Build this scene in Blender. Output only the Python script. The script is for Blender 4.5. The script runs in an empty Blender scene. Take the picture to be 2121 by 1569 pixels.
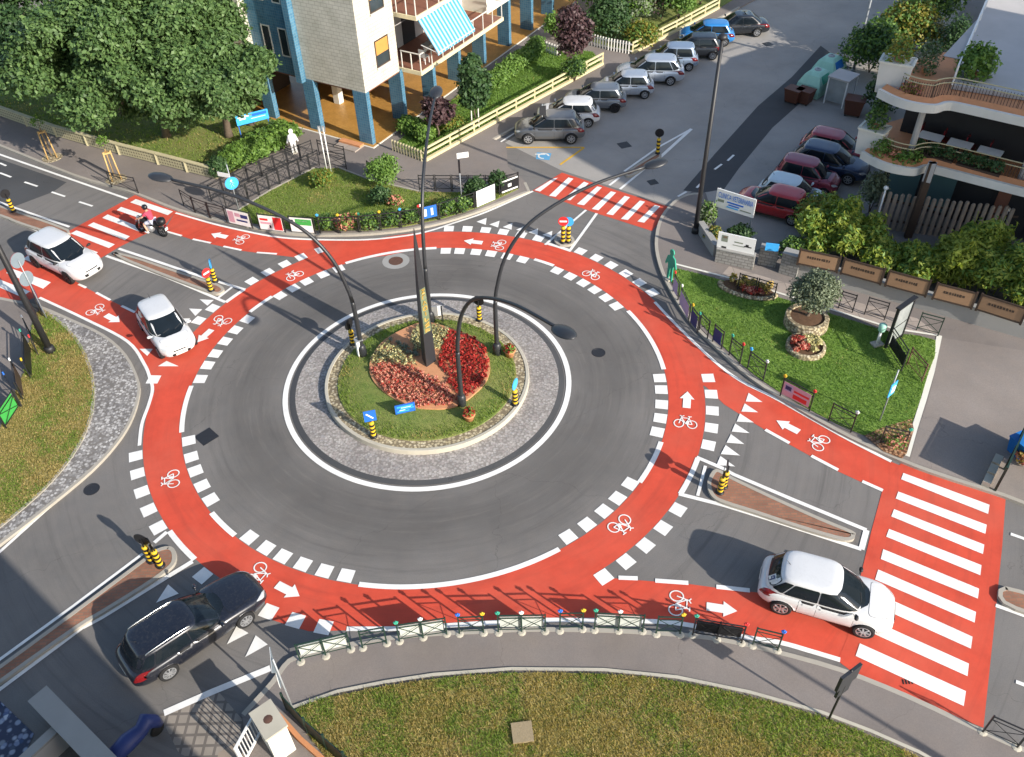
import bpy, bmesh, math, random
import numpy as np
from mathutils import Vector, Matrix, noise
from mathutils.bvhtree import BVHTree
random.seed(7); rng = np.random.default_rng(7)
R = math.radians
S = bpy.context.scene
COL = S.collection
# ------------------------------------------------------------------ camera
CAM_H, FPX, PITCH, ROLL, CX, CY = 25.5, 1810.0, R(42.755), R(-1.84), 1060.5, 784.5
cp, sp, cr, sr = math.cos(PITCH), math.sin(PITCH), math.cos(ROLL), math.sin(ROLL)
Xa, Ua, Fa = Vector((1, 0, 0)), Vector((0, sp, cp)), Vector((0, cp, -sp))
cam_d = bpy.data.cameras.new('camera'); cam = bpy.data.objects.new('camera', cam_d); COL.objects.link(cam)
cr_, cu_ = Xa * cr + Ua * sr, Ua * cr - Xa * sr
m = Matrix((( cr_.x, cu_.x, -Fa.x, 0), (cr_.y, cu_.y, -Fa.y, 0), (cr_.z, cu_.z, -Fa.z, CAM_H), (0, 0, 0, 1)))
cam.matrix_world = m
cam_d.sensor_fit = 'HORIZONTAL'; cam_d.angle = 2 * math.atan(CX / FPX); cam_d.clip_end = 3000; cam_d.clip_start = 0.1
S.camera = cam
# ------------------------------------------------------------------ light
SUN_AZ, SUN_EL = R(-40.3), R(25.0)          # direction towards the sun, from +X counter-clockwise
w = bpy.data.worlds.new('World'); S.world = w; w.use_nodes = True
wn = w.node_tree; bg = wn.nodes['Background']
sky = wn.nodes.new('ShaderNodeTexSky'); sky.sky_type = 'NISHITA'; sky.sun_disc = False
sky.sun_elevation = SUN_EL; sky.sun_rotation = R(90) - SUN_AZ; sky.air_density = 1.0; sky.dust_density = 1.2; sky.ozone_density = 1.0
wn.links.new(sky.outputs[0], bg.inputs[0]); bg.inputs[1].default_value = 0.135
sd = bpy.data.lights.new('sun', 'SUN'); sd.energy = 4.4; sd.angle = R(0.5); sd.color = (1.0, 0.93, 0.83)
so = bpy.data.objects.new('sun', sd); COL.objects.link(so)
sdir = Vector((math.cos(SUN_AZ) * math.cos(SUN_EL), math.sin(SUN_AZ) * math.cos(SUN_EL), math.sin(SUN_EL)))
so.rotation_euler = sdir.to_track_quat('Z', 'Y').to_euler(); so.location = sdir * 80
S.view_settings.view_transform = 'Standard'; S.view_settings.look = 'None'
S.view_settings.exposure = 0.85; S.view_settings.gamma = 1.0
S.cycles.max_bounces = 6

# ------------------------------------------------------------------ survey helpers
def ray(px, py):
    a, b = (px - CX) / FPX, -(py - CY) / FPX
    return Xa * (cr * a - sr * b) + Ua * (sr * a + cr * b) + Fa
def P(px, py, z=0.0):
    d = ray(px, py); t = (z - CAM_H) / d.z
    return Vector((d.x * t, d.y * t, z))
def PL(pts, z=0.0): return [P(x, y, z) for x, y in pts]
def up(b, t, z0=0.0):
    g = P(b[0], b[1], z0); d = ray(*t); h2 = d.x * d.x + d.y * d.y
    s = (g.x * d.x + g.y * d.y) / h2
    return CAM_H + s * d.z
def reg(ox, oy, s): return lambda *pts: [(ox + x / s, oy + y / s) for x, y in pts]
def V2(v): return Vector((v.x, v.y, 0))

# ------------------------------------------------------------------ materials
def lin(c): return tuple(((v / 255) / 12.92 if v / 255 <= .04045 else ((v / 255 + .055) / 1.055) ** 2.4) for v in c)
MATS = {}
class NT:
    def __init__(s, name):
        s.m = bpy.data.materials.new(name); s.m.use_nodes = True; s.t = s.m.node_tree; s.n = s.t.nodes; s.b = s.n['Principled BSDF']
        MATS[name] = s.m
    def add(s, kind, **kw):
        n = s.n.new(kind)
        for k, v in kw.items():
            if k in n.inputs: n.inputs[k].default_value = v
            else: setattr(n, k, v)
        return n
    def link(s, a, b): s.t.links.new(a, b)
    def pos(s): return s.add('ShaderNodeNewGeometry').outputs['Position']
    def obj(s): return s.add('ShaderNodeTexCoord').outputs['Object']
    def noise(s, vec, scale, detail=4, rough=.55):
        n = s.add('ShaderNodeTexNoise'); n.inputs['Scale'].default_value = scale; n.inputs['Detail'].default_value = detail; n.inputs['Roughness'].default_value = rough
        s.link(vec, n.inputs['Vector']); return n.outputs['Fac']
    def ramp(s, fac, stops):
        n = s.add('ShaderNodeValToRGB'); e = n.color_ramp.elements
        while len(e) < len(stops): e.new(.5)
        for i, (p_, c_) in enumerate(stops): e[i].position = p_; e[i].color = (*c_, 1) if len(c_) == 3 else c_
        s.link(fac, n.inputs[0]); return n.outputs[0]
    def mix(s, fac, a, b, mode='MIX'):
        n = s.add('ShaderNodeMix', data_type='RGBA', blend_type=mode)
        for sock, v in ((n.inputs[0], fac), (n.inputs[6], a), (n.inputs[7], b)):
            if hasattr(v, 'links'): s.link(v, sock)
            elif isinstance(v, (int, float)): sock.default_value = v
            else: sock.default_value = (*v, 1)
        return n.outputs[2]
    def math(s, op, a, b=0.0):
        n = s.add('ShaderNodeMath', operation=op)
        for sock, v in ((n.inputs[0], a), (n.inputs[1], b)):
            if hasattr(v, 'links'): s.link(v, sock)
            else: sock.default_value = v
        return n.outputs[0]
    def maprange(s, v, a, b, c=0., d=1.):
        n = s.add('ShaderNodeMapRange'); s.link(v, n.inputs[0])
        for i, q in enumerate((a, b, c, d)): n.inputs[i + 1].default_value = q
        return n.outputs[0]
    def out(s, color=None, rough=.6, metal=0., spec=.4, bump=None, bstr=.3, bdist=.02, coat=0., sub=0.):
        if color is not None:
            if hasattr(color, 'links'): s.link(color, s.b.inputs['Base Color'])
            else: s.b.inputs['Base Color'].default_value = (*color, 1)
        if hasattr(rough, 'links'): s.link(rough, s.b.inputs['Roughness'])
        else: s.b.inputs['Roughness'].default_value = rough
        s.b.inputs['Metallic'].default_value = metal; s.b.inputs['Specular IOR Level'].default_value = spec; s.b.inputs['Coat Weight'].default_value = coat
        s.b.inputs['Coat Roughness'].default_value = .06
        if bump is not None:
            n = s.add('ShaderNodeBump'); n.inputs['Strength'].default_value = bstr; n.inputs['Distance'].default_value = bdist
            s.link(bump, n.inputs['Height']); s.link(n.outputs[0], s.b.inputs['Normal'])
        return s.m
def sm(c, k): return tuple(min(1, v * k) for v in c)
def pmat(name, c, rough=.6, var=.16, scale=2.5, metal=0., spec=.4, bump=0., coat=0., fine=0.):
    """plain surface: base colour with soft uneven tone and optional fine grain"""
    t = NT(name); p_ = t.obj(); f = t.noise(p_, scale, 5)
    colr = t.mix(f, sm(c, 1 - var), sm(c, 1 + var))
    if fine: colr = t.mix(t.noise(p_, 60, 2), sm(c, 1 - fine), colr, 'MIX')
    return t.out(colr, rough, metal, spec, t.noise(p_, 40, 3) if bump else None, bump, .01, coat)
CEN = Vector((-3.62, 27.6, 0))
def polar(t, p_, kr=3.2, ka=1.6):
    """ring coordinates (radius, angle) about the roundabout centre, for marks that run along the lane"""
    q = t.add('ShaderNodeSeparateXYZ'); t.link(p_, q.inputs[0]); x = t.math('SUBTRACT', q.outputs[0], CEN.x); y = t.math('SUBTRACT', q.outputs[1], CEN.y)
    r_ = t.math('SQRT', t.math('ADD', t.math('MULTIPLY', x, x), t.math('MULTIPLY', y, y))); c = t.add('ShaderNodeCombineXYZ'); t.link(t.math('MULTIPLY', r_, kr), c.inputs[0]); t.link(t.math('MULTIPLY', t.math('ARCTAN2', y, x), ka), c.inputs[1]); return c.outputs[0]
def asphalt(name, base, ring=False, k=1.0, warm=.0):
    t = NT(name); p_ = t.pos()
    f1 = t.noise(p_, .22, 5, .6); f2 = t.noise(p_, 1.7, 4); f3 = t.noise(p_, 28, 3, .7); f4 = t.noise(p_, 75, 2, .7)
    b = sm(base, k)
    c1 = t.mix(t.maprange(f1, .32, .68), sm(b, .80), sm(b, 1.2))
    c1 = t.mix(t.math('MULTIPLY', t.maprange(f2, .35, .75), .35), c1, sm((b[0] * 1.08, b[1], b[2] * .92), 1.15))
    if ring:
        vd = t.add('ShaderNodeVectorMath', operation='DISTANCE'); t.link(p_, vd.inputs[0]); vd.inputs[1].default_value = CEN
        wob = t.math('ADD', vd.outputs['Value'], t.math('MULTIPLY', t.math('SUBTRACT', t.noise(p_, .35, 4), .5), 2.2))
        rr = t.ramp(t.maprange(wob, 5, 12), [(0, (.85,) * 3), (.12, (.95,) * 3), (.26, (.74,) * 3), (.40, (.66,) * 3), (.56, (.84,) * 3), (.70, (1, 1, 1))])
        c1 = t.mix(1., c1, rr, 'MULTIPLY')
        pv = polar(t, p_); s1 = t.noise(pv, 1.0, 6, .7)
        c1 = t.mix(t.math('MULTIPLY', t.maprange(s1, .52, .72), .55), c1, sm(b, .45)); c1 = t.mix(t.math('MULTIPLY', t.maprange(s1, .46, .28), .35), c1, sm((b[0] * 1.05, b[1], b[2] * .95), 1.35))
    c1 = t.mix(t.math('MULTIPLY', t.maprange(f3, .3, .7), .5), c1, sm(b, .62), 'MIX')
    c1 = t.mix(t.math('MULTIPLY', t.maprange(f4, .62, .75), .35), c1, sm(b, 1.9))
    # hairline cracks / sealed joints
    vo = t.add('ShaderNodeTexVoronoi', feature='DISTANCE_TO_EDGE'); vo.inputs['Scale'].default_value = .13
    wv = t.add('ShaderNodeVectorMath', operation='ADD'); t.link(p_, wv.inputs[0])
    sc = t.add('ShaderNodeVectorMath', operation='SCALE'); nz = t.add('ShaderNodeTexNoise'); nz.inputs['Scale'].default_value = .7; nz.inputs['Detail'].default_value = 5
    t.link(p_, nz.inputs['Vector']); t.link(nz.outputs['Color'], sc.inputs[0]); sc.inputs['Scale'].default_value = 1.6; t.link(sc.outputs[0], wv.inputs[1]); t.link(wv.outputs[0], vo.inputs['Vector'])
    crack = t.math('MULTIPLY', t.math('LESS_THAN', vo.outputs['Distance'], .0012), .30)
    c1 = t.mix(crack, c1, sm(b, .3))
    return t.out(c1, .85, 0, .3, f3, .25, .01)
M = MATS
ASP = (.150, .142, .135)
asphalt('asphalt', ASP, ring=True, k=1.1)
asphalt('street_asphalt', (.31, .295, .275))
asphalt('asphalt_new', (.066, .068, .072))
asphalt('pavement_asphalt', (.205, .180, .165))
asphalt('drive_asphalt', (.235, .205, .185))
def paint(name, c, wear=.25, amt=.5, lane=False):
    t = NT(name); p_ = t.pos(); f = t.noise(p_, 1.2, 5, .65); g = t.noise(p_, 45, 3, .7)
    c1 = t.mix(t.maprange(f, .3, .7), sm(c, .86), sm(c, 1.08))
    if lane:
        s1 = t.noise(polar(t, p_, 2.6, 2.2), 1.0, 5, .65); s2 = t.noise(p_, .28, 4, .6)
        c1 = t.mix(t.math('MULTIPLY', t.maprange(s1, .5, .74), .45), c1, sm((c[0] * .62, c[1] * .8, c[2]), .8)); c1 = t.mix(t.math('MULTIPLY', t.maprange(s2, .45, .68), .45), c1, (c[0] * .98, c[1] * 1.7, c[2] * 2.0))
    c1 = t.mix(t.math('MULTIPLY', t.maprange(g, .60, .74), wear), c1, sm(c, .35))
    vo = t.noise(p_, 6, 6, .75); c1 = t.mix(t.math('MULTIPLY', t.maprange(vo, .60, .72), wear * amt), c1, (.12, .11, .1))
    return t.out(c1, .75, 0, .3, g, .15, .005)
paint('red_paint', (.54, .068, .036), .30, .5, True)
paint('white_paint', (.74, .73, .70), .34, .9)
paint('white_paint_worn', (.62, .61, .56), .5, 1.6)
paint('yellow_paint', (.62, .36, .03), .4, .9)
paint('blue_paint', (.10, .30, .50), .4, .8)
def grass(name, a, b, dry, amt=.5, k=1.):
    t = NT(name); p_ = t.pos()
    f = t.noise(p_, .35, 5, .6); g = t.noise(p_, 3.2, 5, .7); h = t.noise(p_, 22, 4, .7)
    c1 = t.mix(t.maprange(g, .3, .7), sm(a, k), sm(b, k))
    c1 = t.mix(t.math('MULTIPLY', t.maprange(t.math('ADD', f, t.math('MULTIPLY', g, .4)), .55, .85), amt), c1, sm(dry, k))
    c1 = t.mix(t.math('MULTIPLY', t.maprange(h, .35, .7), .55), c1, sm(a, .42 * k))
    return t.out(c1, .9, 0, .15, h, .8, .05)
grass('lawn_green', (.13, .19, .045), (.22, .28, .07), (.36, .29, .12), .45)
grass('lawn_bright', (.12, .23, .036), (.20, .33, .055), (.29, .33, .09), .3)
grass('lawn_dry', (.19, .21, .05), (.33, .29, .095), (.46, .35, .16), .8)
def leaf(name, a, b, trans=.25, hue=None):
    t = NT(name); g = t.add('ShaderNodeNewGeometry'); r_ = g.outputs['Random Per Island']
    stops = [(0, sm(a, .8)), (.5, tuple((x + y) / 2 for x, y in zip(a, b))), (1, b)]
    if hue: stops.append((.985, b)); stops = sorted(stops, key=lambda q: q[0]); stops[-1] = (1, hue)
    c1 = t.ramp(r_, stops)
    tr = t.add('ShaderNodeBsdfTranslucent'); t.link(t.mix(1., c1, (1.25, 1.3, .5), 'MULTIPLY'), tr.inputs[0])
    mx = t.add('ShaderNodeMixShader'); mx.inputs[0].default_value = trans
    t.out(c1, .55, 0, .35); t.link(t.b.outputs[0], mx.inputs[1]); t.link(tr.outputs[0], mx.inputs[2])
    t.link(mx.outputs[0], t.n['Material Output'].inputs[0]); return t.m
leaf('leaf_tree', (.055, .115, .035), (.125, .205, .065))
leaf('leaf_dark', (.030, .075, .026), (.070, .130, .042))
leaf('leaf_bright', (.080, .165, .030), (.165, .275, .055))
leaf('leaf_bamboo', (.15, .22, .030), (.34, .38, .065), .35)
leaf('leaf_yellow', (.16, .15, .02), (.30, .26, .05), .3)
leaf('leaf_olive', (.085, .115, .065), (.19, .225, .14), .15)
leaf('leaf_plum', (.045, .022, .028), (.10, .055, .055), .15)
leaf('leaf_hedge', (.085, .175, .032), (.18, .29, .055), .3)
leaf('leaf_grassgreen', (.15, .235, .04), (.28, .37, .075), .5)
leaf('leaf_grassdry', (.30, .255, .085), (.56, .44, .20), .5)
leaf('flower_red', (.22, .010, .010), (.46, .04, .025), .1)
leaf('flower_pink', (.40, .11, .085), (.66, .32, .21), .15)
leaf('flower_cream', (.30, .28, .10), (.62, .55, .28), .1)
leaf('flower_silver', (.14, .17, .13), (.30, .32, .26), .1)
leaf('flower_yellow', (.40, .25, .05), (.60, .42, .12), .1)
pmat('bark', (.12, .09, .065), .9, .35, 6, bump=.5)
pmat('soil', (.10, .055, .03), .95, .35, 6, bump=.6)
pmat('soil_patch', (.33, .26, .16), .95, .3, 9, bump=.8, fine=.3)
pmat('terracotta_soil', (.50, .24, .12), .95, .22, 5, bump=.5)
pmat('kerb_stone', (.36, .33, .28), .8, .22, 3, bump=.2, fine=.12)
pmat('concrete', (.30, .295, .28), .85, .22, 1.4, bump=.25, fine=.1)
pmat('concrete_pale', (.42, .39, .32), .85, .2, 1.6, bump=.25)
pmat('cream_wall', (.62, .55, .36), .8, .15, 1)
pmat('black_iron', (.018, .018, .02), .5, .2, 8, spec=.5)
pmat('green_iron', (.012, .035, .024), .5, .2, 8, spec=.5)
pmat('pole_grey', (.024, .026, .030), .42, .15, 6, spec=.5)
pmat('galvanised', (.30, .32, .34), .5, .12, 8, metal=.3)
pmat('sign_grey', (.16, .20, .23), .6, .12, 6)
pmat('rust_iron', (.10, .05, .035), .7, .3, 8)
pmat('white_plastic', (.72, .72, .70), .45, .05, 2)
pmat('offwhite_board', (.50, .53, .50), .5, .1, 2)
pmat('black_plastic', (.012, .012, .014), .45, .2, 4)
pmat('yellow_plastic', (.62, .40, .02), .5, .12, 4)
pmat('blue_sign', (.02, .13, .52), .4, .1, 3)
pmat('sky_sign', (.05, .36, .75), .4, .1, 3)
pmat('red_sign', (.62, .03, .03), .4, .1, 3)
pmat('green_sign', (.05, .34, .07), .4, .1, 3)
pmat('teal_plastic', (.03, .30, .20), .45, .15, 3)
pmat('mint_plastic', (.30, .55, .45), .5, .18, 3)
pmat('blue_plastic', (.015, .15, .45), .45, .12, 3)
pmat('brown_plastic', (.10, .035, .02), .55, .15, 3)
pmat('wood_post', (.50, .33, .13), .75, .25, 5)
pmat('wood_slat', (.26, .21, .165), .8, .3, 2.2, bump=.3)
pmat('brown_panel', (.27, .165, .095), .7, .18, 2)
pmat('dark_brown', (.05, .032, .022), .7, .2, 3)
pmat('terracotta', (.54, .24, .11), .8, .22, 3, bump=.2)
pmat('orange_trim', (.50, .24, .06), .6, .15, 3)
pmat('white_render', (.64, .62, .57), .8, .18, .9, bump=.15)
pmat('pale_render', (.66, .64, .56), .8, .12, .9)
pmat('grey_render', (.42, .40, .385), .85, .15, .8)
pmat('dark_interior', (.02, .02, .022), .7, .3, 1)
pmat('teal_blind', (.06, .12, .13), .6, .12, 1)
pmat('brown_floor', (.20, .085, .055), .7, .15, 3)
pmat('pink_board', (.55, .30, .36), .5, .2, 6)
pmat('lilac_board', (.42, .33, .48), .5, .2, 6)
pmat('navy', (.02, .035, .14), .5, .2, 4)
pmat('fence_yellow', (.58, .51, .29), .7, .18, 4)
pmat('fence_cream', (.46, .41, .25), .85, .22, 3)
pmat('rubber', (.014, .014, .015), .85, .2, 6)
pmat('alloy', (.50, .51, .53), .3, .08, 5, metal=.7)
pmat('chrome', (.62, .62, .60), .2, .05, 5, metal=.9)
pmat('trim_black', (.014, .014, .015), .6, .15, 6)
pmat('skin', (.52, .30, .21), .6, .08, 6)
pmat('drain_iron', (.10, .10, .10), .7, .25, 8)
pmat('shirt_red', (.42, .05, .09), .85, .2, 8)
pmat('shorts_pale', (.52, .54, .64), .85, .12, 8)
pmat('helmet', (.012, .012, .016), .25, .1, 4, coat=.6)
pmat('tail_red', (.16, .008, .010), .2, .1, 6, coat=.5)
pmat('lamp_clear', (.55, .57, .58), .12, .1, 6, metal=.3, coat=.6)
pmat('plate_white', (.66, .66, .62), .5, .04, 6)
pmat('orange_cloth', (.55, .2, .03), .7, .1, 3)
def glassmat(name, c, rough=.05):
    t = NT(name); f = t.noise(t.obj(), 1.3, 3); return t.out(t.mix(f, sm(c, .6), sm(c, 1.5)), rough, 0, .38)
glassmat('car_glass', (.008, .012, .016), .09); glassmat('window_glass', (.03, .04, .045), .08); glassmat('pale_glass', (.25, .27, .27), .15)
def carpaint(name, c, metal=.0, coat=.7, rough=.35):
    t = NT(name); f = t.noise(t.obj(), 1.1, 3); g = t.noise(t.obj(), 14, 5, .7)
    c1 = t.mix(f, sm(c, .92), sm(c, 1.06)); c1 = t.mix(t.math('MULTIPLY', t.maprange(g, .5, .75), .14), c1, (.22, .2, .17))
    return t.out(c1, t.maprange(g, .3, .8, rough * .8, rough * 1.3), metal, .5, coat=coat)
for nm, c, mt in (('white', (.58, .585, .59), 0), ('black', (.010, .012, .020), .2), ('grey', (.115, .122, .132), .45), ('silver', (.40, .445, .51), .4), ('bluegrey', (.25, .32, .42), .4),
                  ('steel', (.17, .19, .215), .5), ('dark', (.014, .017, .022), .2), ('azure', (.02, .20, .52), .1), ('red', (.36, .012, .016), .1), ('paleblue', (.42, .53, .60), .1),
                  ('maroon', (.25, .03, .055), .3), ('darkblue', (.015, .035, .085), .3), ('crimson', (.32, .014, .03), .1)):
    carpaint('paint_' + nm, c, mt)
# patterned surfaces
def tiles(name, c1, c2, grout, sx, sy, mort=.02, axis='obj', rough=.5, off=.5, bstr=.15, rot=None):
    t = NT(name); p_ = t.add('ShaderNodeTexCoord').outputs['UV']
    br = t.add('ShaderNodeTexBrick'); br.offset = off; t.link(p_, br.inputs['Vector'])
    br.inputs['Color1'].default_value = (*c1, 1); br.inputs['Color2'].default_value = (*c2, 1); br.inputs['Mortar'].default_value = (*grout, 1)
    br.inputs['Scale'].default_value = 1; br.inputs['Brick Width'].default_value = sx; br.inputs['Row Height'].default_value = sy; br.inputs['Mortar Size'].default_value = mort; br.inputs['Bias'].default_value = 0
    f = t.noise(t.pos(), 1.3, 4); col = t.mix(t.maprange(f, .3, .7), br.outputs[0], t.mix(1., br.outputs[0], (.80, .80, .78), 'MULTIPLY'))
    return t.out(col, rough, 0, .4, br.outputs['Fac'], -bstr, .01)
tiles('brick_paver', (.33, .15, .09), (.25, .115, .075), (.20, .14, .10), .24, .12, .012, rough=.85)
tiles('facade_white', (.60, .57, .49), (.56, .535, .46), (.40, .37, .31), .42, .21, .016, rough=.55)
tiles('mosaic_blue', (.045, .15, .25), (.075, .21, .32), (.16, .25, .31), .16, .16, .012, off=0., rough=.35)
tiles('amber_floor', (.50, .27, .065), (.42, .215, .05), (.36, .19, .06), .12, .12, .008, off=0., rough=.4)
tiles('paving_grid', (.30, .26, .22), (.27, .235, .2), (.15, .13, .115), .34, .34, .045, off=0., rough=.85)
tiles('stone_block', (.33, .32, .30), (.24, .235, .22), (.18, .17, .16), .32, .16, .02, rough=.85)
tiles('pavers_pale', (.38, .32, .28), (.33, .28, .245), (.24, .21, .185), 1.1, .8, .02, rough=.85)
def pebbles(name, cols, scale, dark, rough=.8, k=.35):
    t = NT(name); p_ = t.pos(); v = t.add('ShaderNodeTexVoronoi'); v.inputs['Scale'].default_value = scale; t.link(p_, v.inputs['Vector'])
    sx = t.add('ShaderNodeSeparateColor'); t.link(v.outputs['Color'], sx.inputs[0])
    c1 = t.ramp(sx.outputs[0], [(i / (len(cols) - 1), c) for i, c in enumerate(cols)])
    c1 = t.mix(t.maprange(v.outputs['Distance'], k, k + .25), c1, dark)
    f = t.noise(p_, .5, 4); c1 = t.mix(t.maprange(f, .35, .7), c1, t.mix(1., c1, (.72, .72, .74), 'MULTIPLY'))
    return t.out(c1, rough, 0, .3, v.outputs['Distance'], -.5, .02)
pebbles('cobbles', [(.27, .25, .235), (.36, .335, .305), (.32, .28, .265), (.45, .42, .385), (.30, .285, .28)], 10.5, (.23, .21, .19), k=.45)
pebbles('cobbles_pale', [(.20, .19, .18), (.34, .32, .30), (.55, .53, .50), (.27, .255, .24), (.17, .16, .155)], 9.0, (.17, .155, .14), k=.45)
pebbles('pebble_cream', [(.46, .38, .22), (.58, .50, .33), (.36, .29, .17), (.64, .57, .42)], 9, (.20, .16, .10))
pebbles('mosaic_pebble', [(.05, .08, .16), (.40, .44, .52), (.10, .14, .26), (.55, .58, .62), (.03, .05, .1)], 5.5, (.05, .06, .1))
pebbles('bark_chips', [(.34, .14, .06), (.46, .24, .12), (.55, .36, .22), (.26, .11, .05)], 9, (.12, .06, .03))
def stripes(name, c1, c2, per):
    t = NT(name); p_ = t.add('ShaderNodeTexCoord').outputs['UV']; s_ = t.add('ShaderNodeSeparateXYZ'); t.link(p_, s_.inputs[0])
    f = t.math('LESS_THAN', t.math('FRACT', t.math('DIVIDE', s_.outputs[0], per)), .5)
    return t.out(t.mix(f, c1, c2), .8, 0, .2)
stripes('awning_stripe', (.05, .25, .42), (.30, .46, .54), .34)
def lattice(name, c1, c2):
    t = NT(name); p_ = t.add('ShaderNodeTexCoord').outputs['UV']; v = t.add('ShaderNodeTexVoronoi', distance='MANHATTAN'); v.inputs['Scale'].default_value = 5; v.inputs['Randomness'].default_value = .0; t.link(p_, v.inputs['Vector'])
    f = t.maprange(v.outputs['Distance'], .30, .40); g = t.noise(t.pos(), 1.2, 4)
    return t.out(t.mix(g, t.mix(f, c2, c1), t.mix(f, sm(c2, .7), sm(c1, .8))), .85, 0, .3, f, .4, .03)
lattice('fence_lattice', (.48, .43, .27), (.19, .16, .10))
# ------------------------------------------------------------------ objects and meshes
UVM = {'brick_paver', 'facade_white', 'mosaic_blue', 'amber_floor', 'paving_grid', 'stone_block', 'pavers_pale', 'awning_stripe', 'fence_lattice'}
def tag(o, label=None, cat=None, group=None, kind=None):
    for k, v in (('label', label), ('category', cat), ('group', group), ('kind', kind)):
        if v: o[k] = v
    return o
def thing(name, label, cat, loc=(0, 0, 0), rz=0.0, group=None):
    o = bpy.data.objects.new(name, None); COL.objects.link(o); o.empty_display_size = .2
    o.location = loc; o.rotation_euler = (0, 0, rz); return tag(o, label, cat, group)
def kids(o): return [c for c in KID.get(o.name, [])]
KID = {}
def adopt(o, parent):
    if parent: o.parent = parent; KID.setdefault(parent.name, []).append(o)
def dup(root, loc, rz, label=None, group=None, parent=None):
    c = root.copy(); COL.objects.link(c)
    if parent is None: c.location = loc; c.rotation_euler = (0, 0, rz)
    else: adopt(c, parent)
    for ch in kids(root): dup(ch, None, None, parent=c)
    if label: c['label'] = label
    if group: c['group'] = group
    return c
def link_mesh(name, v, f, mats, parent=None, mi=None, smooth=False, uv=None):
    me = bpy.data.meshes.new(name); me.from_pydata([tuple(p) for p in v], [], f)
    if isinstance(mats, str): mats = [mats]
    for q in mats: me.materials.append(MATS[q])
    if mi: me.polygons.foreach_set('material_index', mi)
    if smooth: me.polygons.foreach_set('use_smooth', [True] * len(f))
    if uv or any(q in UVM for q in mats): box_uv(me)
    me.update(); o = bpy.data.objects.new(name, me); COL.objects.link(o); adopt(o, parent); return o
def box_uv(me):
    lay = me.uv_layers.new(name='UVMap')
    for p_ in me.polygons:
        n = p_.normal
        if abs(n.z) > .7: ax, ay = Vector((1, 0, 0)), Vector((0, 1, 0))
        else:
            ax = Vector((-n.y, n.x, 0)).normalized(); ay = Vector((0, 0, 1))
        for li in p_.loop_indices:
            c = me.vertices[me.loops[li].vertex_index].co; lay.data[li].uv = (c.dot(ax), c.dot(ay))
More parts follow.
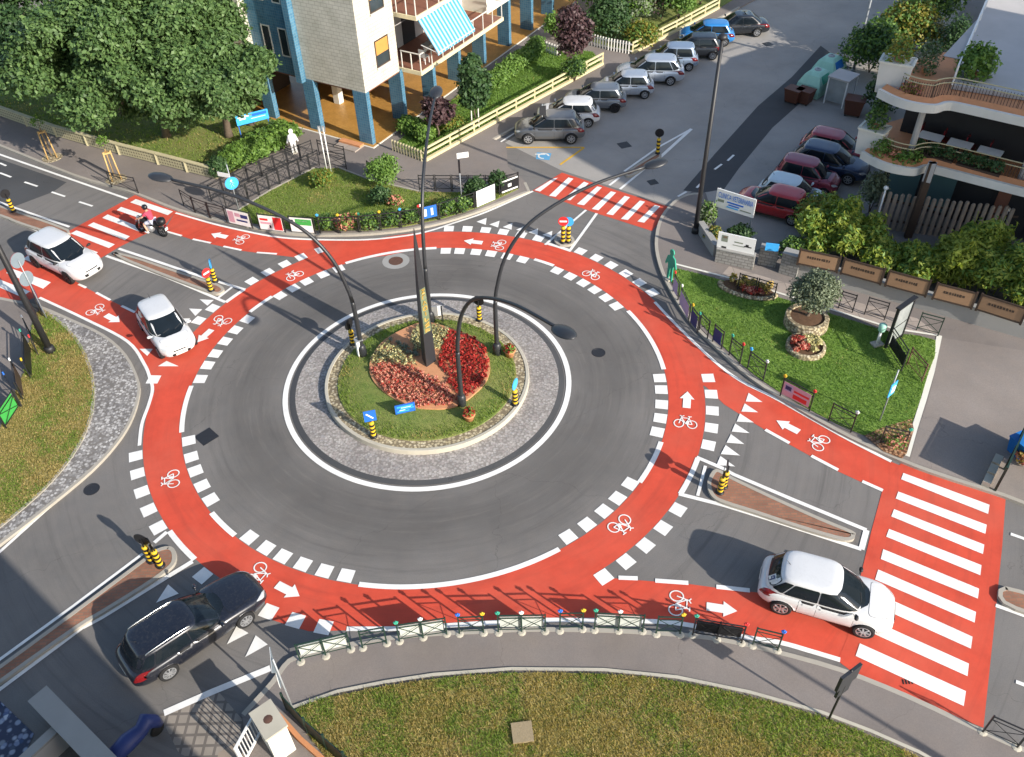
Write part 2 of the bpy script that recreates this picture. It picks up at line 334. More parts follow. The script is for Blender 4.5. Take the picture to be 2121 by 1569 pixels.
class MB:
    def __init__(s): s.v, s.f, s.mi = [], [], []
    def add(s, vs, fs, mi=0):
        o = len(s.v); s.v += [Vector(p) for p in vs]; s.f += [tuple(i + o for i in q) for q in fs]; s.mi += [mi] * len(fs); return s
    def box(s, c, size, rz=0., mi=0, tilt=None):
        x, y, z = (q / 2 for q in size); mt = Matrix.Rotation(rz, 3, 'Z')
        if tilt is not None: mt = mt @ tilt
        vs = [Vector(c) + mt @ Vector((a * x, b * y, d * z)) for a in (-1, 1) for b in (-1, 1) for d in (-1, 1)]
        return s.add(vs, [(0, 1, 3, 2), (4, 6, 7, 5), (0, 4, 5, 1), (2, 3, 7, 6), (0, 2, 6, 4), (1, 5, 7, 3)], mi)
    def bar(s, a, b, wd, ht=None, mi=0):
        """box beam from a to b, wd horizontal, ht the other way"""
        a, b = Vector(a), Vector(b); d = (b - a).normalized(); u = d.cross(Vector((0, 0, 1)))
        u = u.normalized() if u.length > 1e-4 else Vector((1, 0, 0)); w_ = u.cross(d); ht = ht or wd
        q = [u * (i * wd / 2) + w_ * (j * ht / 2) for i, j in ((-1, -1), (1, -1), (1, 1), (-1, 1))]
        return s.add([a + k for k in q] + [b + k for k in q], [(3, 2, 1, 0), (4, 5, 6, 7)] + [(i, (i + 1) % 4, 4 + (i + 1) % 4, 4 + i) for i in range(4)], mi)
    def prism(s, poly, z0, z1, mi=0, mside=None, bottom=False):
        n = len(poly); ar = sum(poly[i][0] * poly[(i + 1) % n][1] - poly[(i + 1) % n][0] * poly[i][1] for i in range(n))
        if ar < 0: poly = poly[::-1]
        vs = [(p_[0], p_[1], z1) for p_ in poly] + [(p_[0], p_[1], z0) for p_ in poly]
        s.add(vs, [tuple(range(n))], mi)
        o = len(s.v) - 2 * n
        s.f += [(o + i, o + n + i, o + n + (i + 1) % n, o + (i + 1) % n) for i in range(n)]; s.mi += [mi if mside is None else mside] * n
        if bottom: s.f.append(tuple(o + n + i for i in range(n))[::-1]); s.mi.append(mi)
        return s
    def tube(s, pts, rad, n=8, mi=0, cap=True):
        pts = [Vector(p_) for p_ in pts]; k = len(pts); rad = rad if isinstance(rad, (list, tuple)) else [rad] * k
        ref = None; vs = []
        for i in range(k):
            d = (pts[min(i + 1, k - 1)] - pts[max(i - 1, 0)]).normalized()
            if ref is None: ref = Vector((1, 0, 0)) if abs(d.x) < .8 else Vector((0, 1, 0))
            u = (ref - d * ref.dot(d)).normalized(); ref = u; w_ = d.cross(u)
            vs += [pts[i] + (u * math.cos(2 * math.pi * j / n) + w_ * math.sin(2 * math.pi * j / n)) * rad[i] for j in range(n)]
        fs = [(i * n + j, i * n + (j + 1) % n, (i + 1) * n + (j + 1) % n, (i + 1) * n + j) for i in range(k - 1) for j in range(n)]
        if cap: fs += [tuple(range(n))[::-1], tuple((k - 1) * n + j for j in range(n))]
        return s.add(vs, fs, mi)
    def lathe(s, prof, n=16, c=(0, 0, 0), mt=None, mi=0, cap=True):
        vs = []
        for r_, z in prof:
            for j in range(n):
                p_ = Vector((r_ * math.cos(2 * math.pi * j / n), r_ * math.sin(2 * math.pi * j / n), z))
                vs.append(Vector(c) + (mt @ p_ if mt else p_))
        k = len(prof); fs = [(i * n + j, i * n + (j + 1) % n, (i + 1) * n + (j + 1) % n, (i + 1) * n + j) for i in range(k - 1) for j in range(n)]
        if cap: fs += [tuple(range(n))[::-1], tuple((k - 1) * n + j for j in range(n))]
        return s.add(vs, fs, mi)
    def sheet(s, poly, mi=0):
        vs = [Vector(p_) for p_ in poly]; n = len(vs)
        ar = sum(vs[i].x * vs[(i + 1) % n].y - vs[(i + 1) % n].x * vs[i].y for i in range(n))
        if ar < 0: vs = vs[::-1]
        return s.add(vs, [tuple(range(n))], mi)
    def ribbon(s, pts, wd, z, mi=0, closed=False, dash=None):
        pts = [Vector((p_[0], p_[1], 0)) for p_ in pts]; k = len(pts); L, Rr = [], []
        for i in range(k):
            if closed: d = pts[(i + 1) % k] - pts[i - 1]
            else: d = pts[min(i + 1, k - 1)] - pts[max(i - 1, 0)]
            d.normalize(); nrm = Vector((-d.y, d.x, 0)) * wd / 2; L.append(pts[i] + nrm); Rr.append(pts[i] - nrm)
        vs = [(p_.x, p_.y, z) for p_ in Rr] + [(p_.x, p_.y, z) for p_ in L]
        rg = range(k if closed else k - 1)
        return s.add(vs, [(i, (i + 1) % k, k + (i + 1) % k, k + i) for i in rg], mi)
    def xf(s, mt): s.v = [mt @ p_ for p_ in s.v]; return s
    def build(s, name, mats, parent=None, smooth=False): return link_mesh(name, s.v, s.f, mats, parent, s.mi, smooth)
def each(name, mats, parent, fns, smooth=False):
    for fn in fns: m_ = MB(); fn(m_); m_.build(name, mats, parent, smooth)
def struct(name, mb, mats, smooth=False): return tag(mb.build(name, mats, None, smooth), kind='structure')
def smooth_line(pts, n=6, closed=False):
    """Catmull-Rom through the surveyed points"""
    pts = [Vector(p_) for p_ in pts]; k = len(pts); out = []
    rg = range(k if closed else k - 1)
    for i in rg:
        g = (lambda j: pts[j % k]) if closed else (lambda j: pts[max(0, min(k - 1, j))])
        a, b, c, d = g(i - 1), g(i), g(i + 1), g(i + 2)
        for q in range(n):
            t = q / n; out.append(.5 * ((2 * b) + (c - a) * t + (2 * a - 5 * b + 4 * c - d) * t * t + (3 * b - a - 3 * c + d) * t ** 3))
    if not closed: out.append(pts[-1])
    return out
def offset_line(pts, d):
    out = []; k = len(pts)
    for i in range(k):
        t = (pts[min(i + 1, k - 1)] - pts[max(i - 1, 0)]); t = Vector((t.x, t.y, 0)).normalized(); out.append(pts[i] + Vector((-t.y, t.x, 0)) * d)
    return out
def arc(c, r_, a0, a1, n=24): return [Vector((c[0] + r_ * math.cos(a0 + (a1 - a0) * i / n), c[1] + r_ * math.sin(a0 + (a1 - a0) * i / n), 0)) for i in range(n + 1)]
FONT_CACHE = {}
def text_mb(txt, size, mb, mt, mi=0, align='CENTER', ex=0.002):
    cu = bpy.data.curves.new('lettering', 'FONT'); cu.body = txt; cu.size = size; cu.align_x = align; cu.align_y = 'CENTER'; cu.extrude = ex; cu.resolution_u = 2
    o = bpy.data.objects.new('lettering', cu); COL.objects.link(o); bpy.context.view_layer.update()
    me = o.evaluated_get(bpy.context.evaluated_depsgraph_get()).to_mesh()
    mb.add([mt @ v.co for v in me.vertices], [tuple(p_.vertices) for p_ in me.polygons], mi)
    o.to_mesh_clear() if hasattr(o, 'to_mesh_clear') else None
    bpy.data.objects.remove(o); bpy.data.curves.remove(cu); return mb
def frame(o, x, z=None):
    """matrix whose local X runs along x, local Y up (world z) and local Z out of the face"""
    x = Vector(x).normalized(); y = Vector(z) if z is not None else Vector((0, 0, 1)); n = x.cross(y).normalized(); y = n.cross(x)
    return Matrix(((x.x, y.x, n.x, o[0]), (x.y, y.y, n.y, o[1]), (x.z, y.z, n.z, o[2]), (0, 0, 0, 1)))
# ------------------------------------------------------------------ foliage
def leaf_cloud(name, blobs, n, size, mat, parent=None, shell=.55, droop=.0, lean=.35, kind=None, aspect=1.7, rough_=.24):
    """many small leaf faces spread through the blobs (centre, radii) with gaps between clumps"""
    wts = np.array([b[1][0] * b[1][1] + b[1][2] * b[1][0] for b in blobs]); wts = wts / wts.sum()
    pick = rng.choice(len(blobs), n, p=wts)
    c = np.array([tuple(b[0]) for b in blobs])[pick]; r_ = np.array([tuple(b[1]) for b in blobs])[pick]
    d = rng.normal(size=(n, 3)); d /= np.linalg.norm(d, axis=1)[:, None]; d[:, 2] = np.where(d[:, 2] < -.55, -d[:, 2], d[:, 2])
    rad = 1 - (1 - shell) * rng.random(n) ** 1.6
    # lumpy surface: clumps and hollows
    fr = np.sin(d[:, 0] * 5.1 + pick) * np.sin(d[:, 1] * 4.7 + pick * 2.1) * np.sin(d[:, 2] * 5.6 + 1.3 * pick)
    f2 = np.sin(d[:, 0] * 11.3 + pick * 1.7) * np.sin(d[:, 2] * 12.1 + pick) * np.sin(d[:, 1] * 10.2 + .6 * pick)
    rad = rad * (1 + rough_ * (.9 * fr + .7 * f2)) + rng.normal(size=n) * .045 + (rng.random(n) < .06) * rng.random(n) * .28 * (rough_ > .1)
    pos = c + d * r_ * rad[:, None]
    nrm = d * (1 - lean) + rng.normal(size=(n, 3)) * .55 + np.array([0, 0, lean]); nrm /= np.linalg.norm(nrm, axis=1)[:, None]
    t = np.cross(nrm, rng.normal(size=(n, 3))); t[:, 2] -= droop; t -= nrm * (t * nrm).sum(1)[:, None]; t /= np.linalg.norm(t, axis=1)[:, None]; b = np.cross(nrm, t)
    s_ = size * (.6 + .8 * rng.random(n))[:, None]
    v = np.stack([pos - t * s_ * aspect * .5, pos + b * s_ * .5 - nrm * s_ * .08, pos + t * s_ * aspect * .5, pos - b * s_ * .5 - nrm * s_ * .08], 1).reshape(-1, 3)
    me = bpy.data.meshes.new(name); me.vertices.add(4 * n); me.vertices.foreach_set('co', v.astype(np.float32).ravel())
    me.loops.add(4 * n); me.loops.foreach_set('vertex_index', np.arange(4 * n, dtype=np.int32)); me.polygons.add(n)
    me.polygons.foreach_set('loop_start', np.arange(0, 4 * n, 4, dtype=np.int32)); me.polygons.foreach_set('loop_total', np.full(n, 4, np.int32))
    mats = mat if isinstance(mat, (list, tuple)) else [mat]
    for q in mats: me.materials.append(MATS[q])
    if len(mats) > 1: me.polygons.foreach_set('material_index', rng.integers(0, len(mats), n).astype(np.int32))
    me.update(calc_edges=True); o = bpy.data.objects.new(name, me); COL.objects.link(o); adopt(o, parent)
    if kind: o['kind'] = kind
    return o
def trunk(parent, h, r0, r1, limbs=4, spread=1.2, lh=1.5, mat='bark', lean=(0, 0)):
    m_ = MB(); pts = [Vector((lean[0] * t * t + .06 * math.sin(5 * t), lean[1] * t * t + .05 * math.cos(4 * t), h * t)) for t in (0, .1, .35, .7, 1)]
    m_.tube(pts, [r0 * 1.35, r0, r0 * .85, (r0 + r1) / 2, r1], 8)
    for i in range(limbs):
        a = 2 * math.pi * i / limbs + random.random(); t0 = .62 + .33 * random.random(); b = Vector((lean[0] * t0 * t0, lean[1] * t0 * t0, h * t0))
        e = b + Vector((math.cos(a) * spread, math.sin(a) * spread, lh * (.7 + .6 * random.random())))
        m_.tube([b, (b + e) / 2 + Vector((0, 0, .15)), e], [r1 * .9, r1 * .6, r1 * .22], 6)
    return m_.build('trunk', mat, parent, True)
def tree(name, label, cat, base, h, cr_, n, size, mat, trunk_h, r0, group=None, blobs=None, nb=9, flat=.8, droop=.1, limbs=5, cz=None):
    t = thing(name, label, cat, base, 0, group); trunk(t, trunk_h, r0, r0 * .5, limbs, cr_ * .5, (h - trunk_h) * .5)
    if blobs is None:
        blobs = []; zc = cz or (trunk_h * .8 + h) / 2; rz = (h - trunk_h * .8) / 2
        for i in range(nb):
            a = 2 * math.pi * i / nb * 1.618 * 2; q = .62 * math.sqrt((i + .5) / nb); z = zc + rz * .55 * (random.random() * 2 - 1) * (1 - q * .6)
            rr = cr_ * (.42 + .18 * random.random()); blobs.append(((math.cos(a) * q * cr_, math.sin(a) * q * cr_, z), (rr, rr, rr * flat)))
    leaf_cloud('crown', blobs, n, size, mat, t, droop=droop); return t
def bush(name, label, cat, base, rx, ry, rz, n, size, mat, group=None, nb=5, droop=.1, stem=True):
    t = thing(name, label, cat, base, 0, group); bl = []
    for i in range(nb):
        a = i * 2.4; q = .5 * math.sqrt(i / nb); s_ = .52 + .25 * random.random()
        bl.append(((math.cos(a) * q * rx, math.sin(a) * q * ry, rz * (.52 + .3 * random.random() - .2 * q)), (rx * s_, ry * s_, rz * .5)))
    leaf_cloud('foliage', bl, n, size, mat, t, droop=droop)
    if stem:
        m_ = MB()
        for i in range(4):
            a = i * 1.7; m_.tube([(0, 0, -.03), (math.cos(a) * rx * .25, math.sin(a) * ry * .25, rz * .55)], [.035, .015], 5)
        m_.build('stem', 'bark', t)
    return t
def in_poly(x, y, poly):
    c = False; n = len(poly); j = n - 1
    for i in range(n):
        a, b = poly[i], poly[j]
        if (a[1] > y) != (b[1] > y) and x < (b[0] - a[0]) * (y - a[1]) / (b[1] - a[1]) + a[0]: c = not c
        j = i
    return c
def sample_poly(poly, n):
    xs = [p_[0] for p_ in poly]; ys = [p_[1] for p_ in poly]; out = []; x0, x1, y0, y1 = min(xs), max(xs), min(ys), max(ys); tries = 0
    px = np.array(xs); py = np.array(ys)
    while len(out) < n and tries < 40:
        X = x0 + (x1 - x0) * rng.random(n); Y = y0 + (y1 - y0) * rng.random(n); ins = np.zeros(n, bool); j = len(xs) - 1
        for i in range(len(xs)):
            cnd = (py[i] > Y) != (py[j] > Y); den = (py[j] - py[i]) if py[j] != py[i] else 1e-9
            ins ^= cnd & (X < (px[j] - px[i]) * (Y - py[i]) / den + px[i]); j = i
        out += list(zip(X[ins], Y[ins])); tries += 1
    return np.array(out[:n])
def grass_stuff(name, poly, z, n, h, wd, mats, label, cat='grass', wts=None, clump=0):
    p_ = sample_poly(poly, n); n = len(p_); pos = np.c_[p_, np.full(n, z)]
    a = rng.random(n) * 6.283; dr = np.stack([np.cos(a), np.sin(a), np.zeros(n)], 1); hh = h * (.4 + 1.0 * rng.random(n))
    tip = pos + np.c_[rng.normal(size=(n, 2)) * h * .55, hh]
    ww = (wd * (.6 + .8 * rng.random(n)))[:, None]
    v = np.stack([pos - dr * ww / 2, pos + dr * ww / 2, tip], 1).reshape(-1, 3)
    me = bpy.data.meshes.new(name); me.vertices.add(3 * n); me.vertices.foreach_set('co', v.astype(np.float32).ravel())
    me.loops.add(3 * n); me.loops.foreach_set('vertex_index', np.arange(3 * n, dtype=np.int32)); me.polygons.add(n)
    me.polygons.foreach_set('loop_start', np.arange(0, 3 * n, 3, dtype=np.int32)); me.polygons.foreach_set('loop_total', np.full(n, 3, np.int32))
    for q in mats: me.materials.append(MATS[q])
    if len(mats) > 1:
        nz = np.array([noise.noise(Vector((x * .55, y * .55, 3.1))) + .5 * noise.noise(Vector((x * 2.1, y * 2.1, 1))) for x, y in p_]) + rng.normal(size=n) * .22
        me.polygons.foreach_set('material_index', (nz > (0 if wts is None else wts)).astype(np.int32))
    me.update(calc_edges=True); o = bpy.data.objects.new(name, me); COL.objects.link(o); return tag(o, label, cat, kind='stuff')
# ------------------------------------------------------------------ ground, kerbs, paint
KZ = .12
g = MB(); g.sheet([(-900, -500, 0), (900, -500, 0), (900, 1200, 0), (-900, 1200, 0)]); struct('road', g, 'asphalt')
FAR_NE, FAR_NW = [(60, 190, 0)], [(-160, 190, 0), (-160, 60, 0)]
kerbs = []                                                     # lines that get a stone kerb
def pave(name, pts, mat='pavement_asphalt', z=KZ):
    m_ = MB(); m_.prism([(p_[0], p_[1]) for p_ in pts], -.02, z); return struct(name, m_, mat)
def kerb(name, line, w_=.16, z=KZ + .006, side=1):
    m_ = MB(); a = [Vector((p_[0], p_[1], 0)) for p_ in line]; b = offset_line(a, w_ * side); o = offset_line(a, -.004 * side); k = len(a)
    for i in range(k - 1):
        A, B, C_, D = o[i], o[i + 1], b[i + 1], b[i]
        m_.add([(A.x, A.y, -.01), (B.x, B.y, -.01), (B.x, B.y, z), (A.x, A.y, z), (C_.x, C_.y, z), (D.x, D.y, z), (D.x, D.y, z - .1), (C_.x, C_.y, z - .1)], [(0, 1, 2, 3), (3, 2, 4, 5), (5, 4, 7, 6)])
    return struct(name, m_, 'kerb_stone')
# block A: corner of the left road and the parking street
kA = smooth_line(PL([(-260, 210), (-80, 274), (0, 303), (152, 364), (234, 387), (281, 402), (368, 436), (459, 458), (530, 473), (587, 483), (640, 487), (700, 487), (760, 485), (839, 477), (918, 461), (998, 436), (1050, 415), (1098, 396)], KZ), 3)
kA2 = PL([(1098, 396), (1090, 378), (1052, 345), (1048, 298)], KZ)
fA = [P(880, 335, KZ), P(1250, 132, KZ), P(1490, 15, KZ)]
dF = (fA[2] - fA[0]).normalized(); nF = Vector((dF.y, -dF.x, 0))
kA3 = [fA[0] + nF * 1.25 + dF * 4.6, fA[2] + nF * 1.25 + dF * 1, fA[2] + nF * 1.0 + dF * 60]
pave('pavement', kA + kA2[1:] + kA3 + [Vector((10, 190, 0))] + [Vector((-190, 190, 0)), Vector((-190, 120, 0))])
kerb('kerb', kA + kA2[1:2]); kerb('kerb', kA3[:2])
# block B: garden corner on the right with the drive
kB = smooth_line(PL([(1456, 400), (1425, 402), (1395, 417), (1368, 450), (1357, 492), (1360, 533), (1379, 585), (1428, 665), (1497, 734), (1556, 785), (1650, 846), (1760, 907), (1872, 958), (1960, 990), (2060, 1022), (2125, 1046), (2400, 1150)], KZ), 3)
pave('pavement', kB + [P(2900, 1150, KZ), Vector((75, 25, 0)), P(2121, 640, KZ), P(1650, 545, KZ), P(1478, 500, KZ), P(1466, 430, KZ)])
kerb('kerb', kB)
# block C: bottom pavement
kC = smooth_line(PL([(500, 1478), (560, 1412), (596, 1366), (640, 1352), (700, 1336), (800, 1318), (900, 1309), (1000, 1304), (1100, 1300), (1250, 1302), (1400, 1310), (1500, 1322), (1600, 1344), (1740, 1383), (1880, 1438), (2034, 1510), (2125, 1550), (2400, 1665)], KZ), 3)
pave('pavement', kC + [P(2900, 2400, KZ), P(700, 2600, KZ), P(540, 1700, KZ)])
kerb('kerb', kC, side=-1)
# block D: left corner with cobbles and dry lawn
kD = smooth_line(PL([(-260, 600), (-60, 608), (30, 622), (84, 634), (150, 662), (215, 693), (262, 735), (288, 790), (286, 830), (270, 875), (240, 921), (190, 975), (110, 1042), (0, 1128), (-200, 1275)], KZ), 3)
pave('pavement', kD + [P(-900, 1275, KZ), P(-900, 600, KZ)])
kerb('kerb', kD, side=-1)
cob = smooth_line(PL([(84, 640), (150, 667), (213, 698), (258, 739), (283, 791), (281, 829), (265, 873), (236, 918), (187, 970), (108, 1037), (0, 1120), (-100, 1198)], .128), 3)
cobi = smooth_line(PL([(86, 640), (118, 660), (150, 690), (175, 727), (193, 775), (197, 820), (190, 867), (168, 920), (130, 975), (78, 1030), (0, 1095), (-100, 1170)], .128), 3)
m_ = MB(); k = len(cob)
m_.add([(p_.x, p_.y, .128) for p_ in cob + cobi], [(i, i + 1, k + i + 1, k + i) for i in range(k - 1)]); struct('cobbled_strip', m_, 'cobbles_pale')
lawnD = cobi + PL([(-140, 1160), (-90, 1080), (-5, 900), (25, 830), (50, 770), (62, 700), (70, 655)], .15)
m_ = MB(); m_.prism([(p_.x, p_.y) for p_ in lawnD], .1, .15); struct('lawn', m_, 'lawn_dry')
kerb('kerb', cobi, .12, .165, side=-1)
grass_stuff('grass', [(p_.x, p_.y) for p_ in lawnD], .15, 34000, .07, .035, ['leaf_grassgreen', 'leaf_grassdry'], 'dry yellowish grass on the left verge beside the cobbles', wts=-.12)
# lawns of block A
lawnA = PL([(478, 447), (560, 396), (652, 349), (700, 349), (760, 372), (810, 385), (868, 398), (1040, 399), (1074, 391), (1040, 407), (998, 427), (918, 452), (839, 469), (760, 477), (686, 478), (590, 474), (500, 458)], .15)
m_ = MB(); m_.prism([(p_.x, p_.y) for p_ in lawnA], .1, .15); struct('lawn', m_, 'lawn_green')
grass_stuff('grass', [(p_.x, p_.y) for p_ in lawnA], .15, 22000, .06, .04, ['leaf_grassgreen', 'leaf_grassdry'], 'green grass of the small triangular lawn behind the banners', wts=.35)
kerb('kerb', PL([(478, 447), (560, 396), (652, 349)], KZ), .1, .17); kerb('kerb', PL([(700, 349), (760, 372), (810, 385), (868, 398)], KZ), .1, .17)
lawnL = PL([(-300, 130), (0, 234), (150, 288), (300, 328), (470, 362), (612, 276), (570, 250), (500, 215), (300, 95), (60, 40), (-300, 20)], .16)
m_ = MB(); m_.prism([(p_.x, p_.y) for p_ in lawnL], .1, .16); struct('lawn', m_, 'lawn_green')
grass_stuff('grass', [(p_.x, p_.y) for p_ in lawnL], .16, 26000, .09, .06, ['leaf_grassgreen', 'leaf_grassdry'], 'shaded grass under the big trees behind the cream fence', wts=.3)
lawnR = PL([(818, 300), (880, 330), (1245, 131), (1228, 108), (1132, 97), (1055, 132), (960, 190), (880, 245)], .16)
m_ = MB(); m_.prism([(p_.x, p_.y) for p_ in lawnR], .1, .16); struct('lawn', m_, 'lawn_bright')
grass_stuff('grass', [(p_.x, p_.y) for p_ in lawnR], .16, 22000, .09, .06, ['leaf_hedge', 'leaf_grassdry'], 'lush grass between the apartment block and the yellow fence', wts=.8)
lawnF = PL([(1225, 88), (1310, 110), (1488, 17), (1560, -25), (1400, -60), (1230, 10)], .16)
m_ = MB(); m_.prism([(p_.x, p_.y) for p_ in lawnF], .1, .16); struct('lawn', m_, 'lawn_green')
# garden lawn of block B
lawnB = smooth_line(PL([(1388, 566), (1399, 556), (1504, 583), (1600, 612), (1740, 656), (1850, 690), (1938, 705), (1922, 775), (1905, 830), (1885, 885), (1860, 925), (1800, 905), (1740, 880), (1655, 836), (1565, 778), (1505, 724), (1440, 657), (1400, 600)], .15), 2, True)
m_ = MB(); m_.prism([(p_.x, p_.y) for p_ in lawnB], .1, .15); struct('lawn', m_, 'lawn_bright')
grass_stuff('grass', [(p_.x, p_.y) for p_ in lawnB], .15, 30000, .06, .035, ['leaf_hedge', 'leaf_grassdry'], 'bright mown grass of the corner garden with the olive tree', wts=.9)
m_ = MB(); m_.ribbon(PL([(1399, 552), (1504, 579), (1600, 608), (1740, 652), (1850, 686), (1942, 700)]), .12, KZ + .02); struct('kerb', m_, 'pale_render')
m_ = MB(); m_.ribbon(PL([(1944, 700), (1928, 775), (1912, 830), (1893, 890), (1876, 950)]), .22, KZ + .02); struct('kerb', m_, 'pale_render')
m_ = MB(); m_.sheet(PL([(1790, 902), (1830, 885), (1888, 868), (1893, 890), (1878, 940), (1868, 950), (1830, 935)], .156)); struct('bark_bed', m_, 'bark_chips')
m_ = MB(); m_.sheet(PL([(1510, 552), (1640, 590), (1760, 622), (1900, 660), (1940, 690), (1850, 683), (1740, 649), (1600, 605), (1490, 575)], KZ + .004)); struct('path', m_, 'pavers_pale')
drive = PL([(1950, 700), (2400, 770), (2500, 1120), (2125, 1038), (2060, 1016), (1884, 955), (1900, 895), (1920, 835), (1935, 778)], KZ + .004)
m_ = MB(); m_.sheet(drive); struct('driveway', m_, 'drive_asphalt')
# bottom lawn
lawnC = smooth_line(PL([(612, 1470), (700, 1441), (800, 1421), (900, 1406), (1060, 1394), (1250, 1396), (1400, 1411), (1550, 1442), (1700, 1484), (1800, 1522), (1900, 1566), (1960, 1600), (2100, 1700), (1300, 1800), (800, 1760), (690, 1590)], .16), 2, True)
m_ = MB(); m_.prism([(p_.x, p_.y) for p_ in lawnC], .1, .16); struct('lawn', m_, 'lawn_dry')
grass_stuff('grass', [(p_.x, p_.y) for p_ in lawnC], .16, 90000, .085, .028, ['leaf_grassgreen', 'leaf_grassdry'], 'patchy half dry grass along the bottom pavement', wts=-.02)
m_ = MB(); m_.ribbon(PL([(604, 1472), (700, 1438), (800, 1418), (900, 1403), (1060, 1391), (1250, 1393), (1400, 1408), (1550, 1439), (1700, 1481), (1800, 1519), (1900, 1563), (1960, 1597)]), .11, KZ + .05); struct('kerb', m_, 'concrete_pale')
m_ = MB(); m_.box(P(1082, 1518, .19), (.62, .62, .12), .1); tag(m_.build('turf_cover', 'soil_patch'), 'square brown bare cover set in the bottom lawn', 'cover')
# newer dark asphalt strips
m_ = MB(); m_.sheet(PL([(1415, 395), (1480, 320), (1570, 220), (1640, 160), (1700, 95), (1760, 140), (1690, 185), (1600, 265), (1530, 350), (1500, 392), (1455, 400)], .002)); struct('road_patch', m_, 'asphalt_new')
m_ = MB(); m_.sheet(PL([(-200, 282), (0, 330), (138, 378), (110, 398), (30, 428), (-60, 405), (-200, 360)], .002)); struct('road_patch', m_, 'asphalt_new')
m_ = MB(); m_.sheet(PL([(1046, 296), (1160, 352), (1392, 428), (1440, 392), (1462, 400), (1482, 470), (1560, 520), (1800, 440), (1900, 200), (2000, 0), (2100, -120), (1700, -330), (1490, -100), (1500, 12), (1300, 130)], .0012)); struct('street', m_, 'street_asphalt')
# ---- splitter islands
def island(name, pts, mat='brick_paver', z=.12):
    line = smooth_line(PL(pts, z), 3, True); ln = line + [line[0]]
    ar = sum(ln[i].x * ln[i + 1].y - ln[i + 1].x * ln[i].y for i in range(len(line))); s_ = 1 if ar > 0 else -1
    inner = offset_line(ln, .14 * s_)[:-1]; m_ = MB(); m_.prism([(p_.x, p_.y) for p_ in inner], 0, z); struct(name, m_, mat); kerb('kerb', ln, .14, z + .012, s_)
island('traffic_island', [(238, 523), (285, 534), (330, 549), (420, 579), (452, 589), (464, 598), (459, 606), (446, 609), (425, 603), (370, 583), (300, 556), (250, 535)])
island('traffic_island', [(-120, 388), (0, 426), (30, 436), (142, 476), (120, 487), (90, 480), (30, 460), (0, 448), (-120, 412)])
island('traffic_island', [(1468, 990), (1484, 972), (1520, 990), (1600, 1028), (1700, 1073), (1765, 1100), (1771, 1110), (1764, 1119), (1735, 1117), (1650, 1092), (1560, 1062), (1500, 1043), (1476, 1030), (1466, 1010)])
island('traffic_island', [(350, 1132), (363, 1141), (363, 1164), (345, 1184), (300, 1216), (210, 1272), (160, 1302), (0, 1416), (-150, 1530), (-150, 1484), (0, 1378), (150, 1268), (300, 1156), (325, 1138)])
island('traffic_island', [(1150, 490), (1163, 484), (1182, 488), (1190, 498), (1182, 507), (1160, 508), (1149, 500)], 'cobbles_pale')
island('traffic_island', [(1298, 356), (1352, 322), (1366, 318), (1370, 325), (1356, 335), (1308, 364)])
island('traffic_island', [(2082, 1215), (2200, 1255), (2300, 1300), (2300, 1330), (2180, 1290), (2078, 1250)])
# ---- red cycle lanes
RI, RO = 10.22, 11.72
ringc = (-3.63, 27.42)
m_ = MB(); a = arc(ringc, RI, 0, 2 * math.pi, 160)[:-1]; b = arc(ringc, RO, 0, 2 * math.pi, 160)[:-1]; k = 160
m_.add([(p_.x, p_.y, .004) for p_ in a + b], [(i, k + i, k + (i + 1) % k, (i + 1) % k) for i in range(k)]); struct('red_cycle_lane', m_, 'red_paint')
def red(pts, z): q = MB(); q.sheet(PL(pts, z)); struct('red_cycle_lane', q, 'red_paint')
red([(364, 438), (439, 462), (512, 480), (578, 492), (657, 498), (700, 499), (760, 498), (839, 490), (889, 481), (885, 512), (800, 530), (760, 535), (700, 551), (640, 541), (615, 534), (574, 529), (500, 520), (437, 506), (399, 497), (340, 478)], .006)
red([(280, 404), (365, 438), (342, 466), (298, 487), (245, 513), (209, 535), (165, 562), (112, 592), (60, 622), (30, 622), (-60, 606), (-200, 590), (-200, 560), (-60, 575), (0, 562), (128, 487)], .008)
red([(30, 618), (120, 560), (179, 597), (229, 623), (280, 648), (330, 680), (400, 720), (440, 700), (400, 760), (380, 830), (318, 809), (312, 790), (300, 757), (265, 709), (177, 662), (83, 618)], .010)
red([(552, 1281), (600, 1296), (640, 1308), (720, 1306), (820, 1304), (920, 1298), (1034, 1291), (1130, 1286.5), (1235, 1287), (1361, 1289.5), (1434, 1298), (1543, 1321), (1616, 1333), (1680, 1351), (1740, 1369), (1775, 1380), (1830, 1262), (1790, 1255), (1700, 1243), (1553, 1226), (1484, 1218), (1426, 1210), (1357, 1205), (1281, 1199), (1240, 1196), (1160, 1145), (1036, 1194), (878, 1222), (739, 1215), (625, 1190), (548, 1240)], .006)
red([(1356, 627), (1400, 674), (1477, 747), (1534, 790), (1600, 823), (1676, 867), (1760, 913), (1846, 957), (1890, 975), (1850, 1030), (1828, 1019), (1736, 977), (1635, 921), (1560, 876), (1500, 838), (1463, 802), (1440, 790), (1380, 750), (1330, 650)], .008)
red([(1866, 960), (1960, 992), (2083, 1034), (2076, 1130), (2060, 1290), (2037, 1508), (1900, 1452), (1760, 1388), (1735, 1369), (1755, 1320), (1781, 1200), (1805, 1100), (1828, 1015)], .010)
red([(1103, 395), (1164, 358), (1275, 394), (1386, 429), (1351, 479), (1232, 441)], .008)
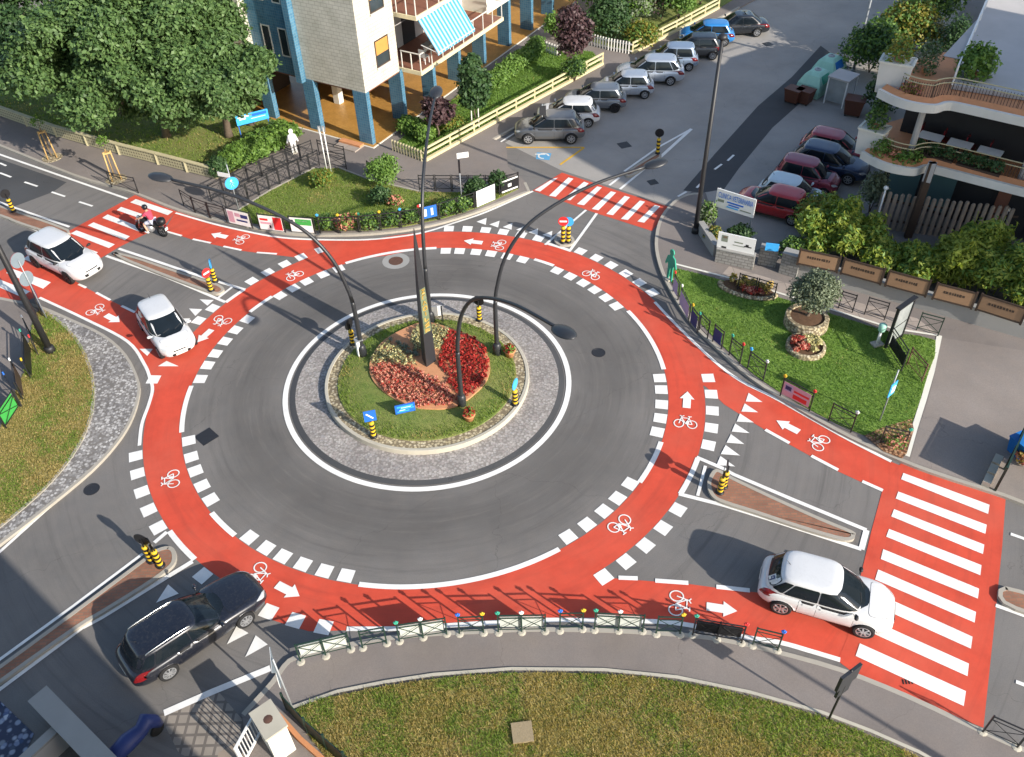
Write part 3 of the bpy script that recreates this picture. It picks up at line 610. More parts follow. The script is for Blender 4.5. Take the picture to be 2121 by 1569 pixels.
# ---- white markings
W_ = MB(); ZW0 = .014; _zk = [0]
class _Z(float): pass
def zn(): _zk[0] += 1; return ZW0 + 5e-5 * _zk[0]
def wl(pts, w_=.14): W_.ribbon(PL(pts), w_, zn())
def wd(*segs, w_=.13):
    for a, b in segs: W_.ribbon(PL([a, b]), w_, zn())
def wq(*quads):
    for q in quads: W_.sheet(PL(q, zn()))
def sq(pts, outer, rad=.52, tan=.52):
    for px, py in pts:
        p_ = P(px, py); a0 = math.atan2(p_.y - ringc[1], p_.x - ringc[0]); r0 = (RO + .02) if outer else RI - .02 - rad; da = tan / 2 / (r0 + rad / 2)
        zz = zn(); A = [(ringc[0] + r_ * math.cos(a_), ringc[1] + r_ * math.sin(a_), zz) for r_, a_ in ((r0, a0 - da), (r0 + rad, a0 - da), (r0 + rad, a0 + da), (r0, a0 + da))]
        W_.sheet(A)
sq([(1460, 784), (1467.7, 817), (1470, 851), (1469, 886.5), (1462.8, 922), (1399.4, 1054), (1370.3, 1092.3), (1335, 1129), (1295, 1162.4), (1249.5, 1194.6), (929, 480), (966.5, 480.6), (1003.6, 483), (1039.8, 487), (1075.8, 492.5), (1111.5, 499.4),
    (1197, 526), (1229, 540), (1260, 554), (1290.5, 570.7), (1319, 588.5), (1346.7, 608.3), (523, 584), (557, 566), (591.5, 549), (626, 535.4), (665.7, 520), (443, 640), (415, 665.7), (325, 787), (280, 946), (284.4, 982), (290.8, 1021), (305, 1058.5), (324, 1095.7),
    (415, 1197.6), (552, 1275), (609, 1292), (669.7, 1302)], True)
sq([(1368, 784), (1372, 808), (1374, 839), (1371.7, 867.7), (1364.4, 896.4), (1305.3, 1003), (1279.6, 1033), (1252, 1060.4), (1217.4, 1088.7), (1178, 1114), (923.4, 519.8), (952, 520.6), (986.3, 522), (1017.4, 525.5), (1050, 531.7), (1082.8, 538.4),
    (1154, 560.8), (1182, 572.7), (1208.3, 587), (1233, 600.4), (1257, 616.6), (1278.6, 634), (575, 610.3), (603.4, 594.5), (632, 581), (666.7, 566), (700, 554.9), (508, 660.8), (485.5, 683.6), (464.4, 707.3), (444, 733), (429, 757.4), (412.9, 786),
    (389, 914.3), (393.5, 948.5), (401, 977.6), (414.9, 1008.7), (432, 1038), (513.3, 1117), (548, 1139.6), (582.6, 1157.8), (625, 1174), (670.3, 1187.7), (715.8, 1196.4)], False)
def ang(q): p_ = P(*q); return math.atan2(p_.y - ringc[1], p_.x - ringc[0])
def rarc(a, b, r_, w_=.2):
    a0, a1 = ang(a), ang(b)
    while a1 < a0 - math.pi: a1 += 2 * math.pi
    while a1 > a0 + math.pi: a1 -= 2 * math.pi
    W_.ribbon(arc(ringc, r_, a0, a1, 30), w_, zn())
for a, b in (((397, 800), (374, 897)), ((435, 1065), (487, 1110)), ((743, 1212), (1159, 1139)), ((1325, 1000), (1368, 916)), ((1375, 766), (1300, 645)), ((1104, 541), (1145, 553)), ((717, 548), (904, 517)), ((515, 646), (562, 614))): rarc(a, b, RI - .02)
for a, b in (((507, 601), (467, 627)), ((1129, 507), (1178, 524)), ((1442, 949), (1406, 1023)), ((346, 1104), (398, 1164))): rarc(a, b, RO + .03, .2)
W_.ribbon(arc(CEN, 6.05, 0, 2 * math.pi, 128)[:-1], .22, zn(), closed=True)
wl([(-260, 232), (-60, 300), (0, 321), (264, 413)], .15)
wd(((0, 338.6), (13, 344.5)), ((0, 359), (23.5, 368)), ((51, 378), (78, 387)), ((107, 398.7), (135, 408)), ((164, 419), (192, 428)), ((-60, 336), (-34, 346)))
wl([(-120, 376), (0, 420), (30, 431), (144, 471)]); wl([(-120, 398), (0, 447), (80, 479.5), (130, 499)])
wl([(246, 516), (340, 547.5), (419, 574.7), (508, 601)], .16); wl([(220, 531), (340, 573), (400, 598), (467, 627)], .16); wl([(482.6, 594.5), (451, 619)], .13)
wd(((162.7, 589.6), (178.8, 597)), ((199.4, 607), (228.7, 622.7)), ((252, 634.5), (280, 648)), ((346, 480.6), (376.6, 489.5)), ((399.4, 496.4), (437, 504.4)), ((462.8, 511.3), (500.4, 519.2)), ((532, 524), (573.7, 527)))
W_.ribbon(smooth_line(PL([(363.8, 442), (439, 463.8), (512, 480.6), (577.6, 492.5), (656.8, 497.4), (760, 497.4), (839, 489.5), (888.7, 479.6), (940, 463), (1007.5, 440), (1104, 397)]), 5), .13, zn())
W_.ribbon(smooth_line(PL([(82, 617.5), (176, 661.5), (264, 708), (299, 755), (311, 785), (316, 808), (308, 840), (294, 880), (289, 924)]), 5), .14, zn())
W_.ribbon(smooth_line(PL([(718, 1303.5), (820, 1303), (920, 1297), (1034, 1290), (1130, 1285.5), (1235, 1286), (1361, 1288.5), (1434.5, 1297), (1543, 1320.6), (1616, 1332), (1680, 1350), (1740, 1368)]), 4), .17, zn())
wd(((1281, 1197.6), (1320.8, 1199)), ((1357, 1203.6), (1425.7, 1208.5)), ((1483.6, 1216.4), (1553, 1224)), w_=.17)
W_.ribbon(smooth_line(PL([(1356, 626.5), (1400, 673), (1477, 747), (1534, 790), (1600, 823), (1676, 866), (1760, 913), (1846, 957)]), 4), .14, zn())
wd(((1585, 891), (1634.9, 918.8)), ((1680.3, 945.2), (1736, 974.5)), ((1785.8, 998), (1828.4, 1017)), w_=.15)
wl([(1442.6, 948), (1498, 971.7), (1520, 984), (1640, 1035), (1794.6, 1099)], .16); wl([(1794.6, 1099), (1784, 1139)], .2); wl([(1406, 1024), (1500, 1048), (1600, 1079), (1784, 1138.7)], .16); wl([(1461, 966), (1445, 1028)], .12)
wl([(1214, 436), (1129, 508)], .13); wl([(1236, 443), (1179, 522)], .15)
wl([(1293, 356), (1365, 305), (1432, 268)], .14); wl([(1366, 328), (1432, 268)], .2); wd(((1262, 385), (1283, 369)), ((1284, 393), (1337, 349)), w_=.14)
wl([(399, 1164), (340, 1200), (210.7, 1279.7), (172.6, 1300)], .18); wl([(172.6, 1300), (0, 1429), (-150, 1545)], .14); wl([(346, 1103), (320, 1125)], .16); wl([(296, 1148), (150, 1258), (0, 1367), (-150, 1470)], .12)
wl([(114, 1041), (0, 1144), (-150, 1270)], .13)
wl([(957, 343), (1010, 312), (1072, 273)], .12); wl([(560, 1385), (440, 1434), (340, 1478)], .22)
wd(((1404, 408), (1422, 398)), ((1480, 352), (1495, 341)), ((1507, 334), (1520, 322)), ((1443, 390), (1452, 381)), ((2093, 1107), (2135, 1122)), ((2104, 1413), (2125, 1421)), w_=.13); wl([(2062, 1255), (2140, 1283)], .14)
reg_ = reg(0, 0, 1)
wq([(281.4, 412.8), (269.7, 419.6), (347.4, 446), (358.3, 438.6)], [(250.7, 429), (241.9, 435.7), (320, 463), (331, 456)], [(222.8, 444.5), (211.7, 451.8), (288.8, 480.3), (298, 474)], [(193.5, 461), (181.8, 467.4), (258.6, 497.9), (269, 490)],
   [(158.3, 477.6), (146.6, 484), (225.7, 514.3), (238, 506.6)], [(122, 494), (110, 501), (190, 531), (203, 523)], [(22, 556), (13, 566), (89.4, 598.4), (105.5, 585.2)], [(-14, 574), (-28, 584), (45, 616), (62, 604)], [(60, 528), (48, 537), (128, 568), (142, 558)])
wq(*[[(1871, 980), (1866.5, 993), (2046.8, 1065), (2049.7, 1046)], [(1860.6, 1018.5), (1855.3, 1033), (2041, 1106), (2043.8, 1087.4)], [(1851.8, 1055), (1846, 1070), (2036, 1148), (2038.8, 1128.5)], [(1841.5, 1096), (1835.7, 1112), (2030.6, 1192), (2033, 1171)],
     [(1829.4, 1137.8), (1824.4, 1158.3), (2025.5, 1240.3), (2028, 1219.8)], [(1819, 1180), (1812.7, 1200.8), (2018.8, 1290), (2021.7, 1268)], [(1809, 1226), (1803, 1250), (2011, 1344), (2014.4, 1319.3)], [(1795.7, 1280), (1789.9, 1304), (2004, 1401), (2007, 1375)], [(1781, 1333), (1772.3, 1359), (1996.3, 1463), (2000.7, 1432)]])
z3 = reg(1000, 0, 3.411)
wq(z3((365, 1345), (405, 1355), (530, 1258), (500, 1262)), z3((605, 1255), (640, 1265), (515, 1392), (468, 1384)), z3((715, 1285), (748, 1297), (618, 1417), (570, 1408)), z3((808, 1318), (842, 1326), (715, 1452), (665, 1443)), z3((905, 1353), (942, 1362), (817, 1487), (770, 1478)),
   z3((1002, 1385), (1040, 1395), (920, 1522), (873, 1513)), z3((1110, 1418), (1147, 1427), (1025, 1556), (975, 1548)), z3((1215, 1450), (1253, 1460), (1140, 1575), (1092, 1566)))
z4 = reg(1300, 740, 5.05)
wq(z4((1265, 375), (1235, 465), (1410, 470)), z4((1225, 485), (1190, 570), (1365, 578)), z4((1175, 590), (1140, 675), (1320, 685)), z4((1125, 695), (1088, 780), (1275, 795)), z4((1080, 805), (1035, 895), (1220, 910)), z4((1025, 920), (975, 1015), (1175, 1030)), z4((970, 1035), (930, 1130), (1125, 1145)))
z7 = reg(760, 440, 5.05)
wq(z7((1145, 100), (1252, 60), (1243, 132)), z7((1280, 128), (1387, 90), (1372, 160)), z7((1420, 155), (1522, 112), (1512, 183)), z7((1560, 183), (1658, 140), (1650, 212)), z7((1690, 210), (1790, 170), (1785, 240)), z7((1835, 237), (1940, 195), (1930, 268)))
wq([(413.4, 620.4), (442.7, 622), (429.5, 633.6)], [(391.4, 639.5), (419, 641), (404.6, 655)], [(368, 660), (394, 660), (381, 674.6)], [(288.8, 723), (316.6, 723), (305, 737.7)], [(327, 759), (370, 759), (345, 748)], [(344, 681), (370, 682), (357, 696)])
zb = reg(0, 1110, 3.418)
wq(zb((1190, 345), (1265, 410), (1105, 475)), zb((1675, 640), (1760, 690), (1605, 770)), zb((1810, 705), (1895, 770), (1735, 860)))
# bike symbols and arrows, drawn in their own little frames
def symbol(px, py, tx, ty, s_=1.0, arrow=None):
    """pictogram at (px,py) whose top points towards pixel (tx,ty)"""
    c = P(px, py); d = (P(tx, ty) - c).normalized(); rt = Vector((d.y, -d.x, 0)); s_ *= .80; zz = zn()
    L_ = lambda x, y: (c.x + rt.x * x * s_ + d.x * y * s_, c.y + rt.y * x * s_ + d.y * y * s_)
    for wx in (-.33, .33): W_.ribbon([L_(wx + .24 * math.cos(a), -.22 + .27 * math.sin(a)) for a in [i * math.pi / 8 for i in range(16)]], .045, zz, closed=True)
    for k_, seg in enumerate(([(-.33, -.22), (-.2, .28)], [(-.22, .2), (.16, .2)], [(.02, -.22), (.2, .3)], [(.33, -.22), (.16, .2)], [(-.22, .2), (.02, -.22)], [(.33, -.22), (.02, -.22)], [(-.3, .36), (-.2, .28)], [(-.2, .28), (-.08, .36)], [(.1, .32), (.3, .32)])):
        W_.ribbon([L_(*q) for q in seg], .042, zz + .0006 * (k_ + 1))
    if s_ > .6: W_.sheet([(*L_(x, y), zz + .008) for x, y in ((.0, -.2), (.16, -.2), (.2, -.02), (.04, -.02))])
    if arrow:
        c2 = P(*arrow); za = zn(); q = lambda x, y: (c2.x + rt.x * x + d.x * y, c2.y + rt.y * x + d.y * y, za)
        W_.sheet([q(-.16, -.5), (q(.16, -.5)), q(.16, .05), q(.3, .05), q(0, .5), q(-.3, .05), q(-.16, .05)])
symbol(1420, 873, 1423, 820, 1.0, (1423, 829)); symbol(1290, 1092, 1345, 1140, 1.05); symbol(1412, 1252, 1500, 1266, 1.05, (1495, 1262)); symbol(537, 1193, 625, 1238, 1.05, (597, 1224))
symbol(350, 995, 285, 1010, 1.0); symbol(457, 668, 405, 715, 1.0, (424, 697)); symbol(607, 570, 575, 548, 1.0); symbol(497, 496, 440, 484, 1.0, (454, 489)); symbol(1030, 508, 960, 500, 1.0, (980, 502))
symbol(1228, 568, 1262, 540, 1.0); symbol(1692, 915, 1620, 878, 1.0, (1631, 884)); symbol(202, 645, 255, 672, 1.0, (234, 661))
struct('road_marking', W_, 'white_paint')
m_ = MB(); m_.ribbon(PL([(1040, 306), (1210, 306)]), .13, .012); m_.ribbon(PL([(1210, 306.5), (1160, 342)]), .13, .0125); struct('bay_marking', m_, 'yellow_paint')
m_ = MB(); m_.sheet(PL([(1112, 316), (1142, 318), (1138, 332), (1110, 330)], .010)); struct('bay_symbol', m_, 'blue_paint')
m_ = MB(); c = P(1126, 324); m_.ribbon([(c.x + .3 * math.cos(a), c.y + .3 * math.sin(a)) for a in [i * math.pi / 8 for i in range(13)]], .1, .014); m_.ribbon([(c.x - .5, c.y + .25), (c.x + .1, c.y + .2)], .12, .0145); struct('bay_symbol', m_, 'white_paint_worn')
# manhole covers and gratings
def cover(px, py, r_, label, square=False, ringr=0):
    c = P(px, py); m_ = MB()
    if square: m_.box((c.x, c.y, .004), (r_ * 2, r_ * 2, .02), R(45) if square == 2 else R(20))
    else: m_.lathe([(r_, -.01), (r_, .014), (r_ * .86, .016), (r_ * .84, .010), (.01, .010)], 24, (c.x, c.y, 0), cap=False)
    o = tag(m_.build('manhole_cover', 'black_iron' if not ringr else 'rust_iron'), label, 'manhole cover', 'manhole covers in the roads')
    if ringr:
        q = MB(); q.ribbon(arc(c, (r_ + ringr) / 2 + .01, 0, 2 * math.pi, 24)[:-1], ringr - r_, .003, closed=True); q.build('collar', 'concrete', o)
cover(428, 905, .36, 'dark square iron cover beside the white squares left of the roundabout', 2)
cover(820, 541, .36, 'rusty round manhole with pale concrete collar in the far ring lane', ringr=.68)
cover(1240, 731, .30, 'round dark manhole in the ring lane to the right of the arched lamp head')
cover(1590, 1385, .33, 'round manhole in the shaded bottom pavement near the last railing')
cover(1293, 301, .34, 'square grating in the shaded street beside the parked grey car', True)
cover(1352, 378, .26, 'small square grating between the far zebra and the dark asphalt strip', True)
cover(1590, 72 + 20, .3, 'worn square cover in the sunny patch of the upper street', True)
m_ = MB(); c = P(1880, 1413)
for i in range(4): m_.box((c.x - .14 + .09 * i, c.y, .018), (.04, .16, .008), R(-8))
tag(m_.build('drain_grate', 'trim_black'), 'small slotted drain at the edge of the big zebra crossing', 'drain')
cover(190, 1014, .3, 'round cover beside the pale cobbles at the left verge')
# ------------------------------------------------------------------ central island
def ann(name, r0, r1, z0, z1, mat, n=96):
    m_ = MB(); a, b = arc(CEN, r0, 0, 2 * math.pi, n)[:-1], arc(CEN, r1, 0, 2 * math.pi, n)[:-1]
    m_.add([(p_.x, p_.y, z0) for p_ in a] + [(p_.x, p_.y, z1) for p_ in b], [(i, n + i, n + (i + 1) % n, (i + 1) % n) for i in range(n)]); return struct(name, m_, mat)
ann('cobbled_apron', 4.33, 5.62, .10, .05, 'cobbles'); ann('gutter', 5.62, 5.86, .05, .012, 'asphalt_new')
m_ = MB(); m_.lathe([(4.37, .09), (4.36, .30), (4.34, .315), (4.22, .315), (4.21, .29)], 96, (CEN.x, CEN.y, 0), cap=False); struct('island_kerb', m_, 'concrete_pale')
ann('pebble_border', 3.80, 4.215, .30, .285, 'pebble_cream')
m_ = MB(); m_.lathe([(3.82, .26), (3.80, .325), (3.4, .36), (2.8, .40), (.01, .46)], 96, (CEN.x, CEN.y, 0), cap=False); struct('lawn', m_, 'lawn_green')
grass_stuff('grass', arc(CEN, 3.78, 0, 2 * math.pi, 40)[:-1], .34, 16000, .10, .035, ['leaf_grassgreen', 'leaf_grassdry'], 'green grass ring round the flower bed of the roundabout', wts=.4)
BED = smooth_line(PL([(765, 765), (772, 735), (795, 706), (832, 684), (880, 668), (940, 683), (990, 705), (1014, 748), (1010, 785), (985, 815), (945, 842), (900, 848), (850, 842), (805, 820), (775, 792)], .45), 3, True)
m_ = MB(); m_.prism([(p_.x, p_.y) for p_ in BED], .3, .475); struct('flower_bed_soil', m_, 'terracotta_soil')
def bedding(name, poly, mats, label, step=.21, r_=.10, h=.17, z=.47, per=34, size=.052, rowdir=None):
    pts = [(p_.x, p_.y) for p_ in PL(poly, z)] if not hasattr(poly[0], 'z') else [(p_.x, p_.y) for p_ in poly]
    xs = [p_[0] for p_ in pts]; ys = [p_[1] for p_ in pts]; bl = []; i = 0; y = min(ys)
    while y < max(ys):
        x = min(xs) + (step / 2 if i % 2 else 0)
        while x < max(xs):
            X, Y = x + random.uniform(-.04, .04), y + random.uniform(-.04, .04)
            if in_poly(X, Y, pts): q = r_ * random.uniform(.8, 1.2); bl.append(((X, Y, z + h * .45), (q, q, h * random.uniform(.45, .7))))
            x += step
        y += step * .9; i += 1
    o = leaf_cloud(name, bl, per * len(bl), size, mats, shell=.2, droop=-.2, lean=.5, kind='stuff', aspect=1.9)
    return tag(o, label, 'flowers')
bedding('red_flowers', [(932, 684), (972, 696), (1003, 718), (1013, 755), (1004, 790), (966, 828), (950, 834), (935, 800), (913, 762), (906, 742), (916, 728)], ['flower_red'], 'deep red bedding plants on the right half of the roundabout bed')
bedding('pink_flowers', [(766, 768), (790, 754), (830, 758), (862, 765), (885, 778), (905, 785), (925, 800), (945, 832), (940, 838), (900, 846), (850, 840), (806, 818), (778, 792)], ['flower_pink', 'flower_pink', 'flower_pink', 'flower_red'], 'pink and dull red bedding plants at the front of the roundabout bed')
bedding('cream_flowers', [(767, 760), (776, 735), (794, 712), (806, 706), (826, 725), (852, 744), (866, 756), (840, 757), (800, 752)], ['flower_cream', 'flower_cream', 'leaf_olive'], 'cream bedding plants on the left side of the roundabout bed', r_=.13, h=.22)
bedding('cream_flowers', [(858, 684), (880, 670), (930, 684), (914, 722), (900, 730), (866, 728), (852, 716)], ['flower_cream', 'flower_cream', 'leaf_olive'], 'cream bedding plants behind the dark obelisk', r_=.13, h=.24)
bedding('silver_flowers', [(806, 703), (822, 706), (866, 730), (872, 744), (856, 744), (828, 724)], ['flower_silver', 'leaf_olive'], 'silvery grey bedding plants left of the obelisk base', r_=.11, h=.14)
# obelisk
A, B, C_ = P(874.5, 745, .42), P(884, 763, .42), P(904, 749.5, .42); D = A + C_ - B; oc = (A + C_) / 2
ob = thing('obelisk', 'tall thin dark grey four sided obelisk with yellow lettering in the flower bed', 'obelisk', (oc.x, oc.y, .4))
m_ = MB(); b4 = [q - Vector((oc.x, oc.y, .4)) for q in (A, B, C_, D)]; tipz = up((884, 755), (850, 480), .4) - .4
lv = [(0, 1), (.3, .86), (.6, .62), (.85, .33), (1, .05)]
vs = [Vector((q.x * s_, q.y * s_, tipz * t_ - .06 * (t_ == 0))) for t_, s_ in lv for q in b4]
m_.add(vs, [(i * 4 + j, i * 4 + (j + 1) % 4, i * 4 + 4 + (j + 1) % 4, i * 4 + 4 + j) for i in range(4) for j in range(4)] + [(16, 17, 18, 19)]); m_.build('shaft', 'pole_grey', ob)
n = len(lv)
def onface(t_, f, off):
    s_ = np.interp(t_, [q[0] for q in lv], [q[1] for q in lv]); a, b = b4[1] * s_, b4[2] * s_; nn = (b4[2] - b4[1]).cross(Vector((0, 0, 1))).normalized()
    p_ = a.lerp(b, f) + nn * off; return Vector((p_.x, p_.y, tipz * t_))
m_ = MB()
for i in range(8): t0, t1 = .27 + .041 * i, .27 + .041 * (i + 1) - .0; m_.add([onface(t0, .1, .012), onface(t0, .9, .012), onface(t1, .9, .012), onface(t1, .1, .012)], [(0, 1, 2, 3)])
m_.build('inscription_panel', 'leaf_olive', ob)
m_ = MB()
gly = [[(.25, .1, .25, .9), (.25, .9, .75, .5), (.25, .5, .75, .1)], [(.2, .5, .8, .9), (.2, .1, .8, .5), (.8, .1, .2, .1)], [(.3, .1, .3, .9), (.3, .1, .8, .3)], [(.5, .1, .5, .9)], [(.25, .1, .75, .1), (.75, .1, .75, .9), (.75, .9, .25, .9), (.25, .9, .25, .1)], [(.25, .1, .5, .9), (.5, .9, .75, .1)], [(.3, .1, .3, .9), (.3, .9, .7, .9)], [(.25, .9, .75, .9), (.75, .9, .25, .1), (.25, .1, .75, .1)]]
for i, gl in enumerate(gly):
    for x0, y0, x1, y1 in gl:
        t0 = .275 + .041 * i; m_.bar(onface(t0 + .031 * y0, .1 + .8 * x0, .03), onface(t0 + .031 * y1, .1 + .8 * x1, .03), .05, .03)
m_.build('lettering', 'flower_yellow', ob)
# arched street lamps
LAMPB = []
def lamp(base, head, label):
    B = P(*base, .3); h3 = P(*head, 8.4); d = Vector((h3.x - B.x, h3.y - B.y, 0)); O = d.length; k_ = O / 6.7; a = math.atan2(d.y, d.x)
    t = thing('street_lamp', label, 'street lamp', (B.x, B.y, .3), a, 'arched street lamps on the roundabout')
    pth = [(0, -.05), (0, 1), (0, 2.3), (.03, 3.0), (.13, 3.7), (.5, 5.0), (1.3, 6.2), (2.5, 7.0), (4.2, 7.65)]
    pts = smooth_line([Vector((o * k_, 0, z)) for o, z in pth] + [Vector((O - .35, 0, 8.02))], 4)
    n = len(pts); i1 = 12; m_ = MB(); m_.tube(pts[:i1 + 1], [.11 - .02 * i / i1 for i in range(i1 + 1)], 10); m_.build('pole', 'pole_grey', t, True)
    m_ = MB(); m_.tube(pts[i1:], [.088 - .030 * i / (n - i1) for i in range(n - i1)], 8); m_.build('arm', 'pole_grey', t, True)
    m_ = MB(); m_.lathe([(.19, -.06), (.19, .5), (.15, .62), (.115, .66)], 12); m_.build('sleeve', 'pole_grey', t, True)
    mt = Matrix.Translation((O, 0, 8.06)) @ Matrix.Rotation(R(-8), 4, 'Y') @ Matrix.Diagonal((.52, .30, .13, 1))
    m_ = MB(); m_.lathe([(.02, 1), (.45, .9), (.8, .58), (.97, .2), (1, 0), (.97, -.12)], 16); m_.xf(mt); h_ = m_.build('lamp_head', 'pole_grey', t, True)
    m_ = MB(); m_.lathe([(.94, -.14), (.7, -.45), (.02, -.6)], 16, cap=False); m_.xf(mt); m_.build('diffuser', 'pale_glass', h_, True)
lamp((957, 842), (1168, 686), 'arched dark street lamp at the front of the island, head over the right lane')
lamp((752, 738), (332, 366), 'arched dark street lamp left of the flower bed, arm over the left exit')
lamp((893, 668), (903, 190), 'dark street lamp behind the obelisk, arm pointing away to the apartment block')
lamp((1030, 735), (1358, 338), 'arched dark street lamp right of the red flowers, arm towards the far zebra')
# striped bollards
def bollard(px, z0, h, label, head, group, face=None, hc=None, lean=0):
    p_ = P(*px, z0); az = math.atan2(-p_.y, -p_.x) if face is None else face
    t = thing('striped_bollard', label, 'bollard', (p_.x, p_.y, z0), az, group)
    m_ = MB(); nb = 8; bh = h / nb
    for i in range(nb): m_.lathe([(.105, bh * i), (.115, bh * (i + .5)), (.105, bh * (i + 1))], 14, mi=i % 2, cap=i in (0, nb - 1))
    m_.build('post', ['black_plastic', 'yellow_plastic'], t, True)
    m_ = MB(); m_.lathe([(.16, -.02), (.16, .04), (.12, .06)], 14); m_.build('foot', 'black_plastic', t, True)
    if head:
        kind, mat, r_ = head; m_ = MB(); m_.tube([(-.03, 0, h - .02), (-.03, 0, h + .1 + r_)], .03, 6); m_.build('stem', 'black_plastic', t)
        mt = Matrix.Translation((.02, 0, h + .08 + r_)) @ Matrix.Rotation(R(90), 4, 'Y')
        if kind == 'disc':
            m_ = MB(); m_.lathe([(r_, -.012), (r_, .012)], 24); m_.xf(mt); d_ = m_.build('sign_disc', mat, t)
            m_ = MB()
            if mat == 'red_sign': m_.box((.036, 0, h + .08 + r_), (.004, r_ * 1.4, r_ * .36))
            elif mat == 'blue_sign': c0 = Vector((.036, 0, h + .08 + r_)); m_.bar(c0 + Vector((0, -r_ * .5, r_ * .5)), c0 + Vector((0, r_ * .45, -r_ * .45)), .006, r_ * .22); m_.bar(c0 + Vector((.002, r_ * .5, -r_ * .5)), c0 + Vector((.002, r_ * .5, r_ * .1)), .006, r_ * .2); m_.bar(c0 + Vector((.004, r_ * .5, -r_ * .5)), c0 + Vector((.004, -r_ * .1, -r_ * .5)), .006, r_ * .2)
            if m_.v: m_.build('symbol', 'white_plastic', d_)
        else:
            m_ = MB(); m_.box((.02, 0, h + .08 + r_), (.02, r_ * 1.7, r_ * 2)); d_ = m_.build('sign_plate', mat, t)
            m_ = MB(); c0 = Vector((.033, 0, h + .08 + r_)); m_.bar(c0 + Vector((0, -r_ * .5, r_ * .5)), c0 + Vector((0, r_ * .4, -r_ * .5)), .006, r_ * .22); m_.build('symbol', 'white_plastic', d_)
    return t
BG = 'yellow and black striped bollards on the islands'
bollard((774, 904), .3, .80, 'striped bollard with blue arrow plate at the front left of the central island', ('plate', 'blue_sign', .28), BG)
bollard((1067, 838), .3, .80, 'striped bollard with pale blue arrow disc at the right edge of the central island', ('disc', 'sky_sign', .26), BG, face=R(-25))
bollard((731, 712), .3, .75, 'striped bollard with its dark sign back beside the left arched lamp', ('disc', 'black_plastic', .26), BG, face=R(150))
bollard((993, 663), .3, .75, 'striped bollard with dark round sign back at the far edge of the central island', ('disc', 'black_plastic', .26), BG, face=R(70))
bollard((438, 602), .13, .72, 'striped bollard with red no entry disc on the left splitter island', ('disc', 'red_sign', .25), BG, face=R(-35))
bollard((446, 583), .13, .72, 'striped bollard with slim blue arrow sign beside the no entry bollard', ('disc', 'sky_sign', .25), BG, face=R(10))
bollard((1166, 503), .13, .95, 'striped bollard with red no entry disc at the far splitter island', ('disc', 'red_sign', .26), BG, face=R(-95))
bollard((1177, 502), .13, .90, 'striped bollard with blue arrow disc at the far splitter island', ('disc', 'sky_sign', .26), BG, face=R(-100))
bollard((1362, 318), .13, .95, 'striped bollard with black sign back at the far tip of the narrow island', ('disc', 'black_plastic', .26), BG, face=R(80))
bollard((1491, 1020), .13, .80, 'striped bollard with thin edge-on sign at the nose of the right splitter island', ('disc', 'black_plastic', .25), BG, face=R(160))
bollard((1499, 1008), .13, .80, 'striped bollard just behind the one at the nose of the right splitter island', ('disc', 'black_plastic', .25), BG, face=R(170))
bollard((314, 1162), .13, .85, 'striped bollard with black round sign back on the brick strip at bottom left', ('disc', 'black_plastic', .28), BG, face=R(75))
bollard((333, 1172), .13, .85, 'striped bollard with black round sign back nearest the black estate car', ('disc', 'black_plastic', .28), BG, face=R(40))
bollard((28, 438), .13, .75, 'striped bollard with dark sign back at the far left splitter island', ('disc', 'black_plastic', .26), BG, face=R(140))
# small signs and pots on the island
def board(name, label, cat, px, z0, wdt, h, zb, face, mat, legs=True, lines=None, legmat='black_iron', group=None, frame_=False):
    p_ = P(*px, z0); t = thing(name, label, cat, (p_.x, p_.y, z0), face, group)
    m_ = MB(); m_.box((0, 0, zb + h / 2), (.04, wdt, h)); bd = m_.build('panel', mat, t)
    if lines:
        for mt_, rows in lines:
            m_ = MB()
            for (x0, y0, x1, y1) in rows: m_.box((.024, (x0 + x1 - 1) * wdt / 2, zb + h * (1 - (y0 + y1) / 2)), (.005, (x1 - x0) * wdt, (y1 - y0) * h))
            m_.build('print', mt_, bd)
    if legs:
        for s_ in (-1, 1): m_ = MB(); m_.box((-.04, s_ * wdt * .46, (zb + h) / 2 - .02), (.04, .05, zb + h + .06)); m_.build('leg', legmat, t)
    return t
board('garden_sign', 'small blue sign board at the front edge of the pink flowers', 'sign', (841, 860), .33, .82, .46, .16, R(-75), 'blue_sign', lines=[('sky_sign', [(.1, .15, .9, .32), (.25, .42, .95, .56), (.1, .7, .7, .82)]), ('white_plastic', [(.3, .33, .8, .38), (.2, .6, .5, .66)])])
board('notice_board', 'white framed notice board at the foot of the far lamp', 'notice board', (902, 667), .33, .75, .55, .35, R(95), 'white_plastic')
p_ = P(748, 737, .33); t = thing('meter_cabinet', 'small white cabinet at the foot of the left arched lamp', 'cabinet', (p_.x, p_.y, .33), .5)
m_ = MB(); m_.box((0, 0, .45), (.28, .22, .9)); m_.build('case', 'white_plastic', t); m_ = MB(); m_.box((0, 0, .92), (.34, .28, .05)); m_.build('lid', 'galvanised', t)
def pot(px, label, z0=.33, s_=1., mats=('flower_red', 'leaf_hedge')):
    p_ = P(*px, z0); t = thing('plant_pot', label, 'plant pot', (p_.x, p_.y, z0)); m_ = MB(); m_.lathe([(.16 * s_, -.02), (.24 * s_, .3 * s_), (.27 * s_, .32 * s_), (.26 * s_, .36 * s_), (.2 * s_, .33 * s_)], 14); m_.build('pot', 'terracotta', t, True)
    leaf_cloud('plant', [((0, 0, .45 * s_), (.24 * s_, .24 * s_, .18 * s_))], 160, .09, list(mats), t); return t
pot((972, 870), 'terracotta pot of reddish plants near the foot of the front lamp'); pot((1056, 738), 'terracotta pot of plants at the right rim of the central island')
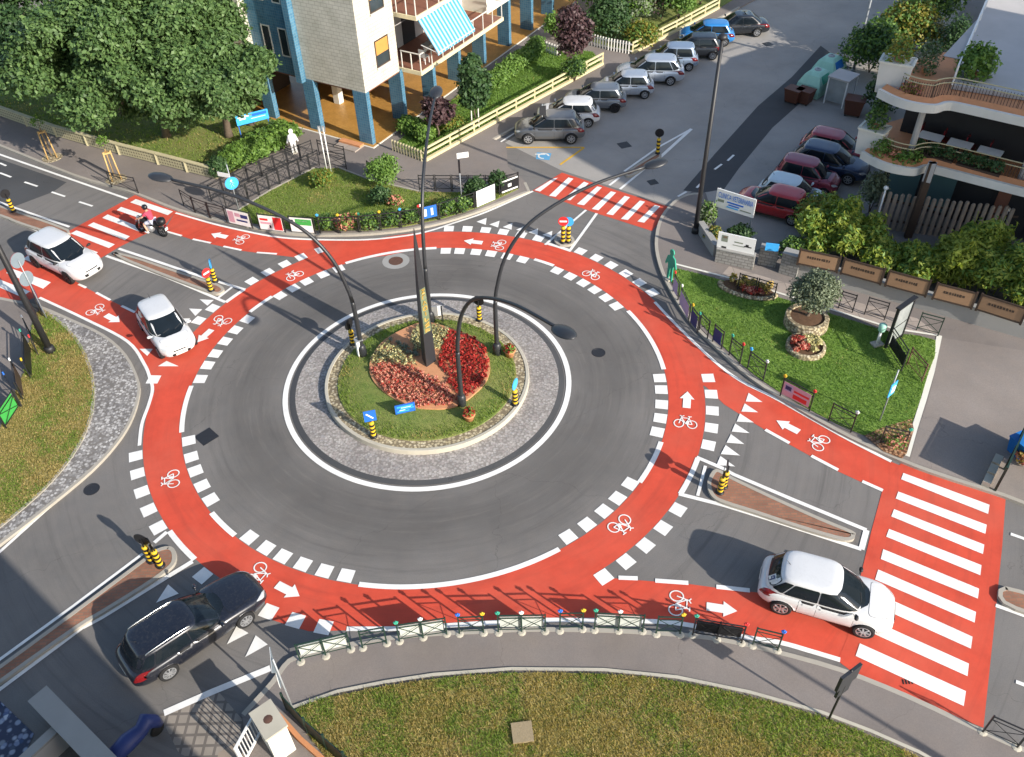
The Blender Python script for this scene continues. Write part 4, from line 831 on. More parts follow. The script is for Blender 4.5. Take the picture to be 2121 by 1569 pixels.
# ------------------------------------------------------------------ railings
ORN = {'g': 'teal_plastic', 'w': 'white_plastic', 'b': 'blue_sign', 'y': 'yellow_plastic', 'r': 'red_sign', 'c': 'sky_sign', 'o': 'orange_trim'}
def railing(a, b, label, group, z0=KZ, h=1.02, iron='black_iron', wide=False, boardm=None, orn='', foot=True, prints=None, bside=1, bz=(.22, .80)):
    A, B = (P(*a, z0) if len(a) == 2 else a), (P(*b, z0) if len(b) == 2 else b); L_ = (B - A).length; d = (B - A) / L_
    t = thing('railing', label, 'railing', A, math.atan2(d.y, d.x), group); xs = [0, L_ / 2, L_] if wide else [0, L_]
    for x in xs: m_ = MB(); m_.box((x, 0, h / 2), (.045, .045, h)); m_.build('post', iron, t)
    m_ = MB()
    for z, th in ((h - .05, .04), (h - .22, .026), (.16, .026)): m_.box((L_ / 2, 0, z), (L_ - .05, th * .8, th))
    m_.build('rails', iron, t); m_ = MB()
    for i in range(len(xs) - 1):
        x0, x1 = xs[i] + .03, xs[i + 1] - .03; m_.bar((x0, -.012, .18), (x1, -.012, h - .24), .012, .022); m_.bar((x0, .012, h - .24), (x1, .012, .18), .012, .022)
    m_.build('cross_bars', iron, t)
    if boardm:
        m_ = MB(); y = .06 * bside; m_.box((L_ / 2, y, (bz[0] + bz[1]) / 2), (L_ - .12, .012, bz[1] - bz[0])); bd = m_.build('board', boardm, t)
        if prints:
            for mt_, rows in prints:
                m_ = MB()
                for (x0, y0, x1, y1) in rows: m_.box((.06 + (L_ - .12) * (x0 + x1) / 2, y + .0095 * bside, bz[1] - (bz[1] - bz[0]) * (y0 + y1) / 2), ((L_ - .12) * (x1 - x0), .005, (bz[1] - bz[0]) * (y1 - y0)))
                m_.build('print', mt_, bd)
    for i, ch in enumerate(orn):
        if ch in ORN:
            x = xs[min(i, len(xs) - 1)]; m_ = MB(); c = Vector((x, 0, h + .10))
            for q in range(5): an = 2 * math.pi * q / 5 + .3; m_.lathe([(.01, .035), (.036, .02), (.042, 0), (.025, -.02)], 7, c + Vector((math.cos(an) * .05, 0, math.sin(an) * .05)))
            m_.lathe([(.01, .045), (.028, .035), (.03, -.08)], 7, c); m_.build('ornament', ORN[ch], t, True)
    if foot:
        for x in xs: m_ = MB(); m_.lathe([(.15, -.03), (.14, .012), (.08, .03), (.05, .03)], 9, (x, random.uniform(-.04, .02), 0)); m_.build('footing', 'concrete_pale', t)
    return t
zr = reg(560, 1110, 3.418); zs = reg(1060, 1110, 3.418)
GB = 'railings along the bottom pavement'
for a, b, wd_, bm, orn, lab in (
    ((215, 890), (570, 805), 1, 'offwhite_board', '', 'wide dark green railing with pale board, leftmost of the bottom row'),
    ((655, 795), (825, 765), 0, None, '', 'narrow open railing, second from the left in the bottom row'),
    ((915, 750), (1250, 700), 1, 'offwhite_board', 'gw', 'wide dark green railing with a pale board and green and white ornaments'),
    ((1340, 695), (1510, 688), 0, None, 'by', 'narrow open railing with blue and yellow ornaments, left part of the bottom row'),
    ((1615, 683), (1945, 678), 1, 'offwhite_board', 'gw', 'wide railing with pale board, third boarded one of the bottom row')):
    railing(zr(a)[0], zr(b)[0], lab, GB, iron='green_iron', wide=wd_, boardm=bm, orn=orn)
for a, b, wd_, bm, orn, lab in (
    ((340, 668), (500, 664), 0, None, 'by', 'narrow railing with a blue tag under the middle of the red lane'),
    ((585, 664), (925, 682), 1, 'offwhite_board', 'gw', 'wide railing with pale board just left of the bicycle symbol'),
    ((1022, 692), (1190, 695), 0, None, 'xy', 'narrow railing with one yellow ornament below the bicycle symbol'),
    ((1280, 703), (1625, 762), 1, 'black_plastic', 'gxr', 'wide railing with a black board and a green ornament'),
    ((1705, 772), (1880, 815), 0, None, 'xb', 'narrow railing with blue ornament, rightmost of the bottom row')):
    railing(zs(a)[0], zs(b)[0], lab, GB, iron='green_iron' if bm != 'black_plastic' else 'black_iron', wide=wd_, boardm=bm, orn=orn)
railing((2035, 1517), (2106, 1549), 'open black railing in the bottom right corner past the big zebra', GB, orn='')
# top left railings round the triangular lawn
GA = 'railings round the triangular lawn'
def rail_path(pts, n, labels, group, **kw):
    L_ = [P(*q, KZ) for q in pts]; seg = [(L_[i + 1] - L_[i]).length for i in range(len(L_) - 1)]; tot = sum(seg)
    def at(s_):
        for i, q in enumerate(seg):
            if s_ <= q or i == len(seg) - 1: return L_[i].lerp(L_[i + 1], s_ / q)
            s_ -= q
    for i in range(n):
        a, b = at(tot * (i + .04) / n), at(tot * (i + .96) / n)
        k_ = {q: (v[i] if isinstance(v, (list, tuple)) and q in ('orn', 'boardm', 'prints') else v) for q, v in kw.items()}
        railing(a, b, labels[i] if isinstance(labels, list) else labels, group, **k_)
rail_path([(380, 425), (415, 447), (472, 462)], 3, ['open black railing right beside the left zebra crossing', 'open black railing, middle of the three before the first banner', 'open black railing next to the first pink and white banner'], GA, foot=False)
red_pr = [('pink_board', [(.04, .1, .3, .9), (.36, .15, .6, .4)]), ('navy', [(.62, .2, .95, .45), (.4, .6, .9, .72)])]
railing((476, 463), (524, 474), 'railing with a pink and white banner, first of the three banners', GA, boardm='white_plastic', prints=red_pr, bside=-1, foot=False, bz=(.1, .95))
railing((540, 476), (592, 482), 'railing with a white and red banner, middle of the three banners', GA, boardm='white_plastic', prints=[('red_sign', [(.62, .05, .98, .95), (.06, .2, .4, .35)]), ('pink_board', [(.06, .45, .5, .6)]), ('black_plastic', [(.42, .65, .5, .85)])], bside=-1, foot=False, bz=(.1, .95))
railing((604, 481), (654, 485), 'railing with a white and green banner, third of the three banners', GA, boardm='white_plastic', prints=[('green_sign', [(.25, .08, .97, .5)]), ('black_plastic', [(.06, .15, .16, .5)]), ('white_plastic', [(.3, .2, .8, .24)])], bside=-1, foot=False, bz=(.1, .95))
rail_path([(662, 484), (700, 484), (760, 481), (839, 471), (872, 465)], 5, ['open railing with a blue ornament right of the green banner', 'open railing with yellow and red ornaments below the small lawn', 'open railing with a pale green ornament below the small lawn', 'open railing with a yellow ornament left of the dark obelisk tip', 'open railing with blue ornaments left of the far lamp pole'], GA, foot=False, orn=['cx', 'yo', 'gx', 'yx', 'cr'])
railing((874, 464), (908, 456), 'railing carrying a blue sign with white figures behind the far lamp pole', GA, boardm='blue_sign', prints=[('white_plastic', [(.12, .2, .3, .8), (.6, .2, .75, .8)])], orn='wx', foot=False, bside=-1, bz=(.3, 1.0))
rail_path([(910, 456), (984, 432)], 2, ['open railing half hidden by plants right of the blue sign', 'open railing half hidden by plants left of the white panel'], GA, foot=False)
railing((985, 431), (1026, 413), 'railing with a blank white panel near the far zebra', GA, boardm='white_plastic', bside=-1, foot=False, bz=(.05, 1.0))
railing((1035, 405), (1074, 390), 'railing with a black and white banner at the tip of the small lawn', GA, boardm='black_plastic', prints=[('white_plastic', [(.05, .02, .97, .14), (.05, .86, .97, .98), (.4, .4, .6, .65)])], bside=-1, foot=False, bz=(.1, .85))
rail_path([(868, 396), (1040, 397)], 5, ['open black railing at the back of the small lawn, left end of its row', 'open black railing at the back of the small lawn behind the lamp pole', 'open black railing at the back of the small lawn beside the thin sign post', 'open black railing at the back of the small lawn right of the sign post', 'open black railing at the back of the small lawn, right end of its row'], GA, foot=False)
railing((1046, 397), (1072, 391), 'short open railing closing the right tip of the small lawn', GA, foot=False)
GP = 'railings along the diagonal footpath'
rail_path([(470, 437), (663, 343)], 9, 'black railing of the near side of the diagonal footpath by the small lawn', GP, foot=False)
rail_path([(438, 418), (520, 375), (650, 322)], 8, 'black railing of the far side of the diagonal footpath by the hedge', GP, foot=False)
railing((678, 344), (718, 352), 'short black railing beside the two thin white poles', GA, foot=False); railing((662, 322), (716, 336), 'short black railing behind the two thin white poles', GA, foot=False)
railing((764, 366), (797, 384), 'black railing standing beside the round green bush', GA, foot=False)
railing((232, 388), (287, 401), 'black railing near the staked saplings by the left zebra', GA, foot=False)
# garden railings
GG = 'railings of the corner garden'
railing((1527, 602), (1562, 612), 'open railing behind the small yellow flower bed, left one', GG, foot=False); railing((1566, 613), (1602, 624), 'open railing behind the small yellow flower bed, right one', GG, foot=False)
railing((1736, 639), (1765, 648), 'open railing behind the olive tree, left one', GG, foot=False); railing((1790, 652), (1831, 664), 'open railing between the olive tree and the glass shelter', GG, foot=False)
railing((1898, 684), (1942, 696), 'green topped railing right of the glass shelter', GG, foot=False, iron='green_iron')
railing((1878, 757), (1908, 792), 'rusty red railing at the end of the brick path', GG, foot=False, iron='rust_iron'); railing((1835, 722), (1866, 770), 'tall black railing in front of the glass shelter', GG, foot=False, h=1.25, boardm='black_plastic')
railing((1822, 920), (1870, 932), 'railing with a teal ornament on the bark chips', GG, foot=False, orn='xg')
ogs = [((1394, 604), (1404, 622), 'lilac_board', 'rx', 'railing with a lilac banner right behind the green cut-out figure'), ((1408, 632), (1426, 668), 'lilac_board', 'wx', 'railing with a long lilac banner seen almost edge-on'), ((1430, 672), (1444, 690), 'navy', 'yg', 'railing with a dark board and yellow and green ornaments'),
       ((1448, 684), (1465, 702), None, '', 'open railing with a red rag in the garden edge row'), ((1476, 708), (1494, 724), 'navy', '', 'railing with a dark blue shield on the garden edge'), ((1510, 736), (1532, 754), None, 'gr', 'open railing with green and red ornaments on the garden edge'),
       ((1548, 764), (1580, 790), None, 'cw', 'open railing with blue and white ornaments on the garden edge'), ((1616, 820), (1676, 852), 'pink_board', 'yr', 'railing with a pink printed banner facing the red lane'), ((1716, 872), (1762, 896), None, 'xw', 'open railing with white ornament by the bark chips')]
for a, b, bm, orn, lab in ogs:
    pr = [('lilac_board', [(.05, .1, .35, .6)]), ('red_sign', [(.4, .3, .95, .45), (.4, .6, .9, .9)]), ('navy', [(.08, .2, .3, .5)])] if bm == 'pink_board' else None
    railing(a, b, lab, GG, foot=False, boardm=bm, orn=orn, prints=pr, bside=-1, bz=(.2, .9))
# left edge railings
GL = 'railings along the left footpath'
zl = reg(0, 540, 4.128)
for a, b, bm, orn, lab in (((305, 300), (372, 480), 'navy', '', 'dark railing at the foot of the three round traffic signs'), ((215, 330), (330, 520), 'black_plastic', '', 'black boarded railing behind the thick dark column'), ((268, 640), (330, 810), None, 'wr', 'open railing with a red rag and white ornament below the dark column'),
                           ((255, 760), (268, 1010), 'black_plastic', 'gy', 'black boarded railing with a teal and yellow ornament'), ((170, 1010), (200, 1190), 'dark_brown', 'wx', 'brown boarded railing with a white ornament'), ((120, 1130), (190, 1250), None, 'bx', 'open railing with blue ornament above the green and white banner'),
                           ((60, 1440), (180, 1255), 'green_sign', '', 'railing with a green and white printed banner at the left edge')):
    pr = [('white_plastic', [(.35, .0, 1.0, 1.0)]), ('black_plastic', [(.55, .3, .62, .9), (.7, .2, .76, .8)])] if bm == 'green_sign' else None
    railing(zl(a)[0], zl(b)[0], lab, GL, foot=False, boardm=bm, orn=orn, prints=pr, bside=1, bz=(.1, .92))
# ------------------------------------------------------------------ poles and signs
def pole(px, z0, h, r_, mat, label, cat='sign post', name='sign_post', rz=0.):
    p_ = P(*px, z0); t = thing(name, label, cat, (p_.x, p_.y, z0), rz); m_ = MB(); m_.tube([(0, 0, -.05), (0, 0, h)], r_, 8); m_.build('pole', mat, t, True); return t
def disc(t, z, r_, face, mat, sides=28, sym=None, off=.05, back='sign_grey', rot=0):
    d = Vector((math.cos(face), math.sin(face), 0)); mt = frame(d * off + Vector((0, 0, z)), Vector((-d.y, d.x, 0))); m_ = MB()
    m_.lathe([(r_, 0), (r_, .012)], sides, mt=Matrix.Rotation(rot, 3, 'Z')); m_.xf(mt); s_ = m_.build('sign_face', mat, t)
    m_ = MB(); m_.lathe([(r_, -.012), (r_, -.001)], sides, mt=Matrix.Rotation(rot, 3, 'Z')); m_.xf(mt); m_.build('sign_back', back, t)
    if sym: q = MB(); sym(q); q.xf(mt); q.build('symbol', 'white_plastic', s_)
    return s_
def walker(q):
    q.lathe([(.055, .013), (.055, .018)], 10, (0, .15, 0)); q.bar((0, .08, .016), (.01, -.06, .016), .006, .09); q.bar((0, -.05, .0165), (-.1, -.22, .0165), .006, .045); q.bar((.01, -.05, .017), (.1, -.22, .017), .006, .045); q.bar((0, .06, .0175), (.12, -.02, .0175), .006, .035); q.bar((0, .06, .018), (-.12, -.03, .018), .006, .035)
t = pole((497, 444), KZ, 3.0, .03, 'galvanised', 'tall post with a blue pedestrian sign and white name plate above the left banners'); h_ = up((497, 444), (482, 383), KZ)
disc(t, h_, .36, R(-60), 'sky_sign', sym=lambda q: walker(q)); m_ = MB(); m_.box((-.35, .12, h_ + .42), (.72, .03, .24), R(-22)); m_.build('name_plate', 'white_plastic', t)
t = pole((957, 427), KZ, 2.7, .03, 'galvanised', 'thin post with a white street name plate in the small lawn near the far lamp'); hz = up((957, 427), (953, 330), KZ)
m_ = MB(); m_.box((0, 0, hz - .55), (.10, .10, .75)); m_.build('pole_wrap', 'black_plastic', t); m_ = MB(); m_.box((.22, 0, hz + .1), (.62, .03, .3), R(12)); m_.build('name_plate', 'white_plastic', t)
for q, lab in (((678, 358), 'left one of the two thin white poles at the back of the small lawn'), ((686, 357), 'right one of the two thin white poles at the back of the small lawn')):
    hh = up(q, (q[0] - 13, 268), KZ); tt = pole(q, KZ, hh, .035, 'white_plastic', lab, 'pole', 'white_pole'); tt['group'] = 'two thin white poles'; m_ = MB(); m_.box((0, 0, hh - .1), (.16, .06, .35)); m_.build('bracket', 'galvanised', tt)
t = pole((1123, 290), 0, 2.3, .03, 'galvanised', 'thin post with a blue parking sign at the reserved bay'); m_ = MB(); m_.box((.03, -.03, 1.9), (.4, .02, .6), R(10)); m_.build('sign_plate', 'pole_grey', t)
t = pole((97, 660), KZ, 3.3, .028, 'galvanised', 'leaning grey post with two round sign backs at the left edge'); hz = up((97, 660), (40, 545), KZ)
disc(t, hz, .36, R(155), 'red_sign'); disc(t, hz - 1.0, .36, R(155), 'white_plastic')
t = pole((1822, 872), .15, 2.75, .028, 'galvanised', 'slim post with a blue rectangular sign in the corner garden'); hz = up((1822, 872), (1846, 812), .15); m_ = MB(); m_.box((.03, -.02, hz), (.46, .03, .66), R(40)); s_ = m_.build('sign_plate', 'sky_sign', t); m_ = MB(); m_.box((.046, -.04, hz), (.26, .03, .3), R(40)); m_.build('symbol', 'white_plastic', s_)
t = pole((1716, 1491), .15, 2.9, .035, 'black_iron', 'black sign post seen with its plate edge-on by the bottom lawn', rz=R(0)); m_ = MB(); m_.box((0, 0, 2.5), (.80, .09, .75), R(32)); m_.build('sign_plate', 'pole_grey', t); m_ = MB(); m_.box((.02, .03, 1.8), (.5, .08, .5), R(32)); m_.build('sign_plate', 'pole_grey', t)
t = pole((612, 1482), KZ, 3.3, .03, 'galvanised', 'grey post with a triangular give way sign seen from behind at bottom left'); hz = up((612, 1482), (560, 1385), KZ); disc(t, hz, .48, R(195), 'white_plastic', 3, rot=R(-90)); disc(t, hz - .75, .3, R(200), 'white_plastic')
# columns
def column(px, z0, h, r0, r1, mat, label, cat='lamp column', name='lamp_column'):
    p_ = P(*px, z0); t = thing(name, label, cat, (p_.x, p_.y, z0)); m_ = MB(); m_.tube([(0, 0, -.05), (0, 0, h * .3), (0, 0, h)], [r0, (r0 + r1) / 2 + .01, r1], 12); m_.build('pole', mat, t, True)
    m_ = MB(); m_.lathe([(r0 * 1.5, -.03), (r0 * 1.5, .25), (r0 * 1.05, .32)], 12); m_.build('base_plate', mat, t, True); return t
t = column((1440, 482), KZ, up((1440, 482), (1498, 88), KZ), .13, .085, 'black_iron', 'very tall black lamp column by the veterinary billboard'); hz = up((1440, 482), (1498, 88), KZ)
m_ = MB(); m_.lathe([(.1, hz), (.24, hz + .05), (.2, hz + .2), (.05, hz + .26)], 12); m_.build('lamp_head', 'black_iron', t, True)
hz = up((105, 728), (0, 560), KZ); column((105, 728), .15, 9.5, .15, .10, 'black_iron', 'thick black lamp column leaning into the frame at the left edge')
t = column((1766, 152), 0, 10.5, .09, .06, 'galvanised', 'slender pale grey lamp column at the top right by the recycling bins')
m_ = MB(); m_.tube([(0, 0, 10.4), (-.6, -.2, 10.7), (-1.6, -.5, 10.8)], [.05, .045, .04], 8); m_.build('arm', 'galvanised', t, True)
# ------------------------------------------------------------------ vehicles
def evaluate(o):
    me = bpy.data.meshes.new_from_object(o.evaluated_get(bpy.context.evaluated_depsgraph_get())); return me
SPEC = {  # L, W, H, wheelbase, belt, hood front z, hood base z, windshield base x, roof front x, roof rear x, rear glass base x, wheel r, ground clearance, roundness
 'hatch':     dict(L=3.95, W=1.72, H=1.48, wb=2.48, belt=.93, hf=.76, hb=.95, xwb=1.08, xrf=.30, xrr=-1.42, xrb=-1.80, wr=.31, gc=.20),
 'city':      dict(L=3.60, W=1.64, H=1.48, wb=2.36, belt=.92, hf=.74, hb=.95, xwb=1.06, xrf=.36, xrr=-1.25, xrb=-1.62, wr=.29, gc=.19),
 'suv':       dict(L=4.45, W=1.86, H=1.66, wb=2.65, belt=1.06, hf=.88, hb=1.08, xwb=1.14, xrf=.32, xrr=-1.62, xrb=-2.02, wr=.36, gc=.24),
 'cross':     dict(L=4.28, W=1.82, H=1.61, wb=2.58, belt=1.02, hf=.84, hb=1.03, xwb=1.14, xrf=.30, xrr=-1.50, xrb=-1.98, wr=.35, gc=.23),
 'estate':    dict(L=4.78, W=1.84, H=1.47, wb=2.72, belt=.94, hf=.74, hb=.96, xwb=.86, xrf=.05, xrr=-1.86, xrb=-2.22, wr=.33, gc=.19),
 'mpv':       dict(L=4.55, W=1.80, H=1.64, wb=2.68, belt=1.00, hf=.80, hb=1.02, xwb=1.18, xrf=.38, xrr=-1.62, xrb=-2.08, wr=.32, gc=.20),
 'saloon':    dict(L=4.65, W=1.80, H=1.46, wb=2.70, belt=.92, hf=.72, hb=.94, xwb=.95, xrf=.15, xrr=-1.05, xrb=-1.78, wr=.32, gc=.19),
 'kei':       dict(L=3.55, W=1.60, H=1.58, wb=2.30, belt=.95, hf=.80, hb=.98, xwb=1.02, xrf=.42, xrr=-1.40, xrb=-1.66, wr=.28, gc=.19),
}
def car_shell(sp_, paint):
    L, W, H, wb = sp_['L'], sp_['W'], sp_['H'], sp_['wb']; hw = W / 2; zb, gc = sp_['belt'], sp_['gc']; xw = sp_['xwb']
    st = [(-L / 2, zb - .30, .64, gc + .22), (-L / 2 + .05, zb - .15, .76, gc + .10), (-L / 2 + .22, zb - .03, .90, gc + .04), (-L / 2 + .55, zb, .985, gc), (-wb / 2 + .3, zb, 1, gc - .01), (-.3, zb - .005, 1, gc - .01), (.45, zb - .01, 1, gc - .01),
          (xw - .05, zb - .005, .995, gc - .01), (xw + .16, sp_['hb'] - .03, .985, gc), (xw + (L / 2 - xw) * .5, (sp_['hb'] * .6 + sp_['hf'] * .4), .97, gc), (L / 2 - .34, sp_['hf'] + .04, .90, gc + .02), (L / 2 - .12, sp_['hf'] - .05, .76, gc + .05), (L / 2 - .03, sp_['hf'] - .16, .62, gc + .12), (L / 2, sp_['hf'] - .26, .50, gc + .2)]
    vs, fs = [], []; nr = 14
    for x, zt, f, z0 in st:
        w_ = hw * f; zs = zt - .03; half = [(0, z0), (w_ * .75, z0), (w_ * .95, z0 + .10), (w_ * 1.0, z0 + (zs - z0) * .5), (w_ * .975, zs - .12), (w_ * .90, zs), (w_ * .55, zt + .015), (0, zt + .025)]
        ring = half + [(-y, z) for y, z in half[-2:0:-1]]; vs += [(x, y, z) for y, z in ring]
    nr = len(half) * 2 - 2; k = len(st)
    fs = [(i * nr + j, i * nr + (j + 1) % nr, (i + 1) * nr + (j + 1) % nr, (i + 1) * nr + j) for i in range(k - 1) for j in range(nr)] + [tuple(range(nr))[::-1], tuple((k - 1) * nr + j for j in range(nr))]
    fs = [q[::-1] for q in fs]
    o = link_mesh('shell', vs, fs, ['paint_' + paint, 'trim_black'])
    m_ = o.modifiers.new('s', 'SUBSURF'); m_.levels = 2
    cut = []
    for sx in (-1, 1):
        for sy in (-1, 1):
            q = MB(); q.lathe([(sp_['wr'] + .05, -.3), (sp_['wr'] + .05, .3)], 28, mt=Matrix.Rotation(R(90), 3, 'X')); q.v = [p_ + Vector((sx * wb / 2, sy * hw, sp_['wr'])) for p_ in q.v]
            c = q.build('cutter', ['trim_black']); cut.append(c); b = o.modifiers.new('b', 'BOOLEAN'); b.operation = 'DIFFERENCE'; b.object = c; b.solver = 'FAST'
    me = evaluate(o)
    if len(me.vertices) < 300:
        for b in [m for m in o.modifiers if m.type == 'BOOLEAN']: o.modifiers.remove(b)
        me = evaluate(o)
    v = [x.co.copy() for x in me.vertices]; f = [tuple(p_.vertices) for p_ in me.polygons]; mi = []
    for p_ in me.polygons:
        c = p_.center; inn = any(math.hypot(c.x - sx * wb / 2, c.z - sp_['wr']) < sp_['wr'] + .046 for sx in (-1, 1)) and abs(c.y) < hw + .02 and (abs(p_.normal.y) < .8 or abs(c.y) < hw - .2) and c.z < zb - .12
        mi.append(1 if inn or (c.z < gc + .035) else 0)
    for c in cut: bpy.data.objects.remove(c)
    bpy.data.objects.remove(o); bpy.data.meshes.remove(me)
    # greenhouse
    n = 44; lev = []
    def plan(x0, x1, h_, z, e=5.0, bow=.06): 
        out = []; cx, a = (x0 + x1) / 2, (x1 - x0) / 2
        for i in range(n):
            th = 2 * math.pi * i / n; c, s_ = math.cos(th), math.sin(th); x = cx + a * math.copysign(abs(c) ** (2 / e), c); y = h_ * math.copysign(abs(s_) ** (2 / e), s_)
            x -= (bow if c > 0 else -bow * .6) * (y / h_) ** 2 * abs(c) ** .5; out.append(Vector((x, y, z)))
        return out
    zr_ = H - .055; gr = []
    for t_ in (0, .15, .3, .45, .6, .75, .9, 1.0):
        q = t_ ** 1.05; hwid = hw * (.905 + (.745 - .905) * t_ ** 1.25); gr.append(plan(sp_['xrb'] + (sp_['xrr'] - sp_['xrb']) * q - .02 * math.sin(math.pi * t_), sp_['xwb'] + (sp_['xrf'] - sp_['xwb']) * q + .035 * math.sin(math.pi * t_), hwid, zb - .04 + (zr_ - zb + .04) * t_))
    gr.append(plan(sp_['xrr'] + .07, sp_['xrf'] - .08, hw * .70, zr_ + .032)); gr.append(plan(sp_['xrr'] + .25, sp_['xrf'] - .3, hw * .55, H - .008)); gr.append(plan(sp_['xrr'] + .6, sp_['xrf'] - .65, hw * .28, H))
    o_ = len(v); v += [p_ for r_ in gr for p_ in r_]; kk = len(gr)
    f += [(o_ + i * n + j, o_ + i * n + (j + 1) % n, o_ + (i + 1) * n + (j + 1) % n, o_ + (i + 1) * n + j) for i in range(kk - 1) for j in range(n)] + [tuple(o_ + (kk - 1) * n + j for j in range(n))]
    mi += [0] * (n * (kk - 1) + 1)
    return v, f, mi
def patch(bvh, outline, axis, off, rings=5):
    """project a 2-D outline onto the shell along an axis ('x+','x-','y+','y-' = side it is seen from, or a direction vector with a frame)"""
    k = len(outline); cx = sum(p_[0] for p_ in outline) / k; cy = sum(p_[1] for p_ in outline) / k
    if isinstance(axis, str):
        s_ = 1 if axis[1] == '+' else -1
        mk = (lambda a, b: (Vector((s_ * 6, a, b)), Vector((-s_, 0, 0)))) if axis[0] == 'x' else (lambda a, b: (Vector((a, s_ * 4, b)), Vector((0, -s_, 0)))) if axis[0] == 'y' else (lambda a, b: (Vector((a, b, 5)), Vector((0, 0, -1))))
    else: mk = axis
    vs = []
    for r_ in range(rings + 1):
        t_ = 1 - r_ / rings
        for a, b in (outline if r_ < rings else [(cx, cy)]):
            A, B = cx + (a - cx) * t_, cy + (b - cy) * t_; o, d = mk(A, B); h = bvh.ray_cast(o, d)
            if h[0] is None: h = bvh.find_nearest(o + d * 4)
            nn = h[1] if h[1].dot(d) < 0 else -h[1]; vs.append(h[0] + nn * off - d * off * .5)
    fs = [(i * k + j, i * k + (j + 1) % k, (i + 1) * k + (j + 1) % k, (i + 1) * k + j) for i in range(rings - 1) for j in range(k)] + [((rings - 1) * k + j, (rings - 1) * k + (j + 1) % k, rings * k) for j in range(k)]
    d = mk(cx, cy)[1]; a, b, c = (vs[i] for i in fs[0][:3])
    if (b - a).cross(c - a).dot(d) > 0: fs = [q[::-1] for q in fs]
    return vs, fs
def rnd(pts, r_=.06, n=4, sub=5):
    """round the corners of an outline and subdivide its edges"""
    out = []; k = len(pts)
    for i in range(k):
        p0, p1, p2 = Vector(pts[i - 1]), Vector(pts[i]), Vector(pts[(i + 1) % k]); a, b = (p0 - p1), (p2 - p1); q = min(r_, a.length * .45, b.length * .45); A, B = p1 + a.normalized() * q, p1 + b.normalized() * q
        for j in range(n + 1): t_ = j / n; out.append((1 - t_) ** 2 * A + 2 * t_ * (1 - t_) * p1 + t_ * t_ * B)
    fin = []
    for i in range(len(out)):
        a, b = out[i], out[(i + 1) % len(out)]; m_ = max(1, int((b - a).length / .16))
        for j in range(m_): fin.append(tuple(a.lerp(b, j / m_)))
    return fin
def ell(cx, cy, a, b, n=20, rot=0): return [(cx + a * math.cos(t_) * math.cos(rot) - b * math.sin(t_) * math.sin(rot), cy + a * math.cos(t_) * math.sin(rot) + b * math.sin(t_) * math.cos(rot)) for t_ in [2 * math.pi * i / n for i in range(n)]]
WHEELS = {}
def wheel(car, x, y, r_, out, rim='alloy', spokes=7):
    t = bpy.data.objects.new('wheel', None); COL.objects.link(t); t.empty_display_size = .1; adopt(t, car); t.location = (x, y, r_); key = (r_, out, rim, spokes)
    if key not in WHEELS:
        mt = Matrix.Rotation(R(-90 * out), 3, 'X'); a = MB(); a.lathe([(r_ * .62, -.10), (r_ * .96, -.095), (r_, -.05), (r_, .05), (r_ * .96, .095), (r_ * .80, .105), (r_ * .64, .085)], 26, mt=mt, cap=False)
        b = MB(); b.lathe([(r_ * .66, .088), (r_ * .62, .095), (r_ * .56, .05), (r_ * .2, .045), (.01, .045)], 26, mt=mt, cap=False, mi=1); b.lathe([(r_ * .67, .086), (r_ * .665, .1), (r_ * .59, .098), (r_ * .57, .06)], 26, mt=mt, cap=False)
        for i in range(spokes):
            th = 2 * math.pi * i / spokes; p0 = mt @ Vector((math.cos(th) * r_ * .1, math.sin(th) * r_ * .1, .085)); p1 = mt @ Vector((math.cos(th) * r_ * .61, math.sin(th) * r_ * .61, .088)); b.bar(p0, p1, .045, .045)
        b.lathe([(r_ * .2, .06), (r_ * .17, .1), (.01, .104)], 12, mt=mt, cap=False)
        WHEELS[key] = (a, b)
        ta = a.build('tyre', 'rubber', t, True); tb = b.build('rim', [rim, 'trim_black'], t, False); WHEELS[key] = (ta.data, tb.data)
    else:
        for nm, d in zip(('tyre', 'rim'), WHEELS[key]): q = bpy.data.objects.new(nm, d); COL.objects.link(q); adopt(q, t)
SHELLS = {}
